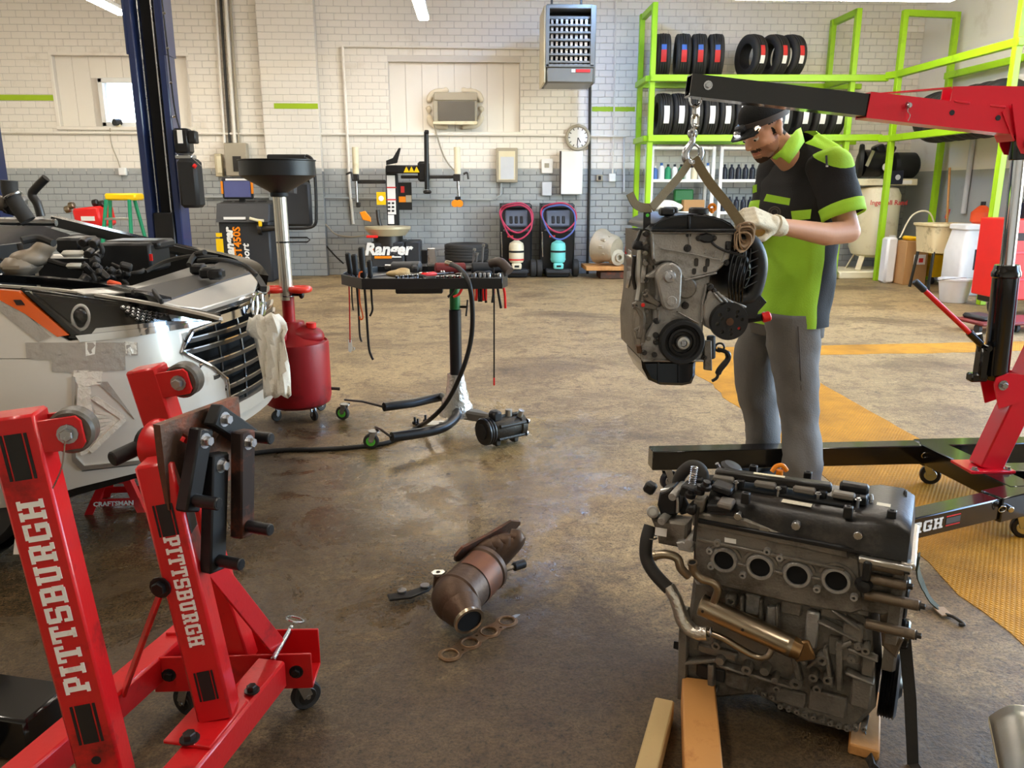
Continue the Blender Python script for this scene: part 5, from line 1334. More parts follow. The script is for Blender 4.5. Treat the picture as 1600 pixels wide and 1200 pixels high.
for pts, m in (([(40, 535), (214, 535), (215, 555), (150, 558), (80, 562), (42, 560)], 'tape_grey'), ([(80, 552), (160, 555), (195, 553), (196, 578), (115, 582), (82, 580)], 'tape_grey'), ([(133, 530), (150, 530), (148, 553), (134, 556)], 'tape_white'), ([(195, 534), (213, 535), (213, 553), (196, 552)], 'tape_clear'), ([(115, 578), (160, 580), (158, 600), (125, 604), (115, 592)], 'tape_clear'), ([(150, 596), (185, 628), (210, 655), (200, 640), (168, 596)], 'tape_grey'), ([(0, 470), (18, 470), (80, 526), (60, 534), (0, 486)], 'tape_grey')):
    panel(pts, .004, .004, m, 'tape_patch', sub=3)
panel([(-60, 800), (20, 793), (120, 763), (250, 731), (268, 718), (240, 744), (120, 778), (20, 808), (-60, 812)], -.03, .06, 'car_black', 'bumper_valance')
# flank behind the frame edge, with the wheel arch cut out
sa_, sb2 = sz(-60, 600)[0]+.01, sz(-60, 600)[0]-1.5
sw = next(CS[i]-smid for i in range(len(crv)) if crv[i].x > -1.92)
ap_ = [(sw+.37*math.cos(R(a)), .36+.37*math.sin(R(a))) for a in range(0, 181, 15)]
ap_ = [(min(p[0], sa_-.002), p[1]) for p in ap_]
panel(None, 0, .02, 'car_silver', 'side_panel', poly=[(sa_, .97), (sa_, .36)]+ap_+[(sb2, .34), (sb2, .99)])
# headlamp
hl = panel([(26, 452), (100, 462), (200, 475), (300, 489), (346, 500), (300, 510), (200, 525), (125, 532), (107, 531), (60, 492)], -.035, .03, 'car_black', 'headlamp_housing')
panel([(-30, 450), (29, 455), (108, 523), (90, 526), (40, 490), (-30, 452)], .006, .03, 'amber_lens', 'turn_signal_lens', hl)
panel([(22, 468), (34, 468), (40, 476), (27, 476)], .009, .004, 'rusty_dark', 'lens_mark', hl, sub=2)
panel([(38, 455), (46, 456), (130, 521), (116, 523)], .002, .03, 'black_gloss', 'lamp_divider', hl)
panel([(118, 524), (200, 515), (345, 499), (300, 511), (200, 527), (125, 534)], .006, .02, 'chrome', 'lamp_lower_trim', hl)
ring_c = [(126+13*math.cos(2*PI*k/24), 497+19*math.sin(2*PI*k/24)) for k in range(24)]
rg = MB(); rg.tube([c_at(*(lambda h: (h[0], -.015+bulge(h[1]), h[1]))(sz(x, y))) for x, y in ring_c], .006, 8, closed=True); rg.build('projector_ring', 'white_paint', hl)
h_ = sz(126, 497); MB().ell(c_at(h_[0], -.03+bulge(h_[1]), h_[1]), (.03, .03, .036), n=16, m=10).build('projector_lens', 'black_gloss', hl)
for i in range(4):
    for j in range(9-2*i):
        x, y = 196+j*9+i*8, 482+i*6+j*1.2
        h_ = sz(x, y); MB().ell(c_at(h_[0], -.03+bulge(h_[1]), h_[1]), (.011, .009, .009), n=8, m=6).build('reflector_facet', 'chrome', hl)
panel([(270, 492), (342, 500), (300, 505), (275, 502)], -.025, .004, 'chrome', 'inner_reflector', hl, sub=3)
panel([(150, 513), (250, 503), (336, 499), (300, 508), (200, 522), (138, 528)], -.002, .004, 'chrome', 'lower_reflector', hl, sub=3)
lens = panel([(44, 456), (100, 463), (200, 476), (300, 490), (345, 500), (300, 509), (200, 524), (132, 530)], .004, .004, 'lens_clear', 'headlamp_lens', hl)
# grille: dark back, bars at their own heights, surround
zl = {}
for i, (x, y) in enumerate(((310, 520), (288, 534), (286, 552), (312, 573), (334, 590), (352, 607), (356, 624))): zl[i] = sz(x, y)
ztop, zbot = sz(345, 501)[1], sz(362, 646)[1]
gl = MB()
for za, zb, sl_ in ((zbot, zl[5][1], zl[5][0]), (zl[5][1], zl[3][1], zl[3][0]), (zl[3][1], zl[1][1], zl[1][0]), (zl[1][1], ztop, zl[0][0])):
    n = 14; rows = []
    for z in (za, zb): rows.append([c_at(sl_*(-1)*-1+(-sl_+.5)*k/n, -.07+bulge(z), z) for k in range(n+1)])
    gl.grid(rows, flip=True)
g_ = gl.build('grille_back', 'port_black', car)
def hbar(z, s0, s1, w, d, off, m, name, dz=0.0):
    n = 26; rr = []
    for k in range(n+1):
        s_ = s0+(s1-s0)*k/n; zz = z+dz*(k/n)
        o = bulge(zz)+off
        a, b = c_at(s_, o, zz), c_at(s_, o-d, zz)
        rr.append([a+V(0, 0, w*.5), a+V(0, 0, -w*.5), b+V(0, 0, -w*.35), b+V(0, 0, w*.35)])
    return MB().loft(rr).build(name, m, car, ang=30)
for i in range(1, 7): hbar(zl[i][1], zl[i][0]+.0, .40, .020, .05, .0 if i != 6 else 0, 'grille_grey', 'grille_bar', dz=.012)
for i in range(1, 7): hbar(zl[i][1]+.009, zl[i][0], .40, .005, .012, .004, 'chrome', 'grille_bar_edge', dz=.012)
hbar(ztop+.005, sz(345, 500)[0], .42, .035, .05, .0, 'chrome', 'grille_top_bar', dz=.02)
hbar(ztop+.045, sz(322, 487)[0], .42, .035, .06, -.02, 'grille_grey', 'grille_upper_trim', dz=.015)
hbar(zbot+.01, sz(362, 646)[0], .42, .05, .06, .01, 'car_silver', 'lower_bumper_lip', dz=.0)
hbar(zbot-.045, sz(345, 660)[0], .42, .05, .07, -.01, 'car_silver', 'lower_bumper_lip')
for px in (352, 388):
    s_ = sz(px, 560)[0]
    MB().tube([c_at(s_, bulge(z)-.02, z) for z in [zbot+(ztop-zbot)*k/8 for k in range(9)]], .006, 6).build('grille_stay', 'grille_grey', car)
edge = [(345, 500), (300, 517), (283, 549), (331, 573), (353, 592), (357, 620), (364, 648)]
MB().tube([c_at(*(lambda h: (h[0], bulge(h[1])+.004, h[1]))(sz(x, y))) for i in range(len(edge)-1) for x, y in [(edge[i][0]+(edge[i+1][0]-edge[i][0])*k/4, edge[i][1]+(edge[i+1][1]-edge[i][1])*k/4) for k in range(4)]], .008, 8).build('grille_surround', 'chrome', car)
# emblem: slanted H in an oval ring
em = sz(396, 478); EC = c_at(em[0], .022+bulge(em[1]), em[1]); en = (c_at(em[0], .1, em[1])-c_at(em[0], 0, em[1])).normalized(); eu = V(-en.y, en.x, 0)
if eu.y > 0: pass
EMF = mframe(EC, eu, V(0, 0, 1), en)
eb = MB(EMF); eb.tube([(.085*math.cos(2*PI*k/32), .058*math.sin(2*PI*k/32), 0) for k in range(32)], .008, 8, closed=True)
emb = eb.build('emblem_ring', 'chrome', car)
eb = MB(EMF)
for sx in (-1, 1): eb.tube([(sx*.040-.016, -.044, 0), (sx*.034-.002, 0, .004), (sx*.034+.016, .044, 0)], [.008, .010, .008], 8)
eb.tube([(-.034, -.012, .002), (0, 0, .004), (.034, .012, .002)], .007, 8); eb.build('emblem_letter', 'chrome', emb)
# top of the front end
def slab(pts, p, n, th, m, name, parent=car):
    n = Vector(n).normalized(); x, y, z = frame(n, (1, 0, 0)); o = Vector(p); q = []
    for px, py in pts:
        w_ = on_plane(px, py, o, n)-o; q.append((w_.dot(x), w_.dot(y)))
    return MB(mframe(o, x, y, z)).prism(q, th, z0=-th, bev=.004).build(name, m, parent)
ZT = .93
slab([(256, 472), (330, 446), (396, 425), (404, 440), (398, 456), (360, 468), (314, 482), (280, 478)], (-1.04, CY, ZT), (.42, 0, 1), .02, 'car_silver', 'bumper_top')
slab([(205, 452), (300, 430), (352, 404), (390, 412), (396, 424), (330, 445), (256, 471), (235, 456)], (-1.15, CY, ZT+.035), (.12, 0, 1), .02, 'cover_grey', 'radiator_cover')
slab([(110, 452), (205, 446), (300, 416), (345, 410), (300, 432), (240, 450), (180, 458), (130, 458)], (-1.2, CY, ZT+.03), (.05, 0, 1), .02, 'alu_bright', 'radiator_support')
MB().bar(on_z(240, 455, ZT+.055), on_z(252, 471, ZT+.045), .012, .02, bev=.003, ref=(0, 0, 1)).build('cover_seam', 'bay_black', car)
for px, py in ((310, 420), (325, 426), (338, 428)): MB().box(on_z(px, py, ZT+.07), (.06, .07, .045), bev=.01).build('hood_latch', 'black_plastic', car)
# engine bay
bay = MB()
bay.box((-1.80, CY, .52), (1.0, 1.3, .02)); bay.box((-2.32, CY, .80), (.04, 1.3, .56)); bay.box((-1.90, CY-.66, .72), (.8, .03, .36)); bay.box((-1.80, CY+.70, .76), (1.0, .03, .46)); bay.box((-1.32, CY, .70), (.04, .9, .36))
bay.bar((-1.5, CY-.66, .70), (-1.32, CY-.44, .70), .36, .03, ref=(.7, .7, 0)) if False else bay.bar((-1.5, CY-.66, .70), (-1.32, CY-.44, .70), .03, .36, ref=(0, 0, 1))
bay.build('engine_bay', 'bay_black', car)
def strip(pts, w_, h_, m, name):
    q = catmull([Vector(p) for p in pts], 6); rr = []
    return MB().tube(q, w_, flat=h_, ref=(0, 0, 1)).build(name, m, car)
# near fender ledge and seal, far fender
strip([on_z(-40, 432, .99), on_z(60, 438, .985), on_z(165, 449, .97), on_z(260, 472, .95)], .02, .8, 'car_black', 'hood_seal')
strip([on_z(-40, 444, .985), on_z(80, 452, .975), on_z(200, 468, .955), on_z(300, 487, .935), on_z(345, 498, .92)], .008, .6, 'car_silver', 'fender_edge')
strip([on_z(-40, 448, .97), on_z(80, 458, .96), on_z(200, 473, .94), on_z(340, 497, .91)], .016, .8, 'car_black', 'lamp_seal')
strip([on_y(85, 345, CY+.80), on_y(180, 368, CY+.82), on_y(260, 386, CY+.78), on_y(340, 402, CY+.66), on_y(385, 415, CY+.5), on_y(402, 436, CY+.30)], .05, .5, 'car_black', 'far_fender')
strip([on_y(80, 340, CY+.84), on_y(180, 362, CY+.87), on_y(290, 388, CY+.80), on_y(360, 404, CY+.70)], .012, .8, 'car_silver', 'far_fender_edge')
strip([on_y(245, 382, CY+.72), on_y(310, 396, CY+.66), on_y(350, 402, CY+.6), on_y(392, 425, CY+.35), on_y(412, 452, CY+.1)], .014, 1, 'rubber', 'wiring_loom')
# wiper cowl on the left
slab([(-40, 340), (60, 338), (86, 348), (60, 362), (-40, 372)], (-2.3, CY, 1.06), (.2, 0, 1), .02, 'cover_grey', 'cowl_panel')
slab([(-60, 352), (66, 352), (110, 366), (100, 384), (-60, 392)], (-2.2, CY, .99), (.6, 0, 1), .02, 'car_black', 'firewall_ledge')
MB().cyl(on_y(-20, 346, CY+.2), on_y(88, 348, CY+.2), .016, n=10).build('cowl_rail', 'steel', car)
# bay contents
def bay_box(x0, y0, x1, y1, Y, d, m, name, bev=.012):
    a, b = on_y(x0, y0, Y), on_y(x1, y1, Y); return MB().box(((a.x+b.x)/2, Y+d/2, (a.z+b.z)/2), (abs(b.x-a.x), d, abs(a.z-b.z)), bev=bev).build(name, m, car)
bt_ = bay_box(152, 380, 238, 426, CY+.05, .24, 'black_plastic', 'battery_box')
a = on_y(236, 402, CY+.04); MB().box(a, (.012, .008, .03)).build('red_tab', 'bright_red', car)
bay_box(160, 376, 250, 390, CY+.1, .2, 'black_plastic', 'battery_lid')
bay_box(92, 392, 128, 402, CY-.1, .05, 'tape_white', 'label'); bay_box(100, 412, 132, 420, CY-.12, .05, 'tape_white', 'label')
bay_box(84, 372, 126, 396, CY+.1, .2, 'black_plastic', 'fuse_box')
rv = MB(); c_ = on_y(46, 404, CY-.1); rv.ell(c_, (.08, .08, .04), n=18, m=10); rv.ell(on_y(68, 388, CY-.08), (.06, .06, .035), (0, -.5, 0), n=16, m=10); clay(rv, 'washer_reservoir', 'reservoir', car, .012, 4)
bay_box(-10, 404, 44, 432, CY-.2, .16, 'reservoir', 'reservoir_tank', .03)
rnd = random.Random(5)
hoses = [([(30, 380), (38, 398), (66, 404), (100, 414), (132, 420)], .012), ([(34, 376), (60, 372), (84, 380)], .016), ([(126, 384), (150, 378), (160, 392), (150, 404)], .010), ([(140, 424), (170, 432), (215, 426), (225, 422)], .009), ([(228, 424), (260, 408), (300, 400), (340, 402)], .009), ([(295, 414), (305, 398), (320, 394)], .011), ([(150, 430), (158, 440), (176, 446)], .008), ([(0, 404), (20, 414), (36, 426)], .006), ([(165, 418), (185, 432), (200, 446), (180, 448)], .008), ([(130, 410), (145, 430), (150, 444)], .009), ([(310, 408), (345, 406), (380, 414), (400, 430)], .010), ([(175, 412), (190, 420), (196, 436)], .006)]
for pts, r_ in hoses:
    Y = CY-.15+rnd.uniform(-.12, .12); MB().tube(catmull([on_y(x, y, Y+rnd.uniform(-.04, .04)) for x, y in pts], 6), r_, 8).build('engine_bay_hose', 'rubber', car)
for k in range(16):
    x, y = rnd.uniform(128, 200), rnd.uniform(405, 440); MB().box(on_y(x, y, CY-.2+rnd.uniform(-.1, .1)), (rnd.uniform(.02, .05), .03, rnd.uniform(.02, .05)), rot=(rnd.random(), rnd.random(), rnd.random()), bev=.006).build('bay_connector', rnd.choice(['black_plastic', 'black_plastic', 'rubber', 'dark_steel']), car)
for x, y in ((137, 398), (150, 402), (128, 380), (145, 382)): MB().cyl(on_y(x, y, CY-.1), on_y(x+6, y-5, CY-.05), .018, n=12, bev=.003).build('bay_fitting', 'dark_steel', car)
a = on_y(178, 445, CY-.4); MB().box(a, (.05, .03, .03), rot=(0, .3, .2), bev=.006).build('orange_connector', 'orange_red', car)
# pipes at the far left
MB().tube(catmull([on_y(14, 282, CY-.1), on_y(16, 300, CY-.1), on_y(28, 322, CY-.1), on_y(44, 345, CY-.1)], 6), .032, 14).build('air_hose', 'rubber', car)
MB().torus(on_y(20, 306, CY-.1), (.3, 0, -.6), .034, .006, n=20, m=6).build('hose_clamp', 'steel', car)
MB().tube(catmull([on_y(72, 278, CY+.2), on_y(58, 292, CY+.2), on_y(50, 304, CY+.2), on_y(58, 318, CY+.2), on_y(64, 338, CY+.2)], 6), .019, 12).build('coolant_pipe', 'dark_steel', car)
for k in range(6): MB().box(on_y(rnd.uniform(-6, 30), rnd.uniform(312, 336), CY-.05+rnd.uniform(-.1, .1)), (.07, .06, .05), rot=(rnd.random(), rnd.random(), 0), bev=.012).build('engine_part', rnd.choice(['alu_dark', 'black_plastic', 'brown_steel']), car)
# wheel arch and wheel
wc = V(-1.92, CY-.78, .36)
MB().lathe([(.20, -.10), (.30, -.11), (.325, -.08), (.325, .08), (.30, .11), (.20, .10)], wc, (0, 1, 0), 40).build('tyre', 'rubber', car)
MB().lathe([(.21, -.09), (.19, -.05), (.05, -.06), (.04, -.08), (0, -.08)], wc, (0, 1, 0), 30, cap=False).build('wheel_rim', 'steel', car)
MB().lathe([(.40, -.02), (.40, .2), (.38, .2)], V(-1.92, CY-.9, .42), (0, 1, 0), 30, cap=False, a0=0, a1=180).build('wheel_arch', 'bay_black', car)
MB().box((-2.6, CY, .42), (1.9, 1.4, .12), bev=.03).build('underbody', 'bay_black', car)
MB().box((-1.36, CY+.1, .44), (.24, .9, .10), bev=.03).build('bumper_beam', 'bay_black', car)
MB().box((-2.95, CY+.93-.06, .75), (1.6, .06, .5), bev=.02).build('far_flank', 'car_silver', car)
rebase(car, (-1.9, CY, 0))
# paper towel hung on the grille
pw = []
for j in range(15):
    t = j/14; row = []
    for i in range(9):
        u = i/8-.5; w_ = .028+.028*min(1, t*2.2) if t < .12 else (.052 if t < .22 else .042+.008*t)
        px = 412+9*math.sin(t*2)+u*(46+16*min(1, t*8) if t < .25 else 48-6*t)+ 14*t; py = 492+128*t-6*u*(1-t)+3*math.sin(i*1.9+j)
        p = on_y(px, py, CY-.36+.02*math.sin(i*1.7+j*.6)+.012*math.sin(i*3.1)+.03*abs(u)); row.append(p)
    pw.append(row)
o = MB().grid(pw).build('paper_towel', 'cloth_white'); o.modifiers.new('s', 'SOLIDIFY').thickness = .003
tag(o, 'crumpled white paper towel hanging over the car grille', 'towel')
# jack stand under the car
def jack_stand(loc, rz, lab):
    t = thing('jack_stand', lab, 'jack stand', loc, rz)
    b = MB()
    def quad(x0, x1, s0, s1, z0, z1): pass
    body = []
    for z, hx, hy in ((0.0, .125, .10), (.02, .122, .097), (.13, .055, .05), (.20, .04, .036)): body.append([V(-hx, -hy, z), V(hx, -hy, z), V(hx, hy, z), V(-hx, hy, z)])
    for (sx, sy) in ((-1, -1), (1, -1), (1, 1), (-1, 1)):
        MB().loft([[V(sx*(hx-dx), sy*(hy-dy), z) for dx, dy in ((0, 0), (.035, 0), (.035, .005), (.005, .005), (.005, .035), (0, .035))] for z, hx, hy in ((0, .125, .10), (.14, .06, .055))]).build('leg', 'red_paint', t)
    for sy in (-1, 1):
        MB().prism([(-.112, .03), (.112, .03), (.098, .062), (-.098, .062)], .004, mframe(V(0, sy*.088-.002, 0), V(1, 0, 0), V(0, -.25*sy, 1).normalized(), V(0, -1, -.25*sy).normalized())).build('cross_plate', 'red_paint', t)
    MB().loft([[V(-hx, -hy, z), V(hx, -hy, z), V(hx, hy, z), V(-hx, hy, z)] for z, hx, hy in ((.12, .065, .058), (.235, .036, .034))]).build('column', 'red_paint', t)
    MB().box((0, 0, .30), (.03, .03, .16), bev=.004).build('ratchet_bar', 'dark_steel', t)
    MB().box((0, 0, .385), (.10, .045, .02), bev=.006).build('saddle', 'dark_steel', t)
    text('CRAFTSMAN', .026, mframe(V(0, -.1005, .046), V(1, 0, 0), V(0, .25, 1).normalized(), V(0, -1, .25).normalized()), 'ink_white', 'lettering', t, bold=.0008, sx=1.1)
    return t
a = on_z(180, 800, 0); jack_stand((a.x, a.y+.08, 0), R(4), 'red steel jack stand under the front of the silver car')
# ============================================================ the mechanic
mat('skin', (214, 160, 128), .5, var=.08, scale=20, bump=.05, bscale=150)
mat('beard', (70, 52, 42), .8, var=.2, scale=60)
mat('stubble', (178, 128, 102), .6, var=.12, scale=80)
mat('lip', (190, 116, 100), .5); mat('eye_white', (226, 216, 206), .3); mat('hair', (26, 22, 20), .7, var=.2, scale=60, bump=.4, bscale=200)
mat('shirt_black', (27, 26, 28), .8, var=.12, scale=20, bump=.15, bscale=160)
mat('shirt_lime', (166, 220, 56), .75, var=.07, scale=14, bump=.15, bscale=160)
mat('trousers_grey', (116, 114, 112), .85, var=.1, scale=16, bump=.2, bscale=150)
mat('cap_black', (18, 18, 19), .85, var=.15, scale=50, bump=.3, bscale=200)
mat('band_grey', (84, 76, 72), .75, var=.1)
YP = 3.46
pn_ = thing('person', 'mechanic in a black and lime work shirt bending over the hanging engine', 'person')
def P(px, py, y=YP): return on_y(px, py, y)
# ---- body (head, neck, arms) as one continuous surface
b = MB()
def cap(mb, p, q, r0, r1, n=14):
    p, q = Vector(p), Vector(q); d = (q-p).normalized(); L = (q-p).length
    prof = [(r0*math.sin(R(a)), -r0*math.cos(R(a))) for a in (15, 35, 55, 75, 90)]+[(r1*math.cos(R(a)), L+r1*math.sin(R(a))) for a in (0, 20, 40, 60, 80)]
    mb.lathe(prof, p, d, n)
# head frame: face looks left and down, turned a little to the camera
HC = P(1196, 205, YP-.02)
fwd = V(-.80, -.33, -.50).normalized(); upv = V(-.36, -.10, .93); upv = (upv-fwd*upv.dot(fwd)).normalized(); side = fwd.cross(upv)      # side = the person's right
def HP_(f, s, u): return HC+fwd*f+side*s+upv*u
HM = mframe(HC, fwd, side, upv)
def he_(mb, f, s, u, rf, rs, ru, rot=(0, 0, 0)): mb.ell((f, s, u), (rf, rs, ru), rot, 18, 12, M=HM)
he_(b, -.012, 0, .045, .098, .078, .085)          # skull
he_(b, .030, 0, -.005, .066, .066, .085)          # face mass
he_(b, .050, 0, -.070, .044, .044, .040)          # jaw / chin
he_(b, .070, 0, -.088, .022, .024, .020)
he_(b, .058, 0, .038, .044, .060, .022)           # brow
for s_ in (-1, 1):
    he_(b, .062, s_*.036, -.018, .026, .024, .024)       # cheek
    he_(b, .035, s_*.056, -.045, .030, .014, .034)       # jaw angle
    he_(b, -.008, s_*.076, -.002, .016, .010, .032, (0, R(-12), 0))   # ear
    he_(b, -.018, s_*.080, .016, .012, .008, .016)
b.tube([HP_(.084, 0, .030), HP_(.098, 0, .006), HP_(.112, 0, -.016)], [.010, .012, .013], 10)     # nose
he_(b, .108, 0, -.022, .014, .017, .010)
he_(b, .086, 0, -.048, .014, .022, .014)
NB = P(1250, 262, YP+.03)
cap(b, HP_(-.02, 0, -.05), NB, .058, .064)
cap(b, NB, P(1266, 288, YP+.05), .062, .07)
# arms: left arm (near the camera) bent at the elbow, forearm to the strap; right arm beyond
SL = P(1296, 262, YP-.15); EL = P(1326, 362, YP-.24); WL = P(1212, 352, YP-.40); 
SR = P(1215, 268, YP+.16); ER = P(1190, 365, YP+.10); WR = P(1165, 350, YP-.18)
cap(b, SL, EL, .056, .046); cap(b, EL, P(1290, 366, YP-.29), .047, .046); cap(b, P(1290, 366, YP-.29), WL, .046, .029)
cap(b, SR, ER, .054, .045); cap(b, ER, WR, .044, .029)
cap(b, P(1262, 325, YP+.04), P(1245, 480, YP+.02), .085, .085)                   # trunk under the shirt
body = clay(b, 'body', ['skin'], pn_, .0055, 6, .5)
me = body.data
for k in ('beard', 'stubble', 'lip', 'hair'): me.materials.append(MT[k])
for pl_ in me.polygons:
    q = HM.inverted() @ pl_.center
    if abs(q.z) > .2 or abs(q.x) > .2: continue
    rel = (q.x, q.y, q.z); a_ = abs(q.y)
    if q.x < .03 and q.z > -.055 and (q.z > .035 or (q.x < -.035 and q.z > -.045)) and a_ < .09 and not (a_ > .067 and -.045 < q.x < .02 and -.04 < q.z < .036): pl_.material_index = 4
    elif -.002 < q.x < .022 and -.045 < q.z < .03 and .05 < a_ < .069: pl_.material_index = 4 if q.z > -.01 else 2
    elif -.061 < q.z < -.049 and q.x > .078 and a_ < .024: pl_.material_index = 3
    elif -.048 < q.z < -.036 and q.x > .075 and a_ < .032: pl_.material_index = 1
    elif q.z < -.078 and q.x > .035 and a_ < .035: pl_.material_index = 1
    elif q.z < -.034 and q.x > .005 and (a_ > .026 or q.z < -.066) and q.z > -.12: pl_.material_index = 2
# eyes and brows
for s_ in (-1, 1):
    MB().ell(HP_(.0825, s_*.033, .010), (.0125, .0125, .0125), n=12, m=8).build('eye', 'eye_white', body)
    MB().ell(HP_(.0905, s_*.034, .005), (.006, .006, .006), n=10, m=6).build('iris', 'hair', body)
    MB().tube(catmull([HP_(.083, s_*.048, .016), HP_(.0935, s_*.034, .018), HP_(.092, s_*.018, .014)], 4), .0055, 6).build('eyelid', 'skin', body)
    MB().tube(catmull([HP_(.078, s_*.056, .030), HP_(.095, s_*.036, .034), HP_(.101, s_*.014, .026)], 4), [.003, .004, .006, .006, .006, .006, .006, .006, .004], 6).build('eyebrow', 'hair', body)
# ---- cap with headlamp
cm = MB(); rings = []
for u, sc in ((.040, 1.0), (.060, 1.02), (.085, .98), (.105, .88), (.122, .70), (.132, .42), (.136, .1)):
    rings.append([HP_(-.014+.107*sc*math.cos(2*PI*k/28), .087*sc*math.sin(2*PI*k/28), u+.012*math.cos(2*PI*k/28)*(1-.2)) for k in range(28)])
cap_o = cm.loft(rings).build('cap', 'cap_black', pn_)
rows = []
for j in range(7):
    t = j/6; rows.append([HP_(.088+.075*t*(1-(k/12-.5)**2*2.6), (k/12-.5)*.160*(1-.12*t), .052-.020*t+.02*(1-abs(k/12-.5)*2)**.5*.5) for k in range(13)])
bo = MB().grid(rows).build('cap_brim', 'cap_black', cap_o); bo.modifiers.new('s', 'SOLIDIFY').thickness = .004
bd_ = MB(); rr = []
for k in range(37):
    a = 2*PI*k/36; rr.append(HP_(-.014+.112*math.cos(a), .091*math.sin(a), .050+.016*math.cos(a)))
bd_.tube(rr[:-1], .0125, flat=.12, closed=True, ref=fwd); hb_ = bd_.build('headlamp_band', 'band_grey', cap_o)
lampc = HP_(.120, 0, .066)
MB().box((0, 0, 0), (.03, .05, .034), bev=.008, M=mframe(HP_(.112, 0, .068), fwd, side, upv)).build('headlamp_body', 'dark_plastic', cap_o)
MB().cyl(lampc+fwd*.008-upv*.002, lampc+(fwd*.8-upv*.6).normalized()*.022, .017, n=18, bev=.002).build('headlamp_bezel', 'steel', cap_o)
MB().cyl(lampc+(fwd*.8-upv*.6).normalized()*.0222, lampc+(fwd*.8-upv*.6).normalized()*.024, .014, n=16).build('headlamp_lens', 'lamp_spot', cap_o)
sp = HP_(.085, -.062, .052); sn = (fwd*.5-side*.85).normalized()
MB().cyl(sp, sp+sn*.012, .0135, n=18, bev=.002).build('headlamp_button', 'steel', cap_o)
MB().cyl(sp+sn*.012, sp+sn*.0135, .010, n=16).build('headlamp_button_lens', 'lamp_warm', cap_o)
# ---- shirt
def ring3(c, ax, bx, ra, rb, n=40, e=2.3, fold=0.0, seed=0, ph=0):
    out = []
    for k in range(n):
        a = 2*PI*k/n; ca, sa = math.cos(a), math.sin(a)
        x = math.copysign(abs(ca)**(2/e), ca); y = math.copysign(abs(sa)**(2/e), sa)
        p = c+ax*(ra*x)+bx*(rb*y)
        if fold: p = p+(ax*ca+bx*sa)*fold*noise.noise(V(ca*2.2+seed, sa*2.2, c.z*9))
        out.append(p)
    return out
fx_ = V(-.90, -.43, 0).normalized()          # chest direction
sx_ = V(-fx_.y, fx_.x, 0)                    # the person's left, towards the camera
if sx_.y > 0: sx_ = -sx_
def torso(z, c, depth, width, tilt=0.0, fold=.013):
    ax = (fx_+V(0, 0, tilt)).normalized(); return ring3(c, ax, sx_, depth, width, 48, 2.5, fold, 1)
tb = [  # centre line from hem to collar (pixel row gives the height)
 (P(1228, 503, YP+.02), .145, .190, 0), (P(1232, 470, YP+.02), .143, .188, 0), (P(1238, 430, YP+.02), .140, .186, 0), (P(1242, 390, YP+.02), .138, .186, 0), (P(1246, 350, YP+.02), .138, .190, .05), (P(1250, 315, YP+.02), .138, .198, .15),
 (P(1252, 290, YP+.02), .134, .205, .3), (P(1255, 270, YP+.02), .126, .205, .4), (P(1258, 254, YP+.02), .110, .190, .5), (P(1259, 240, YP+.02), .090, .150, .55), (P(1258, 230, YP+.02), .075, .105, .6), (P(1256, 224, YP+.02), .068, .085, .6), (P(1252, 216, YP+.025), .060, .066, .6)]
# refine the rows
rows_ = []
for i in range(len(tb)-1):
    for k in range(4):
        t = k/4; a_, c_ = tb[i], tb[i+1]; rows_.append((a_[0].lerp(c_[0], t), *[a_[j]+(c_[j]-a_[j])*t for j in (1, 2, 3)]))
rows_.append(tb[-1])
rings = []
for i, (c, d_, w_, tl_) in enumerate(rows_): rings.append(torso(0, c, d_, w_, -tl_))
YA, YBk = P(1238, 230, YP-.10), P(1292, 262, YP-.26)
YN = (YBk-YA).cross(V(fx_.x, fx_.y, -.1)).normalized()
if YN.z < 0: YN = -YN
sh = MB(); n = 48
for j in range(len(rings)-1):
    for k in range(n):
        a = 360*(k+.5)/n                     # 0 = chest, 90 = near (left) side, 180 = back
        t = j/(len(rings)-1)
        m_ = 0
        z = (rings[j][k].z+rings[j+1][k].z)/2
        aa = a if a < 180 else a-360
        zl_ = on_y(1240, 352, YP).z
        if z < zl_-.02 and -18 < aa < 82: m_ = 1                              # lime lower front panel
        sh.cur = m_; k2 = (k+1) % n
        sh.add([rings[j][k], rings[j][k2], rings[j+1][k2], rings[j+1][k]], [(0, 1, 2, 3)])
def weld(o, d=.0004):
    import bmesh
    bm = bmesh.new(); bm.from_mesh(o.data); bmesh.ops.remove_doubles(bm, verts=bm.verts, dist=d); bmesh.ops.recalc_face_normals(bm, faces=bm.faces); bm.to_mesh(o.data); bm.free()
    o.data.polygons.foreach_set('use_smooth', [True]*len(o.data.polygons))
    return o
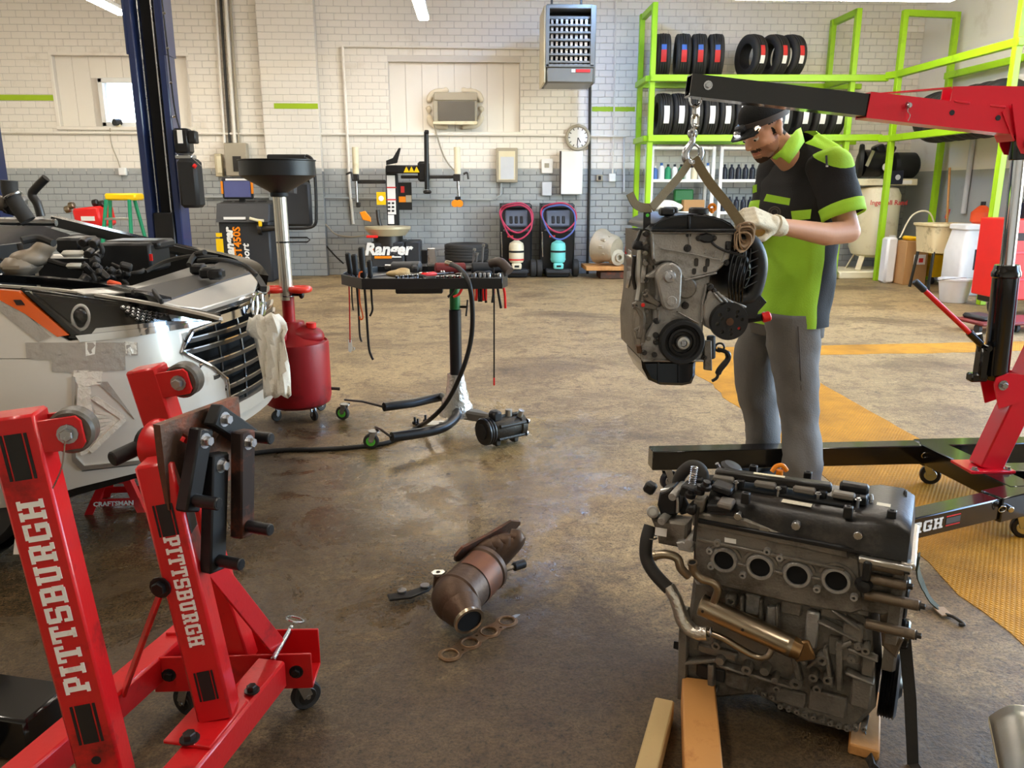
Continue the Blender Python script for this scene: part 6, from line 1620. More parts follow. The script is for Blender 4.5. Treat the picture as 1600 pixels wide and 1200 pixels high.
def yoke_cloth():                                   # black cloth with the lime yoke panel sewn over the shoulders
    m = MT['shirt_black'].copy(); m.name = 'shirt_yoke'; n = m.node_tree.nodes; l = m.node_tree.links
    tc = n.new('ShaderNodeTexCoord'); acc = None
    for nn, off in ((YN, YA.dot(YN)), (-fx_, (-fx_).dot(P(1258, 254, YP+.02))-.135)):
        d = n.new('ShaderNodeVectorMath'); d.operation = 'DOT_PRODUCT'; d.inputs[1].default_value = nn; l.new(tc.outputs['Object'], d.inputs[0])
        g = n.new('ShaderNodeMath'); g.operation = 'GREATER_THAN'; g.inputs[1].default_value = off; l.new(d.outputs['Value'], g.inputs[0])
        if acc: x = n.new('ShaderNodeMath'); x.operation = 'MULTIPLY'; l.new(acc, x.inputs[0]); l.new(g.outputs[0], x.inputs[1]); acc = x.outputs[0]
        else: acc = g.outputs[0]
    b = n['Principled BSDF']; old = b.inputs['Base Color'].links[0].from_socket
    x = n.new('ShaderNodeMix'); x.data_type = 'RGBA'; x.inputs['B'].default_value = lin((166, 220, 56)); l.new(old, x.inputs['A']); l.new(acc, x.inputs['Factor']); l.new(x.outputs['Result'], b.inputs['Base Color']); MT['shirt_yoke'] = m
yoke_cloth()
shirt = weld(sh.build('shirt', ['shirt_yoke', 'shirt_lime'], pn_, ang=180))
# sleeves
def sleeve(S, E, r0, r1, t1, name, seed):
    d = (E-S).normalized(); x, y, z = frame(d, (0, -1, 0)); rr = []
    n_ = 14
    for k in range(n_+1):
        t = -.22+(t1+.22)*k/n_; c = S.lerp(E, t); r_ = r0+(r1-r0)*max(0, t)
        if t < 0: r_ *= (1-(t/.32)**2)**.5
        rr.append([c+(x*math.cos(2*PI*i/24)+y*math.sin(2*PI*i/24))*(r_+.007*noise.noise(V(math.cos(2*PI*i/24)*2+seed, math.sin(2*PI*i/24)*2, t*6))) for i in range(24)])
    mb = MB(); mb.loft(rr, cap=False)
    o = mb.build(name, 'shirt_yoke', shirt, ang=180); o.modifiers.new('s', 'SOLIDIFY').thickness = -.003
    tp_ = t1; rr = []
    for k in range(4):
        t = tp_-.16+.19*k/3; c = S.lerp(E, t); r_ = r0+(r1-r0)*t+.004
        rr.append([c+(x*math.cos(2*PI*i/24)+y*math.sin(2*PI*i/24))*(r_+.007*noise.noise(V(math.cos(2*PI*i/24)*2+seed, math.sin(2*PI*i/24)*2, t*6))) for i in range(24)])
    mb = MB(); mb.loft(rr, cap=False); o = mb.build('sleeve_cuff', 'shirt_lime', shirt, ang=180); o.modifiers.new('s', 'SOLIDIFY').thickness = -.004
sleeve(SL, EL, .088, .076, .74, 'sleeve', 0); sleeve(SR, ER, .084, .072, .72, 'sleeve', 5)
# collar: two wings
def wing(pts, m='shirt_lime', name='collar'):
    o = MB().grid(pts).build(name, m, shirt, ang=180); o.modifiers.new('s', 'SOLIDIFY').thickness = .004; return o
wing([[P(1250, 200, YP+.0), P(1253, 210, YP-.03), P(1256, 222, YP-.05)],
      [P(1243, 204, YP-.07), P(1248, 216, YP-.105), P(1252, 228, YP-.115)],
      [P(1232, 218, YP-.11), P(1239, 230, YP-.14), P(1245, 240, YP-.15)],
      [P(1221, 234, YP-.135), P(1229, 242, YP-.155), P(1238, 249, YP-.165)],
      [P(1207, 247, YP-.145), P(1220, 246, YP-.16), P(1233, 256, YP-.17)]])
wing([[P(1250, 200, YP+.0), P(1254, 208, YP+.02)], [P(1238, 212, YP+.06), P(1243, 222, YP+.08)], [P(1222, 230, YP+.02), P(1226, 238, YP+.03)], [P(1206, 247, YP-.08), P(1212, 250, YP-.07)]])
# pocket flap, chest badge, pen
def decal(pts, y, m, name, th=.003):
    q = [P(px, py, yy) for (px, py), yy in zip(pts, y)]; c = sum(q, V(0, 0, 0))/len(q)
    nn = (q[1]-q[0]).cross(q[2]-q[0]).normalized()
    if nn.y > 0: nn = -nn
    mb = MB(); m4 = len(q); mb.add(q+[p-nn*th for p in q], [tuple(range(m4)), tuple(range(2*m4-1, m4-1, -1))]+[(i, (i+1) % m4, m4+(i+1) % m4, m4+i) for i in range(m4)]); return mb.build(name, m, shirt)
ysurf = lambda px: YP-.165-.0009*(px-1195)+.00001*(px-1195)**2
decal([(1198, 303), (1235, 310), (1233, 321), (1193, 314)], [ysurf(1198)-.01, ysurf(1235)-.02, ysurf(1233)-.02, ysurf(1193)-.01], 'shirt_lime', 'pocket_flap')
decal([(1176, 290), (1182, 288), (1182, 300), (1176, 302)], [YP-.10, YP-.115, YP-.115, YP-.10], 'shirt_lime', 'name_tag')
bp_ = P(1210, 332, ysurf(1210)-.01)
MB().torus(bp_, (-.3, -1, 0), .022, .003, n=26, m=6).build('chest_badge', 'band_grey', shirt)
MB().torus(bp_, (-.3, -1, 0), .014, .002, n=22, m=6).build('chest_badge', 'band_grey', shirt)
decal([(1236, 330), (1268, 327), (1266, 342), (1238, 345)], [YP-.185, YP-.205, YP-.205, YP-.185], 'shirt_lime', 'side_pocket')
pq = P(1291, 243, YP-.235); MB().cyl(pq, pq+V(.004, -.006, -.045), .0045, n=8).build('pen', 'black_gloss', shirt)
MB().cyl(pq+V(.004, -.0075, -.038), pq+V(.004, -.0075, -.044), .005, n=8).build('pen_clip', 'white_paint', shirt)
# ---- trousers
hip = P(1228, 500, YP+.02)
def leg(pts, rads, name, seed):
    q = catmull(pts, 6); N = len(q); rr = []
    for i, c in enumerate(q):
        f = i/(N-1)*(len(rads)-1); a_ = int(min(f, len(rads)-2)); r_ = rads[a_]+(rads[a_+1]-rads[a_])*(f-a_)
        ring = []
        for k in range(28):
            an = 2*PI*k/28; wr = .010*noise.noise(V(math.cos(an)*1.6+seed, math.sin(an)*1.6, c.z*11))+.006*noise.noise(V(math.cos(an)*3+seed, math.sin(an)*3, c.z*24))
            ring.append(c+(fx_*math.cos(an)*1.04+sx_*math.sin(an)*.94)*(r_+wr))
        rr.append(ring)
    return weld(MB().loft(rr).build(name, 'trousers_grey', pn_, ang=180))
FL = V(P(1254, 740, 3.27).x, 3.25, 0); FR = V(P(1190, 712, 3.60).x, 3.60, 0)
leg([P(1236, 488, YP-.06), P(1240, 540, YP-.07), P(1244, 600, YP-.09), P(1250, 660, YP-.12), V(FL.x, FL.y+.03, .17), V(FL.x, FL.y+.03, .055)], [.118, .114, .098, .082, .086, .080], 'trouser_leg', 0)
leg([P(1205, 488, YP+.12), P(1186, 540, YP+.13), P(1182, 600, YP+.14), P(1190, 650, YP+.15), V(FR.x, FR.y+.0, .17), V(FR.x, FR.y, .055)], [.112, .108, .098, .086, .082, .078], 'trouser_leg', 9)
MB().loft([ring3(hip+V(0, 0, dz), fx_, sx_, .128, .176, 36, 2.4) for dz in (-.06, 0, .06)]).build('trouser_waist', 'trousers_grey', pn_, ang=180)
MB().tube([P(1247, 510, YP-.178), P(1250, 560, YP-.185), P(1252, 620, YP-.18), P(1262, 680, YP-.145)], .0025, 5).build('seam', 'band_grey', pn_)
# shoes
for F_p, nm in ((FL, 0), (FR, 1)):
    s_ = MB(); c = V(F_p.x, F_p.y+(.03 if nm == 0 else 0), 0)
    s_.ell(c+fx_*.10+V(0, 0, .04), (.10, .048, .04), (0, 0, math.atan2(fx_.y, fx_.x))); s_.ell(c-fx_*.02+V(0, 0, .055), (.09, .045, .055), (0, 0, math.atan2(fx_.y, fx_.x)))
    clay(s_, 'shoe', 'black_matte', pn_, .008, 4)
    MB().prism([(x*1.0, y) for x, y in rrect(.30, .10, .045, 5, .04, 0)], .018, mframe(c, fx_, V(0, 0, 1).cross(fx_), V(0, 0, 1))).build('shoe_sole', 'rubber', pn_)
# ---- gloved hands closed round the strap
def hand(W, K, curl, thumb, nrm, name):
    """W wrist, K knuckle centre, nrm = back of the hand"""
    W, K = Vector(W), Vector(K); d = (K-W).normalized(); nr = Vector(nrm); nr = (nr-d*nr.dot(d)).normalized(); ac = d.cross(nr)
    g = MB(); cap(g, W-d*.03, W+d*.02, .036, .034, 14)
    for s2 in (-.03, -.01, .01, .03): cap(g, W+d*.02+ac*s2*.6, K+ac*s2, .022, .0145, 10)
    for i, s2 in enumerate((-.033, -.011, .011, .031)):
        L_ = (.040, .046, .043, .034)[i]; p0 = K+ac*s2
        d1 = (d*math.cos(R(curl*.55))-nr*math.sin(R(curl*.55))).normalized(); p1 = p0+d1*L_
        d2 = (d*math.cos(R(curl*1.5))-nr*math.sin(R(curl*1.5))).normalized(); p2 = p1+d2*L_*.72
        d3 = (d*math.cos(R(curl*2.1))-nr*math.sin(R(curl*2.1))).normalized(); p3 = p2+d3*L_*.55
        cap(g, p0, p1, .0118, .0112, 10); cap(g, p1, p2, .0112, .0105, 10); cap(g, p2, p3, .0105, .0095, 10)
    t0 = W+d*.03+ac*.034*thumb-nr*.01; t1 = t0+(d*.6+ac*thumb*.55-nr*.5).normalized()*.045; t2 = t1+(d*.8-nr*.65).normalized()*.034
    cap(g, W+d*.01+ac*.015*thumb, t0, .02, .016, 10); cap(g, t0, t1, .0145, .0125, 10); cap(g, t1, t2, .0125, .011, 10)
    return clay(g, name, 'glove', pn_, .0042, 3)
hand(WL, P(1180, 338, YP-.46), 62, -1, (.15, -.75, .65), 'glove')
hand(WR, P(1166, 336, YP-.33), 50, 1, (-.3, -.2, .9), 'glove')
MB().lathe([(.040, -.012), (.041, 0), (.040, .012), (.036, .014)], WL, (P(1180, 338, YP-.46)-WL), 22, cap=False).build('glove_cuff', 'glove', pn_)
rebase(pn_, (FL.x-.04, FL.y+.14, 0))
mat('tray_red', (226, 52, 34), .3, var=.08, coat=.3)
mat('pole_alu', (206, 200, 188), .3, metal=.7, var=.06)
mat('plastic_wrap', (206, 202, 192), .15, var=.1, scale=30, trans=.55, bump=.8, bscale=60)
mat('hose_black', (26, 25, 24), .45, var=.15)
mat('tool_steel', (150, 150, 152), .3, metal=.9, var=.15, scale=20, dirt=(60, 52, 44), dscale=20, damt=.3)
mat('base_grey', (104, 100, 94), .5, var=.1)
mat('orange_rod', (214, 96, 34), .45)
mat('rag_red', (120, 40, 40), .5, var=.2)
mat('brown_dark', (66, 54, 48), .5, var=.2)
mat('comp_dark', (64, 60, 54), .45, metal=.6, var=.25, scale=10, bump=.2, bscale=100)
mat('cat_shield', (88, 69, 56), .48, metal=.65, var=.2, scale=8, bump=.15, bscale=50, dirt=(62, 46, 36), dscale=6, damt=.4)
mat('cat_rust', (112, 70, 48), .5, metal=.5, var=.3, scale=14, dirt=(84, 60, 48), dscale=9, damt=.45)
mat('gasket_metal', (150, 122, 94), .34, metal=.8, var=.2, scale=12, dirt=(104, 62, 38), dscale=14, damt=.5)
# ============================================================ waste oil drainer
YO = 4.72
oc = on_y(465, 600, YO); ox = oc.x
def oz(py): return on_y(465, py, YO).z
od = thing('oil_drainer', 'red waste oil drainer with a large black funnel on a pole behind the car', 'oil drainer', (ox, YO, 0))
orad = (on_y(517, 580, YO).x-on_y(413, 580, YO).x)/2
zb_, zt_ = .075, oz(533)
tk = MB(); tk.lathe([(orad*.82, zb_), (orad*.96, zb_+.02), (orad, zb_+.06), (orad, zt_-.015), (orad*.985, zt_), (orad*.95, zt_+.004), (orad*.94, zt_-.012), (orad*.6, zt_+.03), (orad*.35, zt_+.09), (orad*.30, zt_+.12)], n=44)
tank = tk.build('tank', 'tank_red', od)
MB().ell((.03, 0, zt_+.03), (orad*.75, orad*.5, .075), n=20, m=10).build('tank_shoulder', 'tank_red', tank)
MB().box((-orad*.35, -orad*.55, zt_+.05), (.10, .06, .16), bev=.02).build('gauge_housing', 'tank_red', tank)
px0 = on_y(450, 470, YO).x-ox
MB().cyl((px0, 0, zt_+.08), (px0, 0, oz(455)), .036, n=20, bev=.004).build('neck', 'tank_red', od)
MB().torus((px0, 0, oz(462)), (0, 0, 1), .037, .006, n=22, m=6).build('neck_clamp', 'zinc', od)
kn_ = MB(); kn_.cyl((px0+.03, -.01, oz(460)), (px0+.075, -.02, oz(460)), .008, n=8); kn_.ell((px0+.085, -.02, oz(460)), (.016, .02, .024)); kn_.build('clamp_knob', 'black_plastic', od)
MB().lathe([(.022, 0), (.022, .05), (.03, .055), (.03, .085), (.0, .085)], (orad*.52, -.02, zt_+.03), (.05, 0, 1), 18).build('drain_cap', 'bright_red', tank)
pz0, pz1 = oz(455), oz(300)
tx = on_y(436, 300, YO).x-ox
pol = MB(); pol.tube([V(px0-.004, 0, pz0-.05), V(tx, 0, pz1)], .038, 20); pl_ = pol.build('pole', 'pole_alu', od)
for k in (-.016, .010): MB().tube([V(px0+k, -.037, pz0), V(tx+k, -.037, pz1)], .004, 6).build('pole_groove', 'beige_metal', pl_)
MB().torus((px0*.6+tx*.4, 0, oz(378)), (0, 0, 1), .039, .005, n=22, m=6).build('hose_ring', 'black_paint', od)
lr = MB(); q = V(px0*.6+tx*.4+.04, -.01, oz(378)); lr.tube([q, q+V(.10, 0, 0), q+V(.115, 0, .012), q+V(.10, 0, .026), q+V(0, 0, .026)], .004, 6); lr.build('hose_hook', 'black_paint', od)
# two lobed tool tray
tr_ = MB(); zz = oz(452)
for sx in (-1, 1):
    tr_.torus((px0+sx*.075, 0, zz), (0, 0, 1), .052, .020, n=26, m=10)
    tr_.cyl((px0+sx*.075, 0, zz-.012), (px0+sx*.075, 0, zz-.004), .05, n=20)
clay(tr_, 'tool_tray', 'tray_red', od, .007, 3)
# funnel
r_b = (on_y(495, 262, YO).x-on_y(378, 262, YO).x)/2
z0, z1, z2 = oz(302), oz(276), oz(252)
fn_ = MB(); fn_.lathe([(.042, z0-.02), (.046, z0), (.06, z0+.012), (r_b*.97, z1), (r_b, z1+.006), (r_b*1.005, z2), (r_b*1.03, z2+.004), (r_b*1.03, z2+.008), (r_b*.985, z2+.004), (r_b*.96, z1+.01), (.05, z0+.03)], (tx, 0, 0), n=52, cap=False)
fn_.build('funnel', 'black_plastic', od)
MB().cyl((tx, 0, z0-.02), (tx, 0, z0+.008), .05, n=22, bev=.004).build('funnel_collar', 'black_matte', od)
for a in (225, 315, 45, 135):
    swivel_p = V(orad*.72*math.cos(R(a)), orad*.72*math.sin(R(a)), 0); swivel(swivel_p, .032, od, R(a), 'rubber', 'dark_steel', .085)
MB().cyl((orad-.01, .02, zb_+.09), (orad+.05, .02, zb_+.085), .010, n=10).build('drain_valve', 'dark_steel', od)

# ============================================================ rolling tool tray
YT = 4.35
tt = thing('tool_cart', 'black rolling tool tray on a single green and black post', 'tool cart', (on_y(713, 600, YT).x, YT, 0))
TX = tt.location.x
zt = on_y(680, 437, 4.02).z
xl, xr = on_y(566, 440, 4.02).x-TX, on_y(784, 440, 4.02).x-TX
yn, yf = 4.02-YT, 4.66-YT
xl2 = on_y(537, 425, 4.30).x-TX
outl = [(xl, yn), (xr, yn), (xr+.03, yn+.1), (xr+.03, yf-.1), (xr, yf), (xl, yf), (xl2, yf-.2), (xl2, yn+.22)]
MB().prism(outl, .006, z0=zt-.028).build('tray_floor', 'black_paint', tt)
for i in range(len(outl)):
    a, b = outl[i], outl[(i+1) % len(outl)]; MB().bar(V(*a, zt-.02), V(*b, zt-.02), .008, .055, bev=.002, ref=(0, 0, 1), ext=.003).build('tray_rim', 'black_paint', tt)
cl = MB()
for k in (.25, .75): cl.box((xl*k+xl2*(1-k), (yn*k+(yn+.22)*(1-k))-.008, zt-.02), (.02, .008, .008))
MB().box((xr-.42, yn+.1, zt-.06), (.24, .14, .03), bev=.006).build('under_bracket', 'black_paint', tt)
MB().cyl((0, 0, .12), (0, 0, zt-.20), .034, n=24, bev=.003).build('lower_post', 'black_paint', tt)
MB().cyl((0, 0, zt-.20), (0, 0, zt-.075), .029, n=24, bev=.003).build('upper_post', 'green_paint', tt)
MB().cyl((0, 0, zt-.08), (0, 0, zt-.045), .024, n=20).build('post_top', 'steel', tt)
hs = MB(); hs.cyl((.03, -.01, zt-.185), (.065, -.02, zt-.185), .007, n=8); hs.tube([V(.06, -.02, zt-.235), V(.066, -.02, zt-.185), V(.07, -.02, zt-.145)], .005, 8); hs.build('height_screw', 'dark_steel', tt)
wr = MB(); rr = []
for j in range(9):
    t = j/8; rr.append([V((.045+.055*t**1.5)*math.cos(2*PI*k/24)*(1+.25*noise.noise(V(k*.7, j*.9, 2))), (.045+.055*t**1.5)*math.sin(2*PI*k/24)*(1+.25*noise.noise(V(k*.7, j*.9, 5))), .34-.24*t) for k in range(24)])
wr.loft(rr, cap=False).build('plastic_wrap', 'plastic_wrap', tt)
def tl(px, py, z): p = on_z(px, py, z); return V(p.x-TX, p.y-YT, z)
# feet
l1 = MB(); l1.tube([tl(600, 636, .13), tl(645, 630, .12), tl(690, 620, .13), V(-.01, 0, .14)], [.026, .026, .026, .03], 14); l1.build('base_leg', 'black_paint', tt)
l2 = MB(); l2.tube(catmull([tl(612, 683, .11), tl(660, 676, .10), tl(692, 668, .10), tl(712, 652, .12), V(0, -.03, .15)], 5), .027, 14); l2.build('base_leg', 'black_paint', tt)
MB().prism([(-.05, -.03), (.06, -.03), (.26, -.075), (.27, -.055), (.12, .04), (-.03, .05)], .05, mframe(V(0, -.02, .09), V(.93, -.36, 0), V(.36, .93, 0), V(0, 0, 1)), bev=.012).build('base_foot', 'base_grey', tt)
for (px, py, fc, zq) in ((535, 656, 2.8, .13), (580, 701, 3.0, .11), (0, 0, -.4, .1)):
    p = tl(px, py, 0) if px else V(.215, -.115, 0); swivel(p+V(.02, 0, 0), .042, tt, fc, 'rubber', 'lime_rubber', .10)
for (pa, pb) in (((600, 636, .13), (535, 650, .10)), ((612, 683, .11), (582, 696, .10))):
    a, b = tl(*pa), tl(pb[0], pb[1], 0); b.z = .102; MB().tube([a, a.lerp(b, .5)+V(0, 0, .012), b+V(.02, 0, 0)], .007, 6).build('caster_bracket', 'black_paint', tt)
def tw(px, py, y): return on_y(px, py, y)
# things hung on the tray
def hung(name, lab, cat, pts, r, m, grip=None, group=None, tip=None):
    t = thing(name, lab, cat, pts[0], 0, group); o = Vector(pts[0])
    MB().tube([Vector(p)-o for p in catmull(pts, 4)], r, 8).build('shaft', m, t)
    if grip:
        a, b, gr, gm = grip; MB().lathe([(gr*.7, 0), (gr, .01), (gr*.85, (Vector(b)-Vector(a)).length*.3), (gr, (Vector(b)-Vector(a)).length*.7), (gr*.9, (Vector(b)-Vector(a)).length-.006), (gr*.5, (Vector(b)-Vector(a)).length)], Vector(a)-o, Vector(b)-Vector(a), 14).build('grip', gm, t)
    return t
YL = 4.12
hung('pry_bar', 'longest black pry bar hanging through the left edge of the tool tray', 'pry bar', [tw(568, 432, YL), tw(572, 480, YL), tw(576, 540, YL), tw(580, 556, YL), tw(583, 562, YL)], .0065, 'black_paint', (tw(568, 434, YL), tw(564, 386, YL), .017, 'black_matte'))
hung('pry_bar', 'medium black pry bar at the left corner of the tool tray', 'pry bar', [tw(556, 430, YL+.06), tw(560, 480, YL+.06), tw(562, 522, YL+.06), tw(565, 534, YL+.06)], .0055, 'black_paint', (tw(556, 430, YL+.06), tw(553, 397, YL+.06), .017, 'black_matte'))
hung('pry_bar', 'thin grey pry bar behind the medium one at the tray corner', 'pry bar', [tw(549, 428, YL+.10), tw(550, 465, YL+.10), tw(552, 485, YL+.10)], .004, 'dark_steel', (tw(548, 428, YL+.10), tw(543, 395, YL+.10), .016, 'black_matte'))
hung('pry_bar', 'short black pry bar with bent tip on the tray edge', 'pry bar', [tw(579, 434, YL-.04), tw(581, 470, YL-.04), tw(582, 484, YL-.04), tw(578, 494, YL-.04)], .0055, 'black_paint', (tw(579, 434, YL-.04), tw(577, 406, YL-.04), .014, 'black_matte'))
hk_ = hung('hook_tool', 'orange hooked rod hanging on the tray edge between the pry bars', 'hook tool', [tw(566, 425, YL-.02), tw(561, 430, YL-.03), tw(562, 470, YL-.03), tw(566, 488, YL-.03), tw(567, 497, YL-.03), tw(563, 499, YL-.03), tw(562, 494, YL-.03)], .0045, 'orange_rod')
mg = hung('magnet_rod', 'thin red rod with a paper tag hanging at the left end of the tray', 'pickup tool', [tw(545, 430, YL+.08), tw(546, 470, YL+.08), tw(547, 535, YL+.08)], .0035, 'red_paint')
o_ = Vector(mg.location); MB().prism([(-.010, 0), (.008, 0), (.012, -.05), (.0, -.07), (-.012, -.06)], .002, mframe(tw(547, 531, YL+.08)-o_, V(1, 0, 0), V(0, 0, 1), V(0, -1, 0))).build('paper_tag', 'paper_white', mg)
MB().torus(tw(551, 545, YL+.08)-o_, (0, 1, 0), .010, .002, n=14, m=5).build('wire_loop', 'steel', mg)
lr_ = hung('extractor_rod', 'long thin black rod with red tip hanging at the right end of the tray', 'rod', [tw(771, 418, 4.05), tw(772, 470, 4.05), tw(772, 602, 4.05)], .004, 'black_paint')
o_ = Vector(lr_.location)
for a, b in ((440, 460), (590, 602)): MB().cyl(tw(772, a, 4.05)-o_, tw(772, b, 4.05)-o_, .0045, n=8).build('red_band', 'bright_red', lr_)
def pliers(px, y, c1, c2, lab, spread=.014, L=.11, tilt=0.0):
    top = tw(px, 436, y); t = thing('pliers', lab, 'pliers', top, 0, 'pliers hanging on the right rim of the tool tray')
    MB().box((0, 0, .012), (.016, .010, .04), bev=.004).build('jaws', 'tool_steel', t)
    for s_, m in ((-1, c1), (1, c2)):
        MB().tube(catmull([V(0, 0, 0), V(s_*spread*.8+tilt*.02, 0, -.03), V(s_*spread+tilt*.06, 0, -.075), V(s_*spread*.7+tilt*.1, 0, -L)], 4), .0065, 8).build('handle', m, t)
pliers(722, 4.03, 'black_plastic', 'bright_red', 'pliers with one black and one red handle nearest the green post', .02, .09, -.6)
pliers(742, 4.03, 'orange_rod', 'bright_red', 'pliers with orange and red handles second from the green post', .008, .11)
pliers(750, 4.03, 'black_plastic', 'black_plastic', 'pliers with two straight black handles under the tray rim', .006, .115)
pliers(757, 4.03, 'bright_red', 'bright_red', 'pliers with two red handles beside the crossed black ones', .007, .11)
pliers(764, 4.03, 'black_plastic', 'black_plastic', 'black pliers with crossed spread handles under the tray rim', .022, .12)
pliers(780, 4.06, 'black_plastic', 'bright_red', 'pliers at the right end of the rim with one red and one long black handle', .016, .15, .2)
# tools lying on the tray
rt = random.Random(11)
def lay(px, yy, z=zt-.020): return V(on_y(px, 430, yy).x, yy, z)
def flat_tool(kind, lab, cat, p, rz, build):
    t = thing(kind, lab, cat, p, rz); build(t); return t
def wrench(L):
    def f(t):
        MB().bar((-L/2, 0, .005), (L/2, 0, .005), .012, .007, bev=.002, ref=(0, 0, 1)).build('shank', 'tool_steel', t)
        MB().prism(arc(0, 0, .016, 40, 320, 12)+[(.002, 0)], .008, mtx((L/2+.010, 0, .001), (0, 0, PI))).build('open_jaw', 'tool_steel', t)
        MB().torus((-L/2-.008, 0, .005), (0, 0, 1), .012, .0045, n=16, m=6).build('ring_end', 'tool_steel', t)
    return f
def driver(L, m, r=.013):
    def f(t):
        MB().lathe([(r*.6, 0), (r, .01), (r*.8, .04), (r, .08), (r*.5, .10)], (-L/2, 0, r), (1, 0, 0), 12).build('handle', m, t)
        MB().cyl((-L/2+.10, 0, r), (L/2, 0, r), .0035, n=8).build('blade', 'tool_steel', t)
    return f
def ratchet(L, m='chrome'):
    def f(t):
        MB().cyl((-L/2, 0, .012), (L/2-.03, 0, .012), .008, .006, n=10).build('handle', m, t)
        MB().cyl((L/2-.01, 0, .0), (L/2-.01, 0, .028), .018, n=18, bev=.004).build('head', m, t)
    return f
def gun(m):
    def f(t):
        MB().cyl((-.09, 0, .035), (.08, 0, .035), .034, .03, n=16, bev=.006).build('barrel', m, t)
        MB().cyl((.08, 0, .035), (.12, 0, .035), .014, n=12).build('anvil', 'tool_steel', t)
        MB().bar((-.05, .0, .035), (-.10, .13, .03), .04, .04, bev=.01, ref=(0, 0, 1)).build('grip', 'black_matte', t)
    return f
def pouch(t):
    b_ = MB(); b_.ell((0, 0, .02), (.07, .045, .02), n=14, m=8); b_.ell((.03, .01, .035), (.04, .03, .014), n=12, m=8); clay(b_, 'glove_cloth', 'wood_pale', t, .008, 3)
def socket_row(t):
    for k in range(5): MB().cyl((k*.028-.056, 0, 0), (k*.028-.056, 0, .03), .010+.0012*k, n=12, bev=.002).build('socket', 'chrome', t)
items = [
 ('work_glove', 'crumpled tan work glove on the left of the tool tray', 'glove', 622, 4.30, .3, pouch),
 ('ratchet', 'chrome ratchet lying on top of the tool tray', 'ratchet', 660, 4.40, .1, ratchet(.24)),
 ('impact_wrench', 'red and black air impact wrench in the middle of the tool tray', 'impact wrench', 705, 4.45, .2, gun('rag_red')),
 ('ratchet', 'black handled ratchet beside the air hose on the tray', 'ratchet', 690, 4.22, .5, ratchet(.22, 'dark_steel')),
 ('wrench', 'steel spanner lying along the front of the tool tray', 'wrench', 618, 4.12, .05, wrench(.16)),
 ('wrench', 'steel spanner lying crosswise by the front rim of the tray', 'wrench', 650, 4.14, -.4, wrench(.14)),
 ('wrench', 'long steel spanner near the right side of the tool tray', 'wrench', 742, 4.20, .1, wrench(.20)),
 ('screwdriver', 'black screwdriver lying on the middle of the tray', 'screwdriver', 668, 4.24, .2, driver(.22, 'black_plastic')),
 ('screwdriver', 'dark screwdriver on the right of the tool tray', 'screwdriver', 740, 4.34, 3.3, driver(.20, 'dark_plastic', .016)),
 ('impact_wrench', 'dark air ratchet with a red collar at the right end of the tray', 'impact wrench', 762, 4.46, .1, gun('dark_plastic')),
 ('wrench', 'steel spanner lying on the far left of the tool tray', 'wrench', 600, 4.42, .9, wrench(.2)),
 ('ratchet', 'short chrome ratchet near the tan glove', 'ratchet', 642, 4.34, 2.6, ratchet(.18)),
 ('screwdriver', 'red screwdriver lying across the tray centre', 'screwdriver', 684, 4.36, .7, driver(.22, 'bright_red', .015)),
 ('impact_wrench', 'grey air drill behind the ratchets on the tray', 'air drill', 634, 4.54, 2.9, gun('grey_plastic')),
 ('wrench', 'short spanner beside the punches on the tray', 'wrench', 725, 4.30, 1.2, wrench(.15)),
 ('screwdriver', 'green screwdriver at the front of the tray', 'screwdriver', 728, 4.14, .1, driver(.18, 'green_paint', .013)),
 ('socket_rail', 'row of chrome sockets on a rail in the tool tray', 'sockets', 700, 4.12, .1, socket_row),
 ('socket_rail', 'row of chrome sockets at the front left of the tray', 'sockets', 635, 4.18, .6, socket_row),
]
for nm, lab, cat, px, y, rz, f in items:
    p = lay(px, y); p.z = zt-.021+(.004 if nm == 'work_glove' else 0); flat_tool(nm, lab, cat, p, rz, f)
for px, hgt in ((742, 18), (738, 24), (752, 30)):
    p = lay(px, 4.5); t = thing('punch', 'slim steel punch standing %s in the tool tray' % {18: 'shortest', 24: 'tilted', 30: 'tallest'}[hgt], 'punch', p)
    MB().cyl((0, 0, 0), (.012, 0, hgt*.004+.03), .006, n=8).build('rod', 'tool_steel', t); MB().cyl((.012, 0, hgt*.004+.03), (.014, 0, hgt*.004+.045), .009, n=8).build('tip', 'steel', t)
# flexible exhaust pipe end hanging over the right rim
t = thing('air_duct', 'dark flexible pipe end sticking out over the right rim of the tray', 'pipe', lay(775, 4.3))
o_ = Vector(t.location); MB().tube(catmull([tw(768, 412, 4.35)-o_, tw(782, 410, 4.3)-o_, tw(796, 424, 4.25)-o_], 5), .026, 14).build('pipe', 'brown_dark', t)
# air hose from tray to floor and on towards the stand
ah = thing('air_hose', 'black air hose running from the tool tray down to the floor', 'hose', on_z(650, 668, 0))
o_ = Vector(ah.location)
pts = [tw(702, 412, 4.25), tw(718, 420, 4.1), tw(732, 440, 3.98), tw(738, 480, 3.98), tw(736, 530, 4.0), tw(722, 580, 4.02), tw(700, 625, 4.1), tw(676, 652, 4.2), on_z(652, 668, .013), on_z(610, 690, .013), on_z(560, 698, .013), on_z(500, 702, .013), on_z(430, 704, .013), on_z(350, 715, .013)]
MB().tube([p-o_ for p in catmull(pts, 8)], .0125, 10).build('hose', 'hose_black', ah)
MB().cyl(tw(698, 411, 4.27)-o_, tw(706, 413, 4.22)-o_, .015, n=12).build('coupling', 'brass_steel', ah)

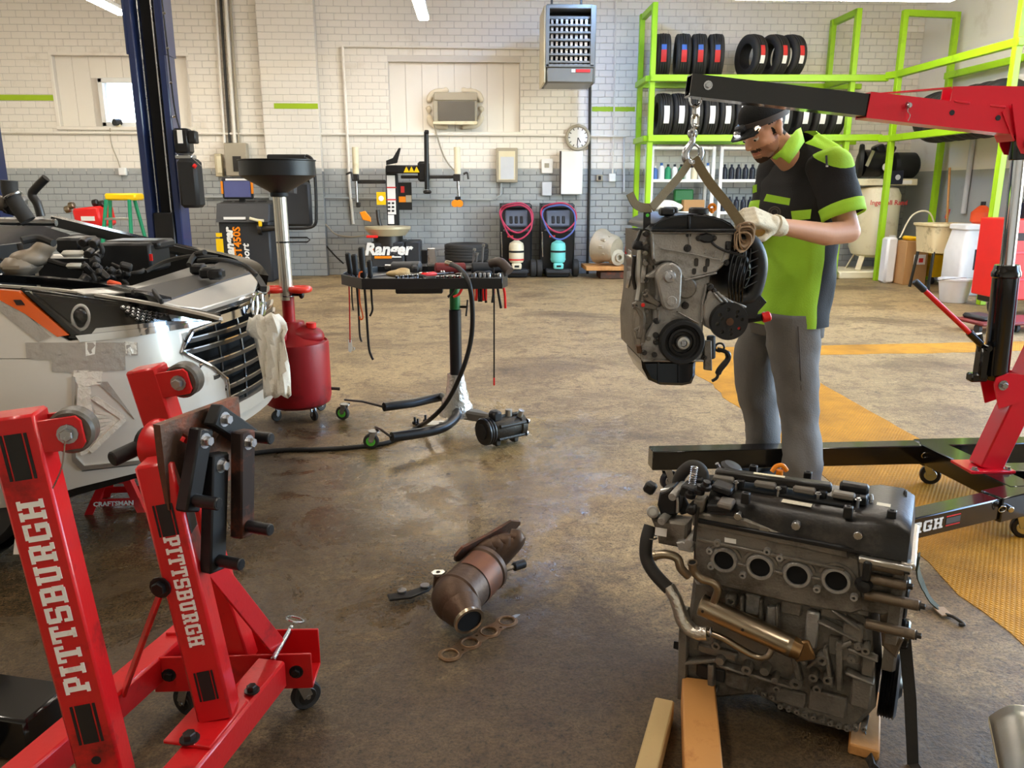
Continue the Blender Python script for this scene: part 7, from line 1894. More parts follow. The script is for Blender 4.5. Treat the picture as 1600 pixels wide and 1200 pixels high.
# ============================================================ things on the floor
ac = thing('refrigerant_compressor', 'black air conditioning compressor with pulley lying on the wet floor', 'compressor', on_z(787, 698, 0))
M_ = mtx((0, .04, .095), (0, 0, R(34)), (1.2, 1.2, 1.2))
def acm(mb, name, m): mb.v = [tuple(M_ @ Vector(v)) for v in mb.v]; return mb.build(name, m, ac)
acm(MB().lathe([(.02, -.115), (.058, -.115), (.062, -.108), (.059, -.10), (.062, -.094), (.059, -.088), (.062, -.08), (.058, -.072), (.05, -.07)], axis=(1, 0, 0), n=32), 'pulley', 'black_paint')
acm(MB().lathe([(.0, -.121), (.034, -.121), (.036, -.114)], axis=(1, 0, 0), n=24, cap=False), 'clutch_plate', 'black_matte')
acm(MB().lathe([(.045, -.072), (.052, -.05), (.052, .03), (.047, .034), (.047, .07), (.054, .075), (.054, .10), (.03, .112)], axis=(1, 0, 0), n=24), 'body', 'comp_dark')
for k in range(5):
    a = R(72*k+10); acm(MB().hexb((.10, .05*math.cos(a), .05*math.sin(a)), (1, 0, 0), .009, .014), 'bolt', 'steel'); acm(MB().cyl((-.05, .052*math.cos(a), .052*math.sin(a)), (.09, .052*math.cos(a), .052*math.sin(a)), .009, n=8), 'body_rib', 'comp_dark')
acm(MB().box((-.045, 0, .062), (.05, .05, .05), bev=.01), 'connector', 'black_plastic'); acm(MB().cyl((.03, .0, .05), (.03, 0, .08), .016, n=12), 'port', 'alu_bright'); acm(MB().cyl((.075, -.02, .045), (.08, -.03, .075), .014, n=12), 'port', 'alu_bright'); acm(MB().box((-.04, 0, -.06), (.03, .04, .03), bev=.006), 'foot', 'comp_dark'); acm(MB().box((.06, 0, -.06), (.03, .04, .03), bev=.006), 'foot', 'comp_dark')
# small plate with studs under the cart
pt = thing('bracket_plate', 'bright alloy bracket plate with bolts on the floor below the tool cart', 'bracket', on_z(680, 664, 0))
MB().prism([(-.09, -.03), (.02, -.045), (.10, -.01), (.09, .04), (-.04, .05)], .012, holes=[arc(.04, .0, .02, 0, 330, 11)], z0=.001).build('plate', 'alu_bright', pt)
for x, y in ((-.12, .02), (-.10, -.02), (-.06, .06)): MB().lathe([(.012, 0), (.016, .004), (.016, .016), (.007, .02), (.007, .045), (0, .046)], (x, y, .0), (0, 0, 1), 10).build('bolt', 'black_paint', pt)
# catalytic converter with its exhaust manifold
cv = thing('catalytic_converter', 'rusty brown catalytic converter with exhaust manifold lying on the floor', 'exhaust part', on_z(745, 955, 0))
o_ = Vector(cv.location)
def cw(px, py, z): return on_z(px, py, z)-o_
a_, b_ = cw(712, 935, .10), cw(778, 868, .125); ax_ = (b_-a_).normalized(); L_ = (b_-a_).length
MB().lathe([(.062, -.02), (.076, 0), (.082, .006), (.082, .012), (.076, .018), (.076, L_*.62), (.081, L_*.64), (.081, L_*.70), (.074, L_*.72)], a_, ax_, 34).build('converter_body', 'cat_shield', cv)
MB().lathe([(.0785, L_*.30), (.0785, L_*.6)], a_, ax_, 30, cap=False, a0=-20, a1=150).build('heat_tint', 'cat_rust', cv)
MB().ell(a_, (.077, .077, .077), n=24, m=16).build('end_dome', 'cat_shield', cv); oe = a_+V(.42, -.86, -.28).normalized()*.098; cd_ = oe-(a_-ax_*.0); MB().lathe([(.074, -.01), (.072, .01), (.062, cd_.length*.55), (.048, cd_.length*.9), (.046, cd_.length-.004)], a_-ax_*.0, cd_, 28).build('lower_cone', 'cat_shield', cv)
MB().lathe([(.042, -.03), (.048, -.01), (.049, .0), (.040, .0), (.039, -.02), (0, -.02)], oe+cd_.normalized()*.006, cd_, 24, cap=False).build('outlet', 'brass_steel', cv)
MB().cyl(oe-cd_.normalized()*.004, oe+cd_.normalized()*.003, .0405, n=20).build('outlet_bore', 'port_black', cv)
for k in range(4):
    t = k/3; s0 = b_-ax_*.03; e_ = cw(736+62*t, 866-28*t, .15+.05*t)
    MB().tube(catmull([s0+V(.0, 0, .0), (s0+e_)/2+V(.02+.03*t, .0, .04-.01*t), e_], 6), [.045, .043, .040, .037, .034, .032, .030, .029, .028, .027, .026, .026, .026], 14).build('manifold_runner', 'cat_shield', cv)
fa, fb = cw(712, 874, .16), cw(813, 818, .215)
fd_ = (fb-fa).normalized(); fnn = V(-.45, .80, .35); fnn = (fnn-fd_*fnn.dot(fd_)).normalized(); fyy = fnn.cross(fd_)
q_ = [(0, -.012), (.03, -.036), ((fb-fa).length*.5, -.03), ((fb-fa).length-.04, -.036), ((fb-fa).length, -.008), ((fb-fa).length, .006), ((fb-fa).length-.05, .036), ((fb-fa).length*.5, .03), (.04, .036), (0, .012)]
MB(mframe(fa, fd_, fyy, fnn)).prism(q_, .012, bev=.002).build('manifold_flange', 'rusty_steel', cv)
for px, py, z in ((771, 838, .17), (752, 850, .16), (790, 838, .19)): MB().hexb(cw(px, py, z), -fnn, .008, .02).build('stud', 'steel', cv)
MB().tube(catmull([cw(683, 935, .03), cw(682, 915, .08), cw(684, 898, .125)], 4), .012, 10).build('exhaust_gas_pipe', 'cat_shield', cv)
MB(mtx(cw(685, 896, .13), (.2, -.1, -.2))).prism([(-.024, 0), (-.014, .012), (.014, .012), (.024, 0), (.014, -.012), (-.014, -.012)], .006, holes=[arc(0, 0, .008, 0, 315, 7)]).build('exhaust_gas_flange', 'alu_bright', cv)
MB().cyl(cw(790, 890, .05), cw(802, 886, .05), .008, n=10).build('oxygen_sensor', 'brass_steel', cv)
MB().cyl(cw(802, 886, .05), cw(820, 880, .05), .016, n=12, bev=.004).build('sensor_plug', 'black_plastic', cv)
sb_ = MB(); sb_.prism([(-.09, -.02), (-.02, -.028), (.05, .0), (.07, .03), (.03, .03), (-.03, .01), (-.09, .02)], .008, mframe(cw(648, 928, .02), V(.95, .3, 0), V(-.3, .95, 0), V(0, 0, 1)), bev=.002); so_ = sb_.build('support_bracket', 'black_paint', cv)
for x, y in ((628, 924), (664, 916)): MB().lathe([(.016, 0), (.016, .006), (.008, .006)], cw(x, y, .03), (0, 0, 1), 14).build('bushing', 'steel', so_)
# manifold gasket with four holes
gk = thing('manifold_gasket', 'flat rusty gasket with four round holes lying on the floor', 'gasket', on_z(750, 1003, 0))
o_ = Vector(gk.location); g0, g1 = on_z(703, 1024, 0)-o_, on_z(792, 972, 0)-o_; gd = (g1-g0).normalized(); gl_ = (g1-g0).length
outl, hls = [], []
N_ = 60
for sgn in (1, -1):
    rng = range(N_+1) if sgn > 0 else range(N_, -1, -1)
    for k in rng:
        x = -.034+(gl_+.068)*k/N_; ph = (x/gl_*3) % 1 if 0 <= x <= gl_ else 0
        dmin = min(abs(x-gl_*i/3) for i in range(4)); w_ = math.sqrt(max(0, .036**2-min(dmin, .036)**2)); w_ = max(w_, .025 if 0 < x < gl_ else 0)
        outl.append((x, sgn*w_))
for i in range(4): hls.append(arc(gl_*i/3, 0, .0225, 0, 345, 23))
for i in range(3): hls.append(arc(gl_*(i+.5)/3, (.012 if i % 2 else -.012), .005, 0, 315, 7))
clean = []
for p in outl:
    if not clean or (abs(p[0]-clean[-1][0])+abs(p[1]-clean[-1][1])) > 1e-4: clean.append(p)
while abs(clean[0][0]-clean[-1][0])+abs(clean[0][1]-clean[-1][1]) < 1e-4: clean.pop()
MB(mframe(g0+V(0, 0, .001), gd, V(0, 0, 1).cross(gd), V(0, 0, 1))).prism(clean, .003, holes=hls).build('gasket_plate', 'gasket_metal', gk)
for i in range(4): MB().torus(g0+gd*(gl_*i/3)+V(0, 0, .0045), (0, 0, 1), .026, .0022, n=26, m=6).build('sealing_bead', 'gasket_metal', gk)
MB(mframe(g0+V(0, 0, .001), gd, V(0, 0, 1).cross(gd), V(0, 0, 1))).prism([(gl_+.03, -.008), (gl_+.06, -.004), (gl_+.05, .006), (gl_+.02, .012)], .003).build('gasket_tab', 'alu_bright', gk)
# silver and cream trim piece in the corner
sg = thing('trim_cushion', 'curved grey and cream padded car part in the bottom right corner', 'car part', on_z(1590, 1180, 0))
o_ = Vector(sg.location); rows = []
for j in range(9):
    t = j/8; row = []
    for i in range(11):
        u = i/10; px = 1556+u*90+10*t*(1-u)+18*t; py = 1128+t*130-math.sin(PI*min(1, u*1.3))*16*(1-t*.4)
        z = .03+.09*math.sin(PI*min(1, .12+u*.6))*(1-.3*t); row.append(on_z(px, py, z)-o_)
    rows.append(row)
o = MB().grid(rows).build('padding', 'alu_bright', sg, ang=180); o.modifiers.new('s', 'SOLIDIFY').thickness = .02
rim = [rows[j][0]+V(-.004, 0, 0) for j in range(9)][::-1]+[p+V(0, .006, 0) for p in rows[0]]
MB().tube(catmull(rim, 3), .013, 10).build('cream_edge', 'cream_paint', sg)
MB().tube([p+V(.014, -.004, .014) for p in catmull(rim, 3)], .0022, 5).build('stitching', 'paper_white', sg)
mat('sink_cream', (222, 204, 160), .5, var=.12, scale=4, dirt=(150, 130, 90), dscale=7, damt=.3)
mat('oil_black', (34, 38, 52), .35)
mat('jug_white', (226, 228, 230), .35)
mat('hose_red', (178, 54, 84), .4)
mat('grey_blue', (92, 98, 112), .45, var=.1)
mat('tank_cream', (226, 214, 184), .4, var=.05)
mat('tank_aqua', (120, 214, 208), .4, var=.05)
mat('hose_blue', (84, 100, 168), .4)
mat('dusty_alu', (176, 164, 142), .6, metal=.35, var=.2, scale=9, bump=.3, bscale=40)
mat('heater_grey', (128, 128, 122), .4, metal=.4, var=.08)
mat('ac_grille', (104, 98, 88), .4, metal=.3, var=.15, scale=5)
mat('foam', (226, 214, 190), .9, var=.1, bump=.5, bscale=20)
mat('label_pale', (206, 208, 212), .4, var=.1)
mat('chest_edge', (230, 60, 70), .3)
# ============================================================ along the back wall
def wbox(x0, y0, x1, y1, Y, d):
    a, c = on_y(x0, y0, Y), on_y(x1, y1, Y); return ((a.x+c.x)/2, Y+d/2, (a.z+c.z)/2), (abs(c.x-a.x), d, abs(a.z-c.z))
def one(name, lab, cat, mb, m, loc=None, group=None):
    o = mb.build(name, m); return tag(o, lab, cat, group)
class T:                                        # a thing whose parts are given in room coordinates
    def __init__(s, name, lab, cat, base, group=None): s.t = thing(name, lab, cat, base, 0, group); s.M = Matrix.Translation(-Vector(base))
    def add(s, name, m, mb, parent=None): mb.v = [tuple(s.M @ Vector(v)) for v in mb.v]; return mb.build(name, m, parent or s.t)
    def box(s, name, m, x0, y0, x1, y1, Y, d, bev=.01, parent=None, rot=(0, 0, 0)):
        c, z = wbox(x0, y0, x1, y1, Y, d); return s.add(name, m, MB().box(c, z, rot, bev), parent)
    def cyl(s, name, m, p, q, r, parent=None, r2=None, n=16, bev=.002): return s.add(name, m, MB().cyl(p, q, r, r2, n, True, bev), parent)
    def tube(s, name, m, pts, r, parent=None, k=5, n=8): return s.add(name, m, MB().tube(catmull(pts, k), r, n), parent)
    def text(s, body, size, px, py, Y, m, rot=0.0, shear=0.0, bold=.002, sx=1.0):
        c = on_y(px, py, Y); x = V(math.cos(rot), 0, math.sin(rot)); z = V(0, -1, 0)
        return text(body, size, s.M @ mframe(c, x, z.cross(x), z), m, 'lettering', s.t, bold, shear, .002, sx=sx)
W = YB-.015
# --- two post lift
lp_ = T('lift_post', 'tall dark blue lift post with a black power unit behind the car', 'car lift', (-3.0, 8.1, 0))
xl, xr = -3.155, -2.885
for x in (xl, xr): lp_.add('post_flange', 'blue_paint', MB().box((x, 8.12, 2.1), (.07, .24, 4.2), bev=.012))
lp_.add('post_web', 'black_matte', MB().box(((xl+xr)/2, 8.23, 2.1), (xr-xl+.06, .02, 4.2)))
for dx, m in ((-.065, 'steel'), (.06, 'steel')): lp_.cyl('lift_cable', m, (-3.02+dx, 8.06, .9), (-3.02+dx, 8.06, 4.2), .009, n=8)
lp_.add('carriage', 'black_paint', MB().box((-3.02, 8.06, .62), (.19, .14, 1.0), bev=.01))
lp_.add('base_plate', 'blue_paint', MB().box((-3.02, 8.1, .01), (.55, .45, .02)))
for z0, z1 in ((2.55, 4.2),): lp_.add('post_extension', 'blue_paint', MB().box((xl-.035, 8.12, 3.35), (.02, .26, 1.6), bev=.004)); lp_.add('post_extension', 'blue_paint', MB().box((xr+.035, 8.12, 3.35), (.02, .26, 1.6), bev=.004))
for z in (2.0, 2.3, 2.6, 2.9): lp_.add('hydraulic_fitting', 'zinc', MB().cyl((xr+.05, 8.0, z), (xr+.07, 8.0, z+.01), .012, n=8))
lp_.tube('hydraulic_line', 'black_paint', [V(xr+.05, 8.0, 3.3), V(xr+.06, 8.0, 2.6), V(xr+.07, 8.0, 2.1), V(xr+.10, 8.0, 1.9)], .008)
lp_.box('motor', 'black_paint', 268, 200, 296, 240, 7.86, .16, .02); lp_.box('switch_box', 'black_plastic', 292, 204, 306, 224, 7.86, .1, .01)
lp_.box('data_plate', 'paper_white', 276, 203, 286, 224, 7.855, .004, 0)
lp_.box('pump_block', 'zinc', 272, 241, 300, 249, 7.88, .14, .01)
lp_.box('reservoir', 'black_matte', 274, 248, 312, 325, 7.84, .2, .03); lp_.cyl('release_lever', 'zinc', on_y(300, 246, 7.85), on_y(315, 260, 7.85), .006, n=6); lp_.cyl('lever_knob', 'bright_red', on_y(302, 258, 7.85), on_y(306, 261, 7.85), .02, n=10)
l2 = T('lift_post', 'edge of a second blue lift post at the far left', 'car lift', (-5.3, 8.2, 0))
a = on_y(4, 290, 8.2); l2.add('post_flange', 'blue_paint', MB().box((a.x-.10, 8.2, 2.1), (.2, .24, 4.2), bev=.012)); l2.add('base_plate', 'blue_paint', MB().box((a.x-.12, 8.2, .01), (.4, .4, .02)))
# --- welder and step ladder
w_ = T('welder', 'red welding machine standing on a cart beside the ladder', 'welder', on_y(135, 352, 11.6)*1)
w_.t.location.z = 0; w_.M = Matrix.Translation(-w_.t.location)
w_.box('case', 'bright_red', 112, 324, 158, 356, 11.5, .5, .03, rot=(0, R(-6), 0)); w_.box('name_plate', 'paper_white', 126, 338, 148, 345, 11.485, .006, 0); w_.add('cart', 'dark_steel', MB().box((on_y(136, 356, 11.7).x, 11.7, .36), (.5, .5, .7), bev=.03))
for x, y in ((102, 328), (108, 322), (145, 318), (155, 320)): w_.cyl('regulator', 'brass_steel' if x < 120 else 'dark_steel', on_y(x, y, 11.7), on_y(x+8, y-2, 11.7), .05, n=12, bev=.01)
ld = T('step_ladder', 'green fibreglass step ladder with a yellow top behind the car', 'ladder', (on_y(195, 330, 11.0).x, 11.0, 0))
ld.box('top_cap', 'yellow_plastic', 162, 302, 212, 313, 10.9, .3, .02)
for (x0, x1, Y, m) in ((166, 150, 10.9, 'ladder_green'), (202, 206, 10.9, 'ladder_green'), (172, 170, 11.2, 'ladder_green'), (210, 246, 11.2, 'ladder_green')):
    p = on_y(x0, 312, Y); q = on_y(x1, 420, Y); q.z = 0; ld.add('rail', m, MB().bar(p, q, .06, .03, bev=.004, ref=(1, 0, 0)))
for y0 in (342, 380): ld.add('step', 'alu_bright', MB().bar(on_y(163 if y0 < 350 else 158, y0, 10.92), on_y(204, y0, 10.92), .1, .03, bev=.004, ref=(0, 0, 1)))
# --- wheel balancer
YW = 11.9
wb = T('wheel_balancer', 'black wheel balancer with a tilted screen and round hood by the grey wall', 'wheel balancer', (on_y(390, 430, YW).x, YW+.3, 0))
c, s = wbox(337, 345, 425, 445, YW, .5); wb.add('cabinet', 'dark_plastic', MB().box((c[0]+.03, c[1], (c[2]+s[2]/2)/2), (s[0], .5, c[2]+s[2]/2), bev=.03))
wb.add('weight_tray', 'dark_plastic', MB().prism([(0, 0), (.62, 0), (.62, .30), (.1, .26)], s[0]+.02, mframe(V(c[0]-s[0]/2+.02, YW-.05, on_y(370, 347, YW).z), V(0, 1, 0), V(0, 0, 1), V(1, 0, 0)), bev=.02))
for i in range(4):
    for j in range(3): wb.add('tray_pocket', 'black_matte', MB().box((c[0]-.28+.17*i, YW+.06+.13*j, on_y(370, 345-4*j, YW).z+.05+.066*j), (.14, .1, .03), (R(14), 0, 0), .02))
wb.box('screen', 'dark_plastic', 345, 277, 396, 311, YW+.2, .05, .02); wb.box('display', 'screen_blue', 349, 283, 392, 308, YW+.19, .01, 0)
for x in (345, 392): wb.box('screen_side', 'orange_plastic', x-1, 283, x+4, 303, YW+.185, .03, .006)
wb.box('screen_header', 'paper_white', 352, 279, 390, 282, YW+.19, .006, 0); wb.box('screen_neck', 'black_matte', 373, 310, 383, 322, YW+.25, .06, .01)
wb.box('console_label', 'paper_white', 349, 339, 384, 343, YW-.055, .004, 0)
hd_c = on_y(462, 312, YW+.1); wb.add('wheel_hood', 'dark_plastic', MB().lathe([(.52, -.13), (.55, -.10), (.55, .10), (.52, .13), (.50, .13), (.53, .10), (.53, -.10), (.50, -.13)], hd_c, (1, 0, 0), 40, cap=False, a0=-110, a1=80, ref=(0, 0, 1)))
wb.box('hood_panel', 'dark_plastic', 436, 284, 488, 354, YW+.1, .1, .04); wb.box('hood_top', 'black_plastic', 416, 241, 478, 250, YW+.15, .3, .02)
hp_ = [on_y(478, 243, YW), on_y(488, 250, YW), on_y(492, 275, YW), on_y(494, 330, YW), on_y(490, 353, YW), on_y(460, 357, YW), on_y(430, 354, YW)]; wb.tube('hood_bar', 'black_paint', hp_, .022)
wb.cyl('spindle', 'dark_steel', on_y(405, 357, YW), on_y(440, 356, YW), .06, r2=.03); wb.cyl('spindle_flange', 'dark_steel', on_y(404, 357, YW), on_y(410, 357, YW), .09)
wb.tube('gauge_arm', 'cream_paint', [on_y(390, 341, YW-.1), on_y(402, 344, YW-.1), on_y(412, 345, YW-.1)], .02); wb.box('gauge_tip', 'yellow_plastic', 403, 344, 409, 354, YW-.12, .04, .01)
for x0, y0, x1, y1 in ((337, 373, 350, 395), (339, 398, 351, 406), (337, 364, 347, 370)): wb.box('yellow_decal', 'yellow_plastic', x0, y0, x1, y1, YW-.012, .004, 0)
wb.text('Ranger', .17, 359, 383, YW-.014, 'ink_white', R(90), .2, .008); wb.text('DST450S', .15, 372, 385, YW-.014, 'orange_plastic', R(90), 0, .004); wb.text('sport', .14, 385, 398, YW-.014, 'ink_white', R(90), .2, .004)
# --- tyre changer
YC = 12.2
tc = T('tyre_changer', 'black tyre changer with side arms and yellow warning triangles on its boom', 'tyre changer', (on_y(610, 410, YC).x, YC, 0))
c, s = wbox(579, 378, 632, 412, YC-.3, .7); tc.add('cabinet', 'dark_plastic', MB().box((c[0], c[1], (c[2]+s[2]/2)/2), (s[0], .7, c[2]+s[2]/2), bev=.02))
c, s = wbox(632, 377, 657, 412, YC-.25, .5); tc.add('side_cabinet', 'dark_plastic', MB().box((c[0], c[1], (c[2]+s[2]/2)/2), (s[0], .5, c[2]+s[2]/2), bev=.02))
tc.text('Ranger', .24, 606, 390, YC-.315, 'ink_white', 0, .2, .01); tc.box('orange_decal', 'orange_plastic', 585, 400, 612, 404, YC-.31, .004, 0); tc.box('decal_end', 'orange_plastic', 579, 387, 584, 394, YC-.31, .004, 0); tc.box('decal_end', 'orange_plastic', 625, 387, 631, 394, YC-.31, .004, 0); tc.box('decal_line', 'paper_white', 612, 400.5, 627, 402.5, YC-.31, .004, 0)
a = on_y(606, 357, YC-.1); tc.add('turntable', 'tan_metal', MB().lathe([(.1, -.12), (.26, -.10), (.34, 0), (.34, .03), (.1, .035)], a, (0, 0, 1), 30)); tc.add('turntable_base', 'dark_steel', MB().cyl(V(a.x, a.y, a.z-.25), V(a.x, a.y, a.z-.08), .22, n=24)); tc.box('clamp_jaw', 'bright_red', 572, 368, 590, 372, YC-.4, .1, .01)
tc.box('column', 'black_matte', 602, 262, 623, 356, YC+.25, .2, .01); tc.box('instruction_label', 'paper_white', 604, 274, 619, 335, YC+.235, .006, 0)
for y in (292, 311): tc.box('label_line', 'label_red', 604, y, 619, y+2, YC+.23, .004, 0)
for k in range(6): tc.box('label_picture', 'ink_black', 606+(k % 2)*6, 316+(k//2)*6, 610+(k % 2)*6, 319+(k//2)*6, YC+.23, .004, 0)
tc.box('label_base', 'ink_white', 606, 336, 616, 350, YC+.232, .005, 0)
tc.box('boom', 'black_paint', 602, 258, 666, 271, YC+.1, .14, .02); tc.add('boom_shoulder', 'black_paint', MB().box(*wbox(652, 252, 671, 284, YC+.08, .16), (0, 0, 0), .03))
tc.add('boom_lever', 'black_paint', MB().prism([(0, 0), (.16, .03), (.22, .24), (.19, .24), (.10, .10), (0, .06)], .05, mframe(on_y(604, 258, YC), V(1, 0, 0), V(0, 0, 1), V(0, -1, 0))))
tc.cyl('vertical_arm', 'black_paint', on_y(666, 206, YC+.05), on_y(667, 296, YC+.05), .035, n=14); tc.box('mount_head', 'dark_steel', 661, 297, 674, 303, YC, .1, .02); tc.box('arm_top', 'black_paint', 663, 203, 670, 209, YC+.0, .09, .01)
for k in range(3):
    p = on_y(635+k*8, 265, YC+.085); tc.add('warning_triangle', 'yellow_plastic', MB().prism([(-.042, -.04), (.042, -.04), (0, .045)], .006, mframe(p, V(1, 0, 0), V(0, 0, 1), V(0, -1, 0))))
tc.box('side_arm', 'dark_steel', 558, 281, 602, 287, YC+.25, .08, .01); tc.box('side_arm', 'dark_steel', 626, 274, 716, 279, YC+.25, .08, .01)
for x, sx in ((555, 1), (714, 1)):
    tc.cyl('air_cylinder', 'cream_paint', on_y(x, 230, YC+.15), on_y(x+1, 272, YC+.15), .048, n=18); tc.box('arm_joint', 'dark_steel', x-6, 272, x+5, 283, YC+.1, .1, .01); tc.cyl('piston_rod', 'steel', on_y(x+1.5, 282, YC+.15), on_y(x+3, 318 if x < 600 else 308, YC+.15), .022, n=12)
    tc.tube('clamp_hook', 'dark_steel', [on_y(x-14 if x < 600 else x+10, 272, YC+.1), on_y(x-6 if x < 600 else x+16, 270, YC+.1), on_y(x-4 if x < 600 else x+18, 280, YC+.1)], .016)
tc.box('rod_foot', 'dark_steel', 556, 316, 563, 324, YC+.12, .08, .01); tc.add('orange_claw', 'orange_plastic', MB().prism([(-.06, .06), (.02, .08), (.10, -.02), (.10, -.08), (-.02, -.05)], .05, mframe(on_y(569, 338, YC+.05), V(1, 0, 0), V(0, 0, 1), V(0, -1, 0)), bev=.01))
for dx in (-3, 4): tc.cyl('orange_roller', 'orange_plastic', on_y(714+dx, 318, YC+.0), on_y(714+dx, 318, YC+.12), .055, n=18)
tc.box('roller_bracket', 'black_paint', 711, 307, 720, 316, YC+.05, .1, .01)
tc.box('yellow_plate', 'yellow_plastic', 588, 300, 603, 320, YC+.2, .02, 0); tc.cyl('gauge', 'paper_white', on_y(595.5, 310, YC+.19), on_y(595.5, 310, YC+.2), .04, n=18)
tc.box('poster_board', 'ink_black', 622, 285, 644, 328, YC+.3, .02, 0); tc.box('poster_picture', 'orange_plastic', 623, 307, 634, 316, YC+.295, .004, 0); tc.box('poster_picture', 'label_red', 626, 291, 632, 301, YC+.295, .004, 0); tc.box('poster_picture', 'beige_metal', 634, 305, 643, 316, YC+.295, .004, 0)
tc.tube('bead_lever', 'dark_steel', [on_y(590, 328, YC+.1), on_y(592, 345, YC+.1), on_y(596, 356, YC+.1)], .03)
tc.add('bead_shovel', 'steel', MB().prism([(-.07, -.16), (.09, -.15), (.06, .1), (-.06, .1)], .03, mframe(on_y(674, 398, YC-.05), V(1, 0, 0), V(0, 0, 1), V(0, -1, 0)), bev=.01)); tc.box('bead_arm', 'black_paint', 656, 391, 668, 412, YC, .1, .01)
# --- tyres
def tyre_mesh(Rr, w, m='rubber'):
    pr = [(Rr*.58, -w*.42), (Rr*.66, -w*.5), (Rr*.82, -w*.53), (Rr*.92, -w*.50), (Rr*.968, -w*.44)]
    for k in range(5):
        x = -w*.34+w*.68*k/4
        pr += [(Rr*(1-.012*abs(k-2)), x-w*.06), (Rr*(1-.012*abs(k-2)), x+w*.06)]
        if k < 4: pr += [(Rr*.955, x+w*.07), (Rr*.955, x+w*.10)]
    pr += [(Rr*.968, w*.44), (Rr*.92, w*.50), (Rr*.82, w*.53), (Rr*.66, w*.5), (Rr*.58, w*.42), (Rr*.60, 0), (Rr*.58, -w*.42)]
    o = MB().lathe(pr, (0, 0, 0), (1, 0, 0), 40, cap=False).build('tyre', m); me = o.data; bpy.data.objects.remove(o); return me
TM = tyre_mesh(.31, .20); TM2 = tyre_mesh(.34, .25)
def sticker(t, m, Rr, a0, a1, w, x0=0.0):
    rows = []
    for k in range(7):
        a = R(a0+(a1-a0)*k/6); rows.append([V(x0-w/2, -(Rr+.003)*math.cos(a), (Rr+.003)*math.sin(a)), V(x0+w/2, -(Rr+.003)*math.cos(a), (Rr+.003)*math.sin(a))])
    return MB().grid(rows).build('tyre_label', m, t)
def tyre(loc, rz, lab, group, me=TM, labels=(), rot=None):
    o = bpy.data.objects.new('tyre', me); col.objects.link(o); o.location = loc; o.rotation_euler = rot or (0, 0, rz)
    tag(o, lab, 'tyre', group)
    for m, a0, a1, w, x0 in labels: sticker(o, m, me.vertices and (.31 if me is TM else .34), a0, a1, w, x0)
    return o
NTH = ['first', 'second', 'third', 'fourth', 'fifth', 'sixth', 'seventh', 'eighth']
# --- green tyre shelving along the back wall
SY0, SY1 = 11.95, 12.72
ZT1, ZT2 = 2.87, 2.05
sh_ = T('tyre_rack', 'lime green welded tyre rack against the back wall', 'rack', (4.2, 12.3, 0))
def beamp(t, name, p, q, w=.075): return t.add(name, 'lime_paint', MB().bar(p, q, w, w*1.15, bev=.006, ref=(0, 0, 1) if abs(Vector(p).z-Vector(q).z) < .5 else (0, 1, 0)))
xa = 2.545; xb = 5.46
for x, zt__ in ((xa, 3.87), (xb, 3.82)):
    beamp(sh_, 'upright', (x, SY0, 0), (x, SY0, zt__)); beamp(sh_, 'upright', (x-.02, SY1, 0), (x-.02, SY1, zt__)); beamp(sh_, 'top_tie', (x, SY0, zt__-.04), (x, SY1, zt__-.04))
    for z in (ZT1, ZT2): beamp(sh_, 'side_tie', (x-.06, SY0, z), (x-.06, SY1, z), .07)
for z in (ZT1, ZT2):
    beamp(sh_, 'front_rail', (xa-.04, SY0-.04, z), (5.96, SY0-.04, z+.02), .08); beamp(sh_, 'rear_rail', (xa-.04, SY1, z), (5.96, SY1, z), .07)
for i, px in enumerate((1033, 1064, 1089, 1115)):
    tyre((on_y(px+2, 90, 12.3).x, 12.32, ZT1+.355), R(-8), '%s tyre from the left, colourful label, top of the back rack' % NTH[i], 'tyres on the upper shelf of the back rack', TM, (('label_red', -22, 8, .075, 0), ('label_blue', 8, 22, .07, 0)))
for i, px in enumerate((1172, 1206, 1232)):
    tyre((on_y(px+2, 90, 12.3).x, 12.32, ZT1+.355), R(14), '%s of the three tyres on the top right of the back rack' % ['left', 'middle', 'right'][i], 'tyres on the upper shelf of the back rack', TM, (('label_red', -4, 22, .07, 0), ('paper_white', -24, -4, .07, 0)))
for i, px in enumerate((1033, 1056, 1079, 1103, 1127, 1151, 1216, 1246, 1272, 1298)):
    tyre((on_y(px+2, 180, 12.3).x, 12.32, ZT2+.355), 0, '%s tyre from the left, white label, lower shelf of the back rack' % (NTH+['ninth', 'last'])[i], 'tyres on the lower shelf of the back rack', TM, (('paper_white', -26, 20, .08, 0),))
# --- right hand rack
rk = T('tyre_rack', 'lime green tyre rack along the right hand wall', 'rack', (6.4, 10.5, 0))
XF, XB = 6.02, 6.82
for y in (9.17, 11.72):
    beamp(rk, 'upright', (XF, y, 0), (XF, y, 3.76)); beamp(rk, 'upright', (XB, y+.1, 0), (XB, y+.1, 3.76)); beamp(rk, 'top_tie', (XF, y, 3.72), (XB, y+.1, 3.72))
for z in (2.92, 2.05):
    for x, dz in ((XF, 0), (XB, 0)): beamp(rk, 'rail', (x, 9.1, z+dz), (x, 11.9, z+dz), .08)
    beamp(rk, 'corner_tie', (5.94, 11.9, z), (XF, 11.72, z), .08)
beamp(rk, 'foot_tie', (XF, 11.72, .05), (XB, 11.82, .05), .08)
for i in range(6):
    tyre((6.42, 11.25-.27*i, 2.05+.25), 0, '%s tyre from the corner on the right hand rack' % NTH[i], 'tyres on the right hand rack', TM2, (), (0, 0, R(90)))
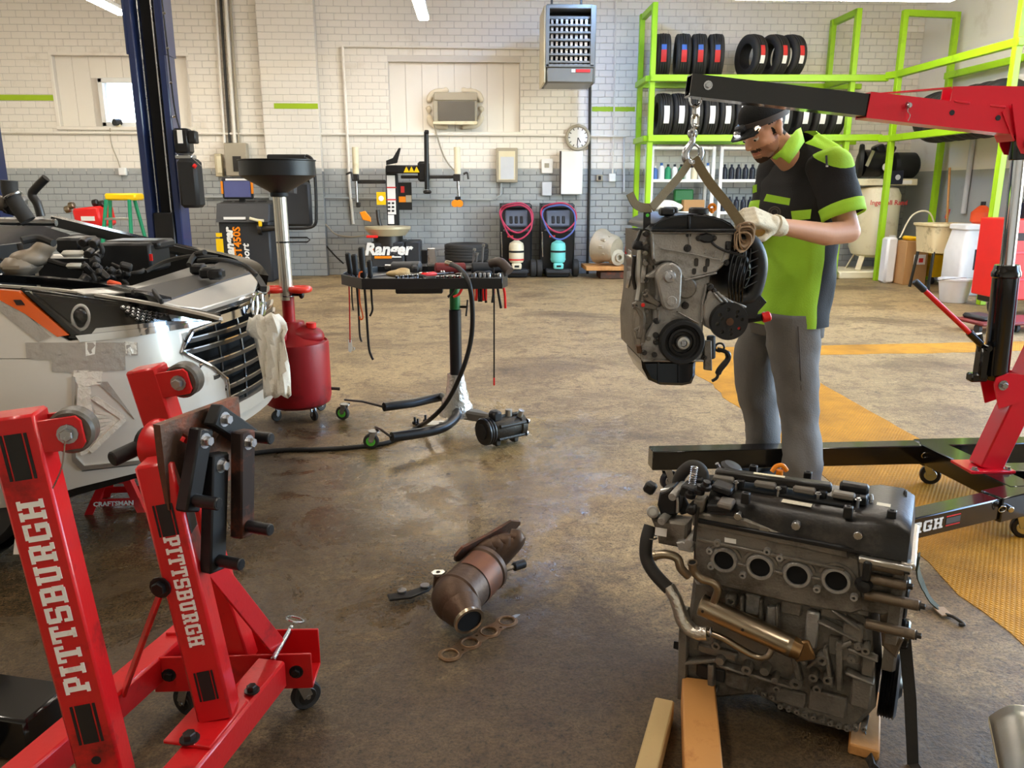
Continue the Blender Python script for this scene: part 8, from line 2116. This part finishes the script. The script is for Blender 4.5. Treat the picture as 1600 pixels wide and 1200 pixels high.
# --- white shelves with bottles under the back rack
NB_ = 0
for u, (x0, x1) in enumerate(((2.68, 3.62), (3.74, 4.95))):
    ws = T('white_shelf', 'white metal shelf unit with %s under the back rack' % ('oil jugs' if u == 0 else 'dark bottles'), 'shelf unit', ((x0+x1)/2, 12.55, 0))
    for x in (x0, x1):
        for y in (12.35, 12.74): ws.add('upright', 'white_paint', MB().box((x, y, .98), (.05, .04, 1.96), bev=.003))
    for z in (.35, .98, 1.46, 1.94): ws.add('shelf', 'white_paint', MB().box(((x0+x1)/2, 12.55, z), (x1-x0+.05, .42, .045), bev=.004))
def bottle_mesh(w, h, m, mc):
    o = MB(); o.mat(0).lathe([(w*.5, 0), (w*.5, h*.62), (w*.42, h*.74), (w*.2, h*.84)], (0, 0, 0), (0, 0, 1), 12); o.mat(1).lathe([(w*.22, h*.84), (w*.22, h), (0, h)], (0, 0, 0), (0, 0, 1), 12)
    q = o.build('b', [m, mc]); me = q.data; bpy.data.objects.remove(q); return me
kinds = [bottle_mesh(.10, .24, 'jug_white', 'label_blue'), bottle_mesh(.09, .22, 'jug_white', 'label_dark'), bottle_mesh(.09, .2, 'label_blue', 'paper_white'), bottle_mesh(.09, .22, 'ladder_green', 'ink_black'), bottle_mesh(.10, .25, 'cream_paint', 'label_red')]
kl = ['white jug with a blue cap', 'white jug with a dark cap', 'blue bottle with a white cap', 'green bottle with a black cap', 'cream jug with a red cap']
seq = [2, 0, 3, 1, 3, 0, 4, 1, 0]; cnt_ = {}
for i, k in enumerate(seq):
    o = bpy.data.objects.new('bottle', kinds[k]); col.objects.link(o); o.location = (2.74+.102*i, 12.42, 1.483)
    n_ = cnt_.get(k, 0); cnt_[k] = n_+1; tot = seq.count(k); tag(o, kl[k]+' on the left white shelf'+('' if tot == 1 else ', %s such' % NTH[n_]), 'bottle', 'bottles on the white shelves')
db = bottle_mesh(.085, .22, 'oil_black', 'oil_black')
for row, z in ((0, 1.483), (1, 1.003)):
    for i in range(10):
        o = bpy.data.objects.new('oil_bottle', db); col.objects.link(o); o.location = (3.82+.108*i, 12.42, z)
        tag(o, 'dark oil bottle in the row on the %s white shelf' % ('upper right' if row == 0 else 'lower right'), 'bottle', 'dark oil bottles on the %s shelf' % ('upper' if row == 0 else 'lower'))
one('cardboard_box', 'small cardboard box on the lower left white shelf', 'box', MB().box((3.36, 12.43, 1.09), (.32, .16, .17), bev=.004), 'cardboard')
one('parts_bin', 'dark green parts bin behind the cardboard box on the white shelf', 'bin', MB().box((3.25, 12.62, 1.17), (.3, .12, .33), bev=.02), 'green_paint')
bg_ = MB(); bg_.ell((2.95, 12.45, 1.09), (.2, .12, .085)); bg_.ell((3.08, 12.42, 1.07), (.13, .1, .06)); o = clay(bg_, 'plastic_bag', 'cloth_white', None, .02, 4); tag(o, 'white plastic bag slumped on the lower left white shelf', 'bag')
# --- refrigerant machines
def ac_machine(px0, px1, tankm, band, lab, hose2):
    Y = 12.3; a, b = on_y(px0, 432, Y), on_y(px1, 432, Y); cx = (a.x+b.x)/2; w_ = b.x-a.x; h = on_y(px0, 318, Y).z
    t = T('refrigerant_machine', lab, 'service machine', (cx, Y, 0), 'refrigerant recovery machines')
    mb = MB(mframe(V(cx+w_/2*.86, Y, 0), V(0, 1, 0), V(0, 0, 1), V(-1, 0, 0) if False else V(1, 0, 0))); mb.M = mframe(V(cx-w_*.43, Y, 0), V(0, 1, 0), V(0, 0, 1), V(1, 0, 0))
    mb.prism([(.16, .12), (.42, .12), (.42, h), (.22, h), (.10, h*.66), (.13, h*.55)], w_*.86, bev=.03); t.add('housing', 'black_plastic', mb)
    t.add('console', 'grey_blue', MB().box((cx, Y+.13, h*.80), (w_*.6, .05, h*.24), (R(-20), 0, 0), .02))
    for k in range(3): t.add('console_slot', 'black_plastic', MB().box((cx-.08+.08*k, Y+.10, h*.78), (.05, .03, .12), (R(-20), 0, 0), .01))
    t.add('console_hood', 'grey_plastic', MB().box((cx, Y+.2, h*.965), (w_*.8, .2, .05), (0, 0, 0), .02)); t.add('console_lip', 'grey_plastic', MB().box((cx, Y+.08, h*.64), (w_*.7, .08, .03), (0, 0, 0), .01))
    for s_ in (-1, 1): t.add('wheel', 'rubber', MB().lathe([(.04, -.045), (.12, -.045), (.135, -.03), (.135, .03), (.12, .045), (.04, .045)], V(cx+s_*w_*.46, Y+.16, .136), (1, 0, 0), 26)); t.add('side_rail', 'steel', MB().bar((cx-w_*.40, Y+.08, h*.62), (cx-w_*.38, Y+.10, h*.28), .02, .02, bev=.004, ref=(0, 1, 0))) if s_ < 0 else None
    t.add('tank_shelf', 'dark_plastic', MB().box((cx, Y+.07, .10), (w_*.62, .26, .07), (0, 0, 0), .02)); t.add('foot', 'black_plastic', MB().box((cx, Y+.2, .04), (w_*.6, .3, .08), (0, 0, 0), .02))
    r_ = .115; tz = .22; tk_ = t.add('gas_tank', tankm, MB().lathe([(r_*.5, tz), (r_*.9, tz+.02), (r_, tz+.06), (r_, tz+.26), (r_*.9, tz+.31), (r_*.4, tz+.345), (r_*.2, tz+.36)], V(cx, Y+.05, 0), (0, 0, 1), 26))
    t.add('tank_base', tankm, MB().box((cx, Y-.02, .185), (.15, .12, .09), (0, 0, 0), .015), tk_); t.add('tank_plate', 'ink_black', MB().box((cx, Y-.082, .185), (.07, .004, .03)), tk_)
    t.add('tank_strap', 'black_matte', MB().lathe([(r_+.004, tz+.17), (r_+.004, tz+.20)], V(cx, Y+.05, 0), (0, 0, 1), 26, cap=False), tk_); t.add('tank_band', band, MB().lathe([(r_+.003, tz+.05), (r_+.003, tz+.075)], V(cx, Y+.05, 0), (0, 0, 1), 26, cap=False), tk_)
    t.add('brand_plate', 'label_red', MB().box((cx-.09, Y+.085, h*.56), (.09, .006, .03)))
    q = [V(cx-w_*.40, Y+.1, h*.93), V(cx-w_*.2, Y+.0, h*.99), V(cx+w_*.15, Y+.0, h*1.0), V(cx+w_*.40, Y+.05, h*.9), V(cx+w_*.40, Y-.0, h*.75), V(cx+w_*.1, Y-.02, h*.62), V(cx-w_*.2, Y-.02, h*.66), V(cx-w_*.42, Y+.0, h*.82)]
    t.add('charging_hose', 'hose_red', MB().tube(catmull(q, 6, closed=True), .014, 8, closed=True)); q2 = [V(p.x*.94+cx*.06, p.y-.03, p.z-.03-(.07 if i in (4, 5, 6) else 0)) for i, p in enumerate(q)]; t.add('charging_hose', hose2, MB().tube(catmull(q2, 6, closed=True), .013, 8, closed=True))
ac_machine(778, 836, 'tank_cream', 'label_red', 'refrigerant machine with a cream gas tank, left of the pair', 'hose_red'); ac_machine(841, 903, 'tank_aqua', 'tank_aqua', 'refrigerant machine with an aqua gas tank, right of the pair', 'hose_blue')
a = on_y(729, 405, 12.2); tyre((a.x, 12.3, .134), 0, 'large worn tyre lying flat on the floor between the machines', None, TM2, (), (0, R(90), 0)); tyre((a.x, 12.3, .402), 0, 'worn tyre lying on top of the other flat tyre', None, TM2, (), (0, R(90), 0))
# --- gearbox on a pallet, extinguisher
gp = T('wooden_pallet', 'low wooden board on a red brown block carrying the gearbox', 'pallet', on_y(965, 425, 12.25)*1); gp.t.location.z = 0; gp.M = Matrix.Translation(-gp.t.location)
gp.box('board', 'wood', 916, 417, 980, 423, 12.0, .6, .006); c, s = wbox(938, 423, 980, 434, 12.1, .4); gp.add('block', 'rusty_steel', MB().box((c[0], c[1], .055), (s[0], .4, .11), bev=.01)); zb2 = wbox(918, 417, 992, 423, 12.0, .6); zb2 = zb2[0][2]+zb2[1][2]/2
gx_ = on_y(945, 392, 12.3); gb = T('gearbox', 'dusty aluminium gearbox standing on the wooden board', 'gearbox', (gx_.x, 12.3, zb2))
gb.add('bell_housing', 'dusty_alu', MB().lathe([(.05, -.2), (.16, -.19), (.20, -.14), (.22, .0), (.27, .1), (.27, .13), (.24, .135)], V(gx_.x+.02, 12.25, zb2+.275), V(-.7, .7, .1), 24)); gb.add('diff_housing', 'dusty_alu', MB().lathe([(.12, 0), (.12, .12), (.07, .13), (.06, .16), (.04, .16), (.035, .1), (0, .1)], V(gx_.x+.13, 12.2, zb2+.13), V(.4, -1, 0), 22))
for k in range(8): a_ = 2*PI*k/8; gb.add('housing_rib', 'dusty_alu', MB().box((gx_.x+.02+.12*math.cos(a_), 12.14+.05*math.cos(a_), zb2+.29+.14*math.sin(a_)), (.05, .12, .05), (0, a_, .6), .01))
fx2 = on_y(983, 400, 12.3); fe_ = T('fire_extinguisher', 'red fire extinguisher beside the gearbox', 'fire extinguisher', (fx2.x+.04, 12.45, 0)); cxe = fx2.x+.04
fe_.add('stand', 'dark_steel', MB().cyl((cxe, 12.45, 0), (cxe, 12.45, .12), .08, n=18)); fe_.add('cylinder', 'bright_red', MB().lathe([(.07, .12), (.078, .14), (.078, .46), (.05, .53), (.025, .55)], V(cxe, 12.45, 0), (0, 0, 1), 22)); fe_.add('valve', 'bright_red', MB().box((cxe+.01, 12.45, .585), (.06, .05, .07), bev=.01)); fe_.add('lever', 'dark_steel', MB().bar((cxe, 12.43, .63), (cxe-.11, 12.40, .66), .02, .012, ref=(0, 0, 1))); fe_.add('label', 'paper_white', MB().box((cxe-.01, 12.37, .3), (.06, .006, .12)))
# --- wall fixtures
ht = T('unit_heater', 'beige gas unit heater with a grid of louvres hanging high on the wall', 'heater', on_y(885, 135, 11.6))
c, s = wbox(853, 8, 928, 130, 11.5, .7); ht.add('cabinet_side', 'tan_metal', MB().box((c[0]-s[0]/2-.01, c[1]+.02, c[2]), (.03, .74, s[2]), bev=.008)); ht.add('cabinet_side', 'heater_grey', MB().box((c[0]+s[0]/2, c[1]+.02, c[2]), (.03, .74, s[2]), bev=.008)); ht.add('cabinet_back', 'heater_grey', MB().box((c[0], c[1]+.33, c[2]), (s[0], .05, s[2]))); ht.box('lower_panel', 'heater_grey', 854, 104, 928, 130, 11.5, .7, .02); ht.box('upper_panel', 'heater_grey', 854, 6, 928, 14, 11.5, .7, .01); ht.box('dark_core', 'port_black', 856, 14, 925, 104, 11.75, .05, 0); ht.box('inner_plate', 'heater_grey', 858, 24, 924, 31, 11.6, .1, .01)
for k in range(6): ht.box('louvre', 'heater_grey', 857, 37+11.5*k, 925, 41+11.5*k, 11.5, .08, .004)
for k in range(9): ht.box('vane', 'steel', 861+7.6*k, 30, 864+7.6*k, 103, 11.56, .02, .002)
for k in (0, 1, 2): ht.box('front_frame', 'heater_grey', (853, 924, 853)[k], (8, 8, 100)[k], (858, 929, 928)[k], (104, 104, 105)[k], 11.49, .04, .004)
ht.box('name_badge', 'label_red', 900, 108, 922, 113, 11.485, .008, 0); ht.box('badge_end', 'paper_white', 893, 108, 899, 113, 11.485, .008, 0)
for px in (862, 908): p = on_y(px, 8, 11.8); ht.cyl('hanger_rod', 'dark_steel', p, V(p.x, p.y, ZC), .015, n=6)
wa = T('window_air_conditioner', 'old beige window air conditioner set in the recessed panel', 'air conditioner', on_y(710, 195, YB-.1))
wa.box('case', 'beige_metal', 676, 146, 746, 193, YB-.16, .28, .02); wa.box('front_grille', 'ac_grille', 684, 158, 742, 189, YB-.175, .02, .004); wa.box('top_band', 'beige_metal', 678, 144, 746, 157, YB-.18, .04, .01); wa.box('lower_trim', 'cream_paint', 676, 189, 746, 195, YB-.18, .04, .01); wa.box('control', 'beige_metal', 677, 158, 684, 190, YB-.178, .03, .004)
fo = MB(); 
for k in range(26): a_ = 2*PI*k/26; fo.ell(on_y(711+41*math.copysign(abs(math.cos(a_))**.5, math.cos(a_)), 170+29*math.copysign(abs(math.sin(a_))**.5, math.sin(a_)), YB+.05), (.06, .05, .05), n=8, m=6)
for o in (clay(fo, 'foam_seal', 'foam', wa.t, .03, 3),): o.data.transform(wa.M)
ck = T('wall_clock', 'round wall clock with a brown rim above the white cabinet', 'clock', on_y(903, 215, W)); cc = on_y(903, 215, W-.05)
ck.add('rim', 'beige_metal', MB().torus(cc, (0, 1, 0), .175, .025, n=36, m=10)); ck.add('dial', 'paper_white', MB().cyl(cc, cc+V(0, .05, 0), .165, n=32))
for k in range(12): a_ = 2*PI*k/12; ck.add('hour_mark', 'ink_black', MB().box(cc+V(.135*math.cos(a_), -.002, .135*math.sin(a_)), (.012, .004, .03), (0, -a_+PI/2, 0)))
for a_, L_ in ((R(-95), .12), (R(-60), .085)): ck.add('hand', 'ink_black', MB().bar(cc+V(0, -.004, 0), cc+V(L_*math.cos(a_), -.004, L_*math.sin(a_)), .012, .004, ref=(0, 1, 0)))
def cab(name, lab, cat, r, d, m, extra=()):
    t = T(name, lab, cat, on_y((r[0]+r[2])/2, r[3], W)); t.box('case', m, *r, W-d, d, .01)
    for nm, q, mm in extra: t.box(nm, mm, *q, W-d-.008-.004*[e[0] for e in extra].index(nm), .01, 0)
cab('wall_cabinet', 'tall white metal wall cabinet under the clock', 'cabinet', (876, 236, 910, 304), .16, 'white_paint', (('door', (877, 238, 909, 303), 'white_paint'), ('side_edge', (874.5, 236, 876.5, 304), 'brown_dark')))
cab('fuse_cabinet', 'small framed wall cabinet with a glass front', 'cabinet', (775, 231, 809, 285), .1, 'beige_metal', (('frame_panel', (779, 236, 805, 281), 'cream_paint'), ('pane', (782, 245, 803, 280), 'label_pale')))
cab('thermostat', 'white thermostat plate with a round dial on the wall', 'thermostat', (846, 248, 864, 271), .04, 'paper_white', (('dial', (851, 255, 858, 262), 'beige_metal'),)); cab('switch_box', 'small grey switch box below the thermostat', 'switch box', (847, 284, 862, 306), .06, 'label_pale'); cab('outlet_box', 'white outlet box left of the green rack', 'outlet', (952, 271, 962, 284), .06, 'white_paint'); cab('outlet_box', 'grey double outlet beside the white outlet box', 'outlet', (932, 273, 942, 283), .05, 'beige_metal', (('socket', (935, 275, 939, 281), 'ink_black'),)); cab('outlet_box', 'white outlet box on the wall behind the ladder', 'outlet', (184, 262, 197, 274), .06, 'white_paint')
cab('electric_panel', 'beige electrical panel under the vertical conduits', 'electrical panel', (349, 223, 388, 275), .14, 'beige_metal', (('panel_window', (363, 244, 378, 268), 'dark_steel'),)); cab('electric_panel', 'smaller tan electrical box left of the panel', 'electrical panel', (334, 240, 348, 276), .1, 'tan_metal', (('cover_plate', (338, 244, 347, 270), 'cream_paint'),))
def conduit(lab, pts, r=.016, m='wall_white', dy=0.03):
    return one('conduit', lab, 'conduit', MB().tube([on_y(x, y, W-dy) for x, y in pts], r, 8), m)
conduit('long horizontal conduit across the back wall at picture height', [(-20, 207), (400, 209), (840, 211), (978, 213)], .018)
conduit('thin horizontal conduit above the air conditioner', [(536, 72), (700, 74), (845, 76)], .016); conduit('vertical conduit left of the recessed panel', [(535, 72), (541, 180), (546, 290), (552, 350)], .022)
for i, x in enumerate((336, 344, 352, 359)): conduit('%s of the four vertical conduits above the electrical panel' % NTH[i], [(x, -10), (x+8, 120), (x+15, 224)], .028 if i == 2 else .02, ('wall_white', 'dark_steel', 'wall_white', 'beige_metal')[i])
conduit('horizontal conduit along the grey dado', [(320, 308), (500, 309), (640, 311), (770, 312), (782, 305), (783, 286)], .016, 'wall_grey'); conduit('vertical conduit down to the white outlet box', [(963, -10), (960, 150), (957, 272)], .014); conduit('dark vertical pipe right of the clock', [(922, 130), (921, 280), (918, 428)], .022, 'dark_steel'); conduit('short vertical conduit by the green rack', [(975, 213), (975, 300)], .014, 'label_pale')
for lab, pts in (('loose cable drooping down the grey wall behind the balancer', [(495, 340), (510, 352), (525, 366), (550, 370), (575, 367)]), ('black cable curving from the balancer to the floor', [(488, 352), (505, 378), (522, 398), (537, 412)]), ('thin cable from the air conditioner down to the dado', [(678, 195), (690, 235), (700, 255), (712, 268)])): one('cable', lab, 'cable', MB().tube(catmull([on_y(x, y, W-.06) for x, y in pts], 6), .012, 6), 'hose_black' if 'black' in lab else 'beige_metal')
cm_ = T('security_camera', 'small dark camera on the sill of the bright window', 'camera', on_y(183, 196, YB-.03)); cm_.cyl('body', 'dark_plastic', on_y(178, 191, YB-.1), on_y(188, 191, YB), .05); cm_.box('stand', 'cream_paint', 180, 193, 188, 198, YB-.06, .05, .005); cm_.tube('cord', 'beige_metal', [on_y(172, 200, YB-.04), on_y(174, 225, YB-.04), on_y(184, 250, YB-.04), on_y(188, 264, YB-.04)], .008)
# ============================================================ right hand corner
ap = T('air_compressor', 'tall cream air compressor with a black pump in the corner', 'air compressor', (6.05, 12.2, 0)); cx = on_y(1376, 300, 12.2).x; ap.t.location.x = cx; ap.M = Matrix.Translation(-ap.t.location)
zb3, zt3 = on_y(1370, 402, 12.2).z, on_y(1370, 290, 12.2).z; rr_ = (on_y(1410, 340, 12.2).x-on_y(1342, 340, 12.2).x)/2
ap.add('tank', 'cream_paint', MB().lathe([(rr_*.5, zb3), (rr_*.85, zb3+.05), (rr_, zb3+.16), (rr_, zt3-.14), (rr_*.85, zt3-.04), (rr_*.4, zt3)], V(cx, 12.3, 0), (0, 0, 1), 34))
for a_ in (35, 145, 215, 325): ap.add('leg', 'cream_paint', MB().bar((cx+rr_*.6*math.cos(R(a_)), 12.3+rr_*.6*math.sin(R(a_)), zb3+.12), (cx+rr_*1.0*math.cos(R(a_)), 12.3+rr_*math.sin(R(a_)), .12), .09, .02, bev=.003, ref=(0, 0, 1)))
ap.add('pump_deck', 'cream_paint', MB().box((cx+.02, 12.3, zt3+.05), (.95, .45, .1), bev=.01)); ap.add('deck_label', 'paper_white', MB().box((cx+.3, 12.07, zt3+.05), (.2, .004, .06)))
ap.add('pump_body', 'black_paint', MB().lathe([(.1, -.2), (.2, -.18), (.2, .1), (.14, .2)], V(cx-.12, 12.3, zt3+.33), (1, 0, 0), 22)); ap.add('flywheel', 'black_matte', MB().lathe([(.05, -.03), (.24, -.03), (.25, 0), (.24, .03), (.05, .03)], V(cx-.36, 12.2, zt3+.36), (1, -.4, 0), 28)); ap.add('motor', 'black_matte', MB().cyl((cx+.18, 12.3, zt3+.30), (cx+.55, 12.3, zt3+.30), .19, n=24, bev=.04))
for dx in (-.05, .1): ap.add('cylinder_head', 'black_paint', MB().box((cx+dx, 12.3, zt3+.52), (.13, .2, .16), (0, R(25 if dx > 0 else -25), 0), .02))
ap.add('pressure_switch', 'label_dark', MB().box((cx+.12, 12.06, zt3+.12), (.22, .1, .2), bev=.01)); ap.add('gauge', 'paper_white', MB().cyl((cx-.02, 12.08, zt3+.27), (cx-.02, 12.06, zt3+.27), .06, n=16)); ap.add('gauge', 'paper_white', MB().cyl((cx+.14, 12.0, zt3+.12), (cx+.14, 12.005, zt3+.12), .04, n=14)); ap.add('belt_guard', 'brass_steel', MB().bar((cx-.38, 11.96, zt3+.28), (cx-.30, 11.96, zt3+.5), .05, .02, ref=(0, 1, 0)))
text('Ingersoll Rand', .10, ap.M @ mframe(V(cx+.02, 12.3-rr_-.004, on_y(1380, 317, 11.9).z), V(1, 0, 0), V(0, 0, 1), V(0, -1, 0)), 'label_red', 'lettering', ap.t, .001); ap.add('tank_label', 'paper_white', MB().box((cx+.14, 12.3-rr_*.97, zb3+.3), (.1, .03, .1)))
one('compressor_plinth', 'low white concrete plinth under the air compressor', 'plinth', MB().box((cx, 12.3, .06), (1.3, .8, .12), bev=.02), 'cream_paint')
cbx = on_y(1424, 400, 11.3); t = T('cardboard_carton', 'tall cardboard carton with yellow cloth on top beside the mop bucket', 'carton', (cbx.x, 11.3, 0)); t.add('carton', 'cardboard', MB().box((cbx.x, 11.3, .31), (.33, .3, .62), bev=.006)); t.add('print', 'paper_white', MB().box((cbx.x+.04, 11.145, .36), (.17, .004, .14))); t.add('print_mark', 'label_red', MB().box((cbx.x+.06, 11.141, .35), (.06, .004, .06))); t.add('yellow_cloth', 'yellow_plastic', MB().box((cbx.x-.02, 11.3, .65), (.22, .2, .06), (0, .1, .2), .03)); t.add('spray_hose', 'cream_paint', MB().tube(catmull([V(cbx.x-.2, 11.3, .66), V(cbx.x-.05, 11.3, .98), V(cbx.x+.2, 11.3, 1.0), V(cbx.x+.36, 11.3, .62)], 6), .012, 6))
o = MB().box((cbx.x-.26, 11.45, .33), (.16, .2, .66), bev=.03); one('white_jug', 'tall white jug standing left of the cardboard carton', 'jug', o, 'jug_white')
mpx = on_y(1468, 400, 11.35); t = T('mop_bucket', 'yellow mop bucket with wringer under the utility sink', 'mop bucket', (mpx.x, 11.35, 0)); t.add('bucket', 'yellow_plastic', MB().loft([[V(mpx.x+x*sc, 11.35+y*sc, z) for x, y in rrect(.42, .34, .06, 3)] for z, sc in ((.1, .78), (.40, 1.0), (.42, 1.04), (.42, .94), (.2, .8))])); t.add('wringer', 'yellow_plastic', MB().box((mpx.x-.06, 11.31, .55), (.26, .22, .26), (0, R(8), 0), .03)); t.add('wringer_lever', 'dark_steel', MB().bar((mpx.x+.0, 11.25, .6), (mpx.x-.03, 11.25, .95), .02, .02, ref=(0, 1, 0))); t.add('lever_grip', 'bright_red', MB().cyl((mpx.x-.03, 11.25, .93), (mpx.x-.01, 11.25, 1.06), .022, n=10)); t.add('wringer_slot', 'black_matte', MB().prism([(-.05, .03), (.05, .03), (0, -.04)], .004, mframe(V(mpx.x-.08, 11.19, .6), V(1, 0, 0), V(0, 0, 1), V(0, -1, 0))))
for sx in (-1, 1):
    for sy in (-1, 1): t.add('caster', 'rubber', MB().cyl((mpx.x+sx*.14-.015, 11.35+sy*.11, .05), (mpx.x+sx*.14+.015, 11.35+sy*.11, .05), .05, n=14))
skx = on_y(1488, 350, 10.35); t = T('utility_sink', 'stained cream utility sink on grey legs in the corner', 'sink', (skx.x+.1, 10.7, 0)); t.add('basin', 'sink_cream', MB().loft([[V(skx.x+.1+x*sc, 10.7+y*sc, z) for x, y in rrect(.56, .5, .05, 3)] for z, sc in ((.50, .86), (.84, .98), (.86, 1.08), (.89, 1.08), (.89, .98), (.6, .9))]))
for sx in (-1, 1):
    for sy in (-1, 1): t.add('leg', 'dark_steel', MB().bar((skx.x+.1+sx*.21, 10.7+sy*.19, .52), (skx.x+.1+sx*.25, 10.7+sy*.23, 0), .05, .02, bev=.003, ref=(1, 0, 0)))
bnx = on_y(1512, 400, 10.1); t = T('white_drum', 'tall white plastic tank with a blue label next to the sink', 'tank', (bnx.x+.08, 10.2, 0)); t.add('tank', 'jug_white', MB().loft([[V(bnx.x+.08+x*sc, 10.2+y*sc, z) for x, y in rrect(.46, .46, .06, 3)] for z, sc in ((0, .94), (.02, 1), (.55, 1), (.82, .80), (.84, .9), (.89, .9), (.9, .8))])); t.add('label', 'label_dark', MB().box((bnx.x+.08, 9.968, .46), (.15, .006, .26))); t.add('label_picture', 'label_blue', MB().box((bnx.x+.08, 9.963, .49), (.10, .004, .1)))
t = T('plastic_bucket', 'white plastic bucket on the floor by the green upright', 'bucket', on_z(1500, 474, 0)); q = t.t.location; t.add('bucket', 'jug_white', MB().lathe([(.14, 0), (.15, .01), (.185, .26), (.195, .265), (.195, .285), (.18, .285), (.145, .02), (0, .02)], q+V(0, .15, 0), (0, 0, 1), 28, cap=False)); t.add('bail', 'steel', MB().torus(q+V(0, .15, .262), (0, .25, 1), .2, .004, n=28, m=6))
jx = on_y(1541, 335, 10.3); t = T('fuel_jug', 'orange plastic jug standing above the white tank', 'jug', (jx.x, 10.3, .9)); t.add('jug', 'orange_red', MB().lathe([(.10, .89), (.13, .92), (.13, 1.03), (.06, 1.10), (.03, 1.12)], V(jx.x-.06, 10.3, .012), (0, 0, 1), 18)); t.add('cap', 'black_plastic', MB().cyl((jx.x-.06, 10.3, 1.13), (jx.x-.06, 10.3, 1.18), .03, n=12))
def pole(lab, pts, r, m): one('pole', lab, 'pole', MB().cyl(pts[0], pts[1], r, n=10), m)
pole('brown wooden broom handle leaning in the corner above the sink', (on_y(1484, 262, 11.2), V(on_y(1490, 345, 11.0).x, 11.05, .10)), .016, 'wood'); pole('white conduit post on the right wall behind the sink', (V(XR-.05, 11.95, 1.2), V(XR-.05, 11.95, 3.0)), .02, 'label_pale'); pole('pale vertical strut on the right wall near the crane ram', (V(XR-.04, 11.2, 1.0), V(XR-.04, 11.2, 2.0)), .035, 'label_pale')
tb_ = T('tool_chest', 'red steel tool chest partly behind the hoist at the right edge', 'tool chest', (6.35, 8.35, 0)); X0 = on_y(1580, 400, 8.1).x
tb_.add('body', 'bright_red', MB().box((X0+.4, 8.4, .62), (.8, .6, .84), bev=.012))
for z in (.42, .70): tb_.add('drawer_trim', 'chest_edge', MB().box((X0+.4, 8.09, z), (.8, .02, .03), bev=.004))
tb_.add('vent', 'rusty_dark', MB().box((X0+.08, 8.095, .86), (.1, .004, .08)))
for dx in (.1, .7): tb_.add('caster', 'rubber', MB().cyl((X0+dx-.02, 8.4, .1), (X0+dx+.02, 8.4, .1), .1, n=16)); tb_.add('caster_frame', 'black_paint', MB().box((X0+dx, 8.4, .17), (.1, .5, .08), bev=.01))
for dx, m, h in ((.08, 'label_blue', .28), (.2, 'black_plastic', .2), (.32, 'dark_plastic', .34)): one('spray_can', {.28: 'blue', .2: 'short black', .34: 'tall grey'}[h]+' can standing on the red tool chest', 'can', MB().lathe([(.045, 1.04), (.045, 1.04+h*.8), (.02, 1.04+h*.86), (.02, 1.04+h)], V(X0+dx, 8.3, 0), (0, 0, 1), 16), m)
cp = on_z(1540, 520, 0); t = T('floor_creeper', 'dark red creeper board with casters on the floor right of the hoist', 'creeper', (cp.x+.3, cp.y+.1, 0)); t.add('board', 'rag_red', MB().box((cp.x+.35, cp.y+.12, .10), (1.0, .4, .035), (0, 0, .1), .012)); t.add('head_rest', 'dark_plastic', MB().box((cp.x+.0, cp.y+.1, .14), (.2, .3, .05), (0, 0, .1), .02))
for dx in (-.1, .3, .75): t.add('caster', 'rubber', MB().cyl((cp.x+dx-.015, cp.y-.02+.1*dx, .045), (cp.x+dx+.015, cp.y-.02+.1*dx, .045), .045, n=14))
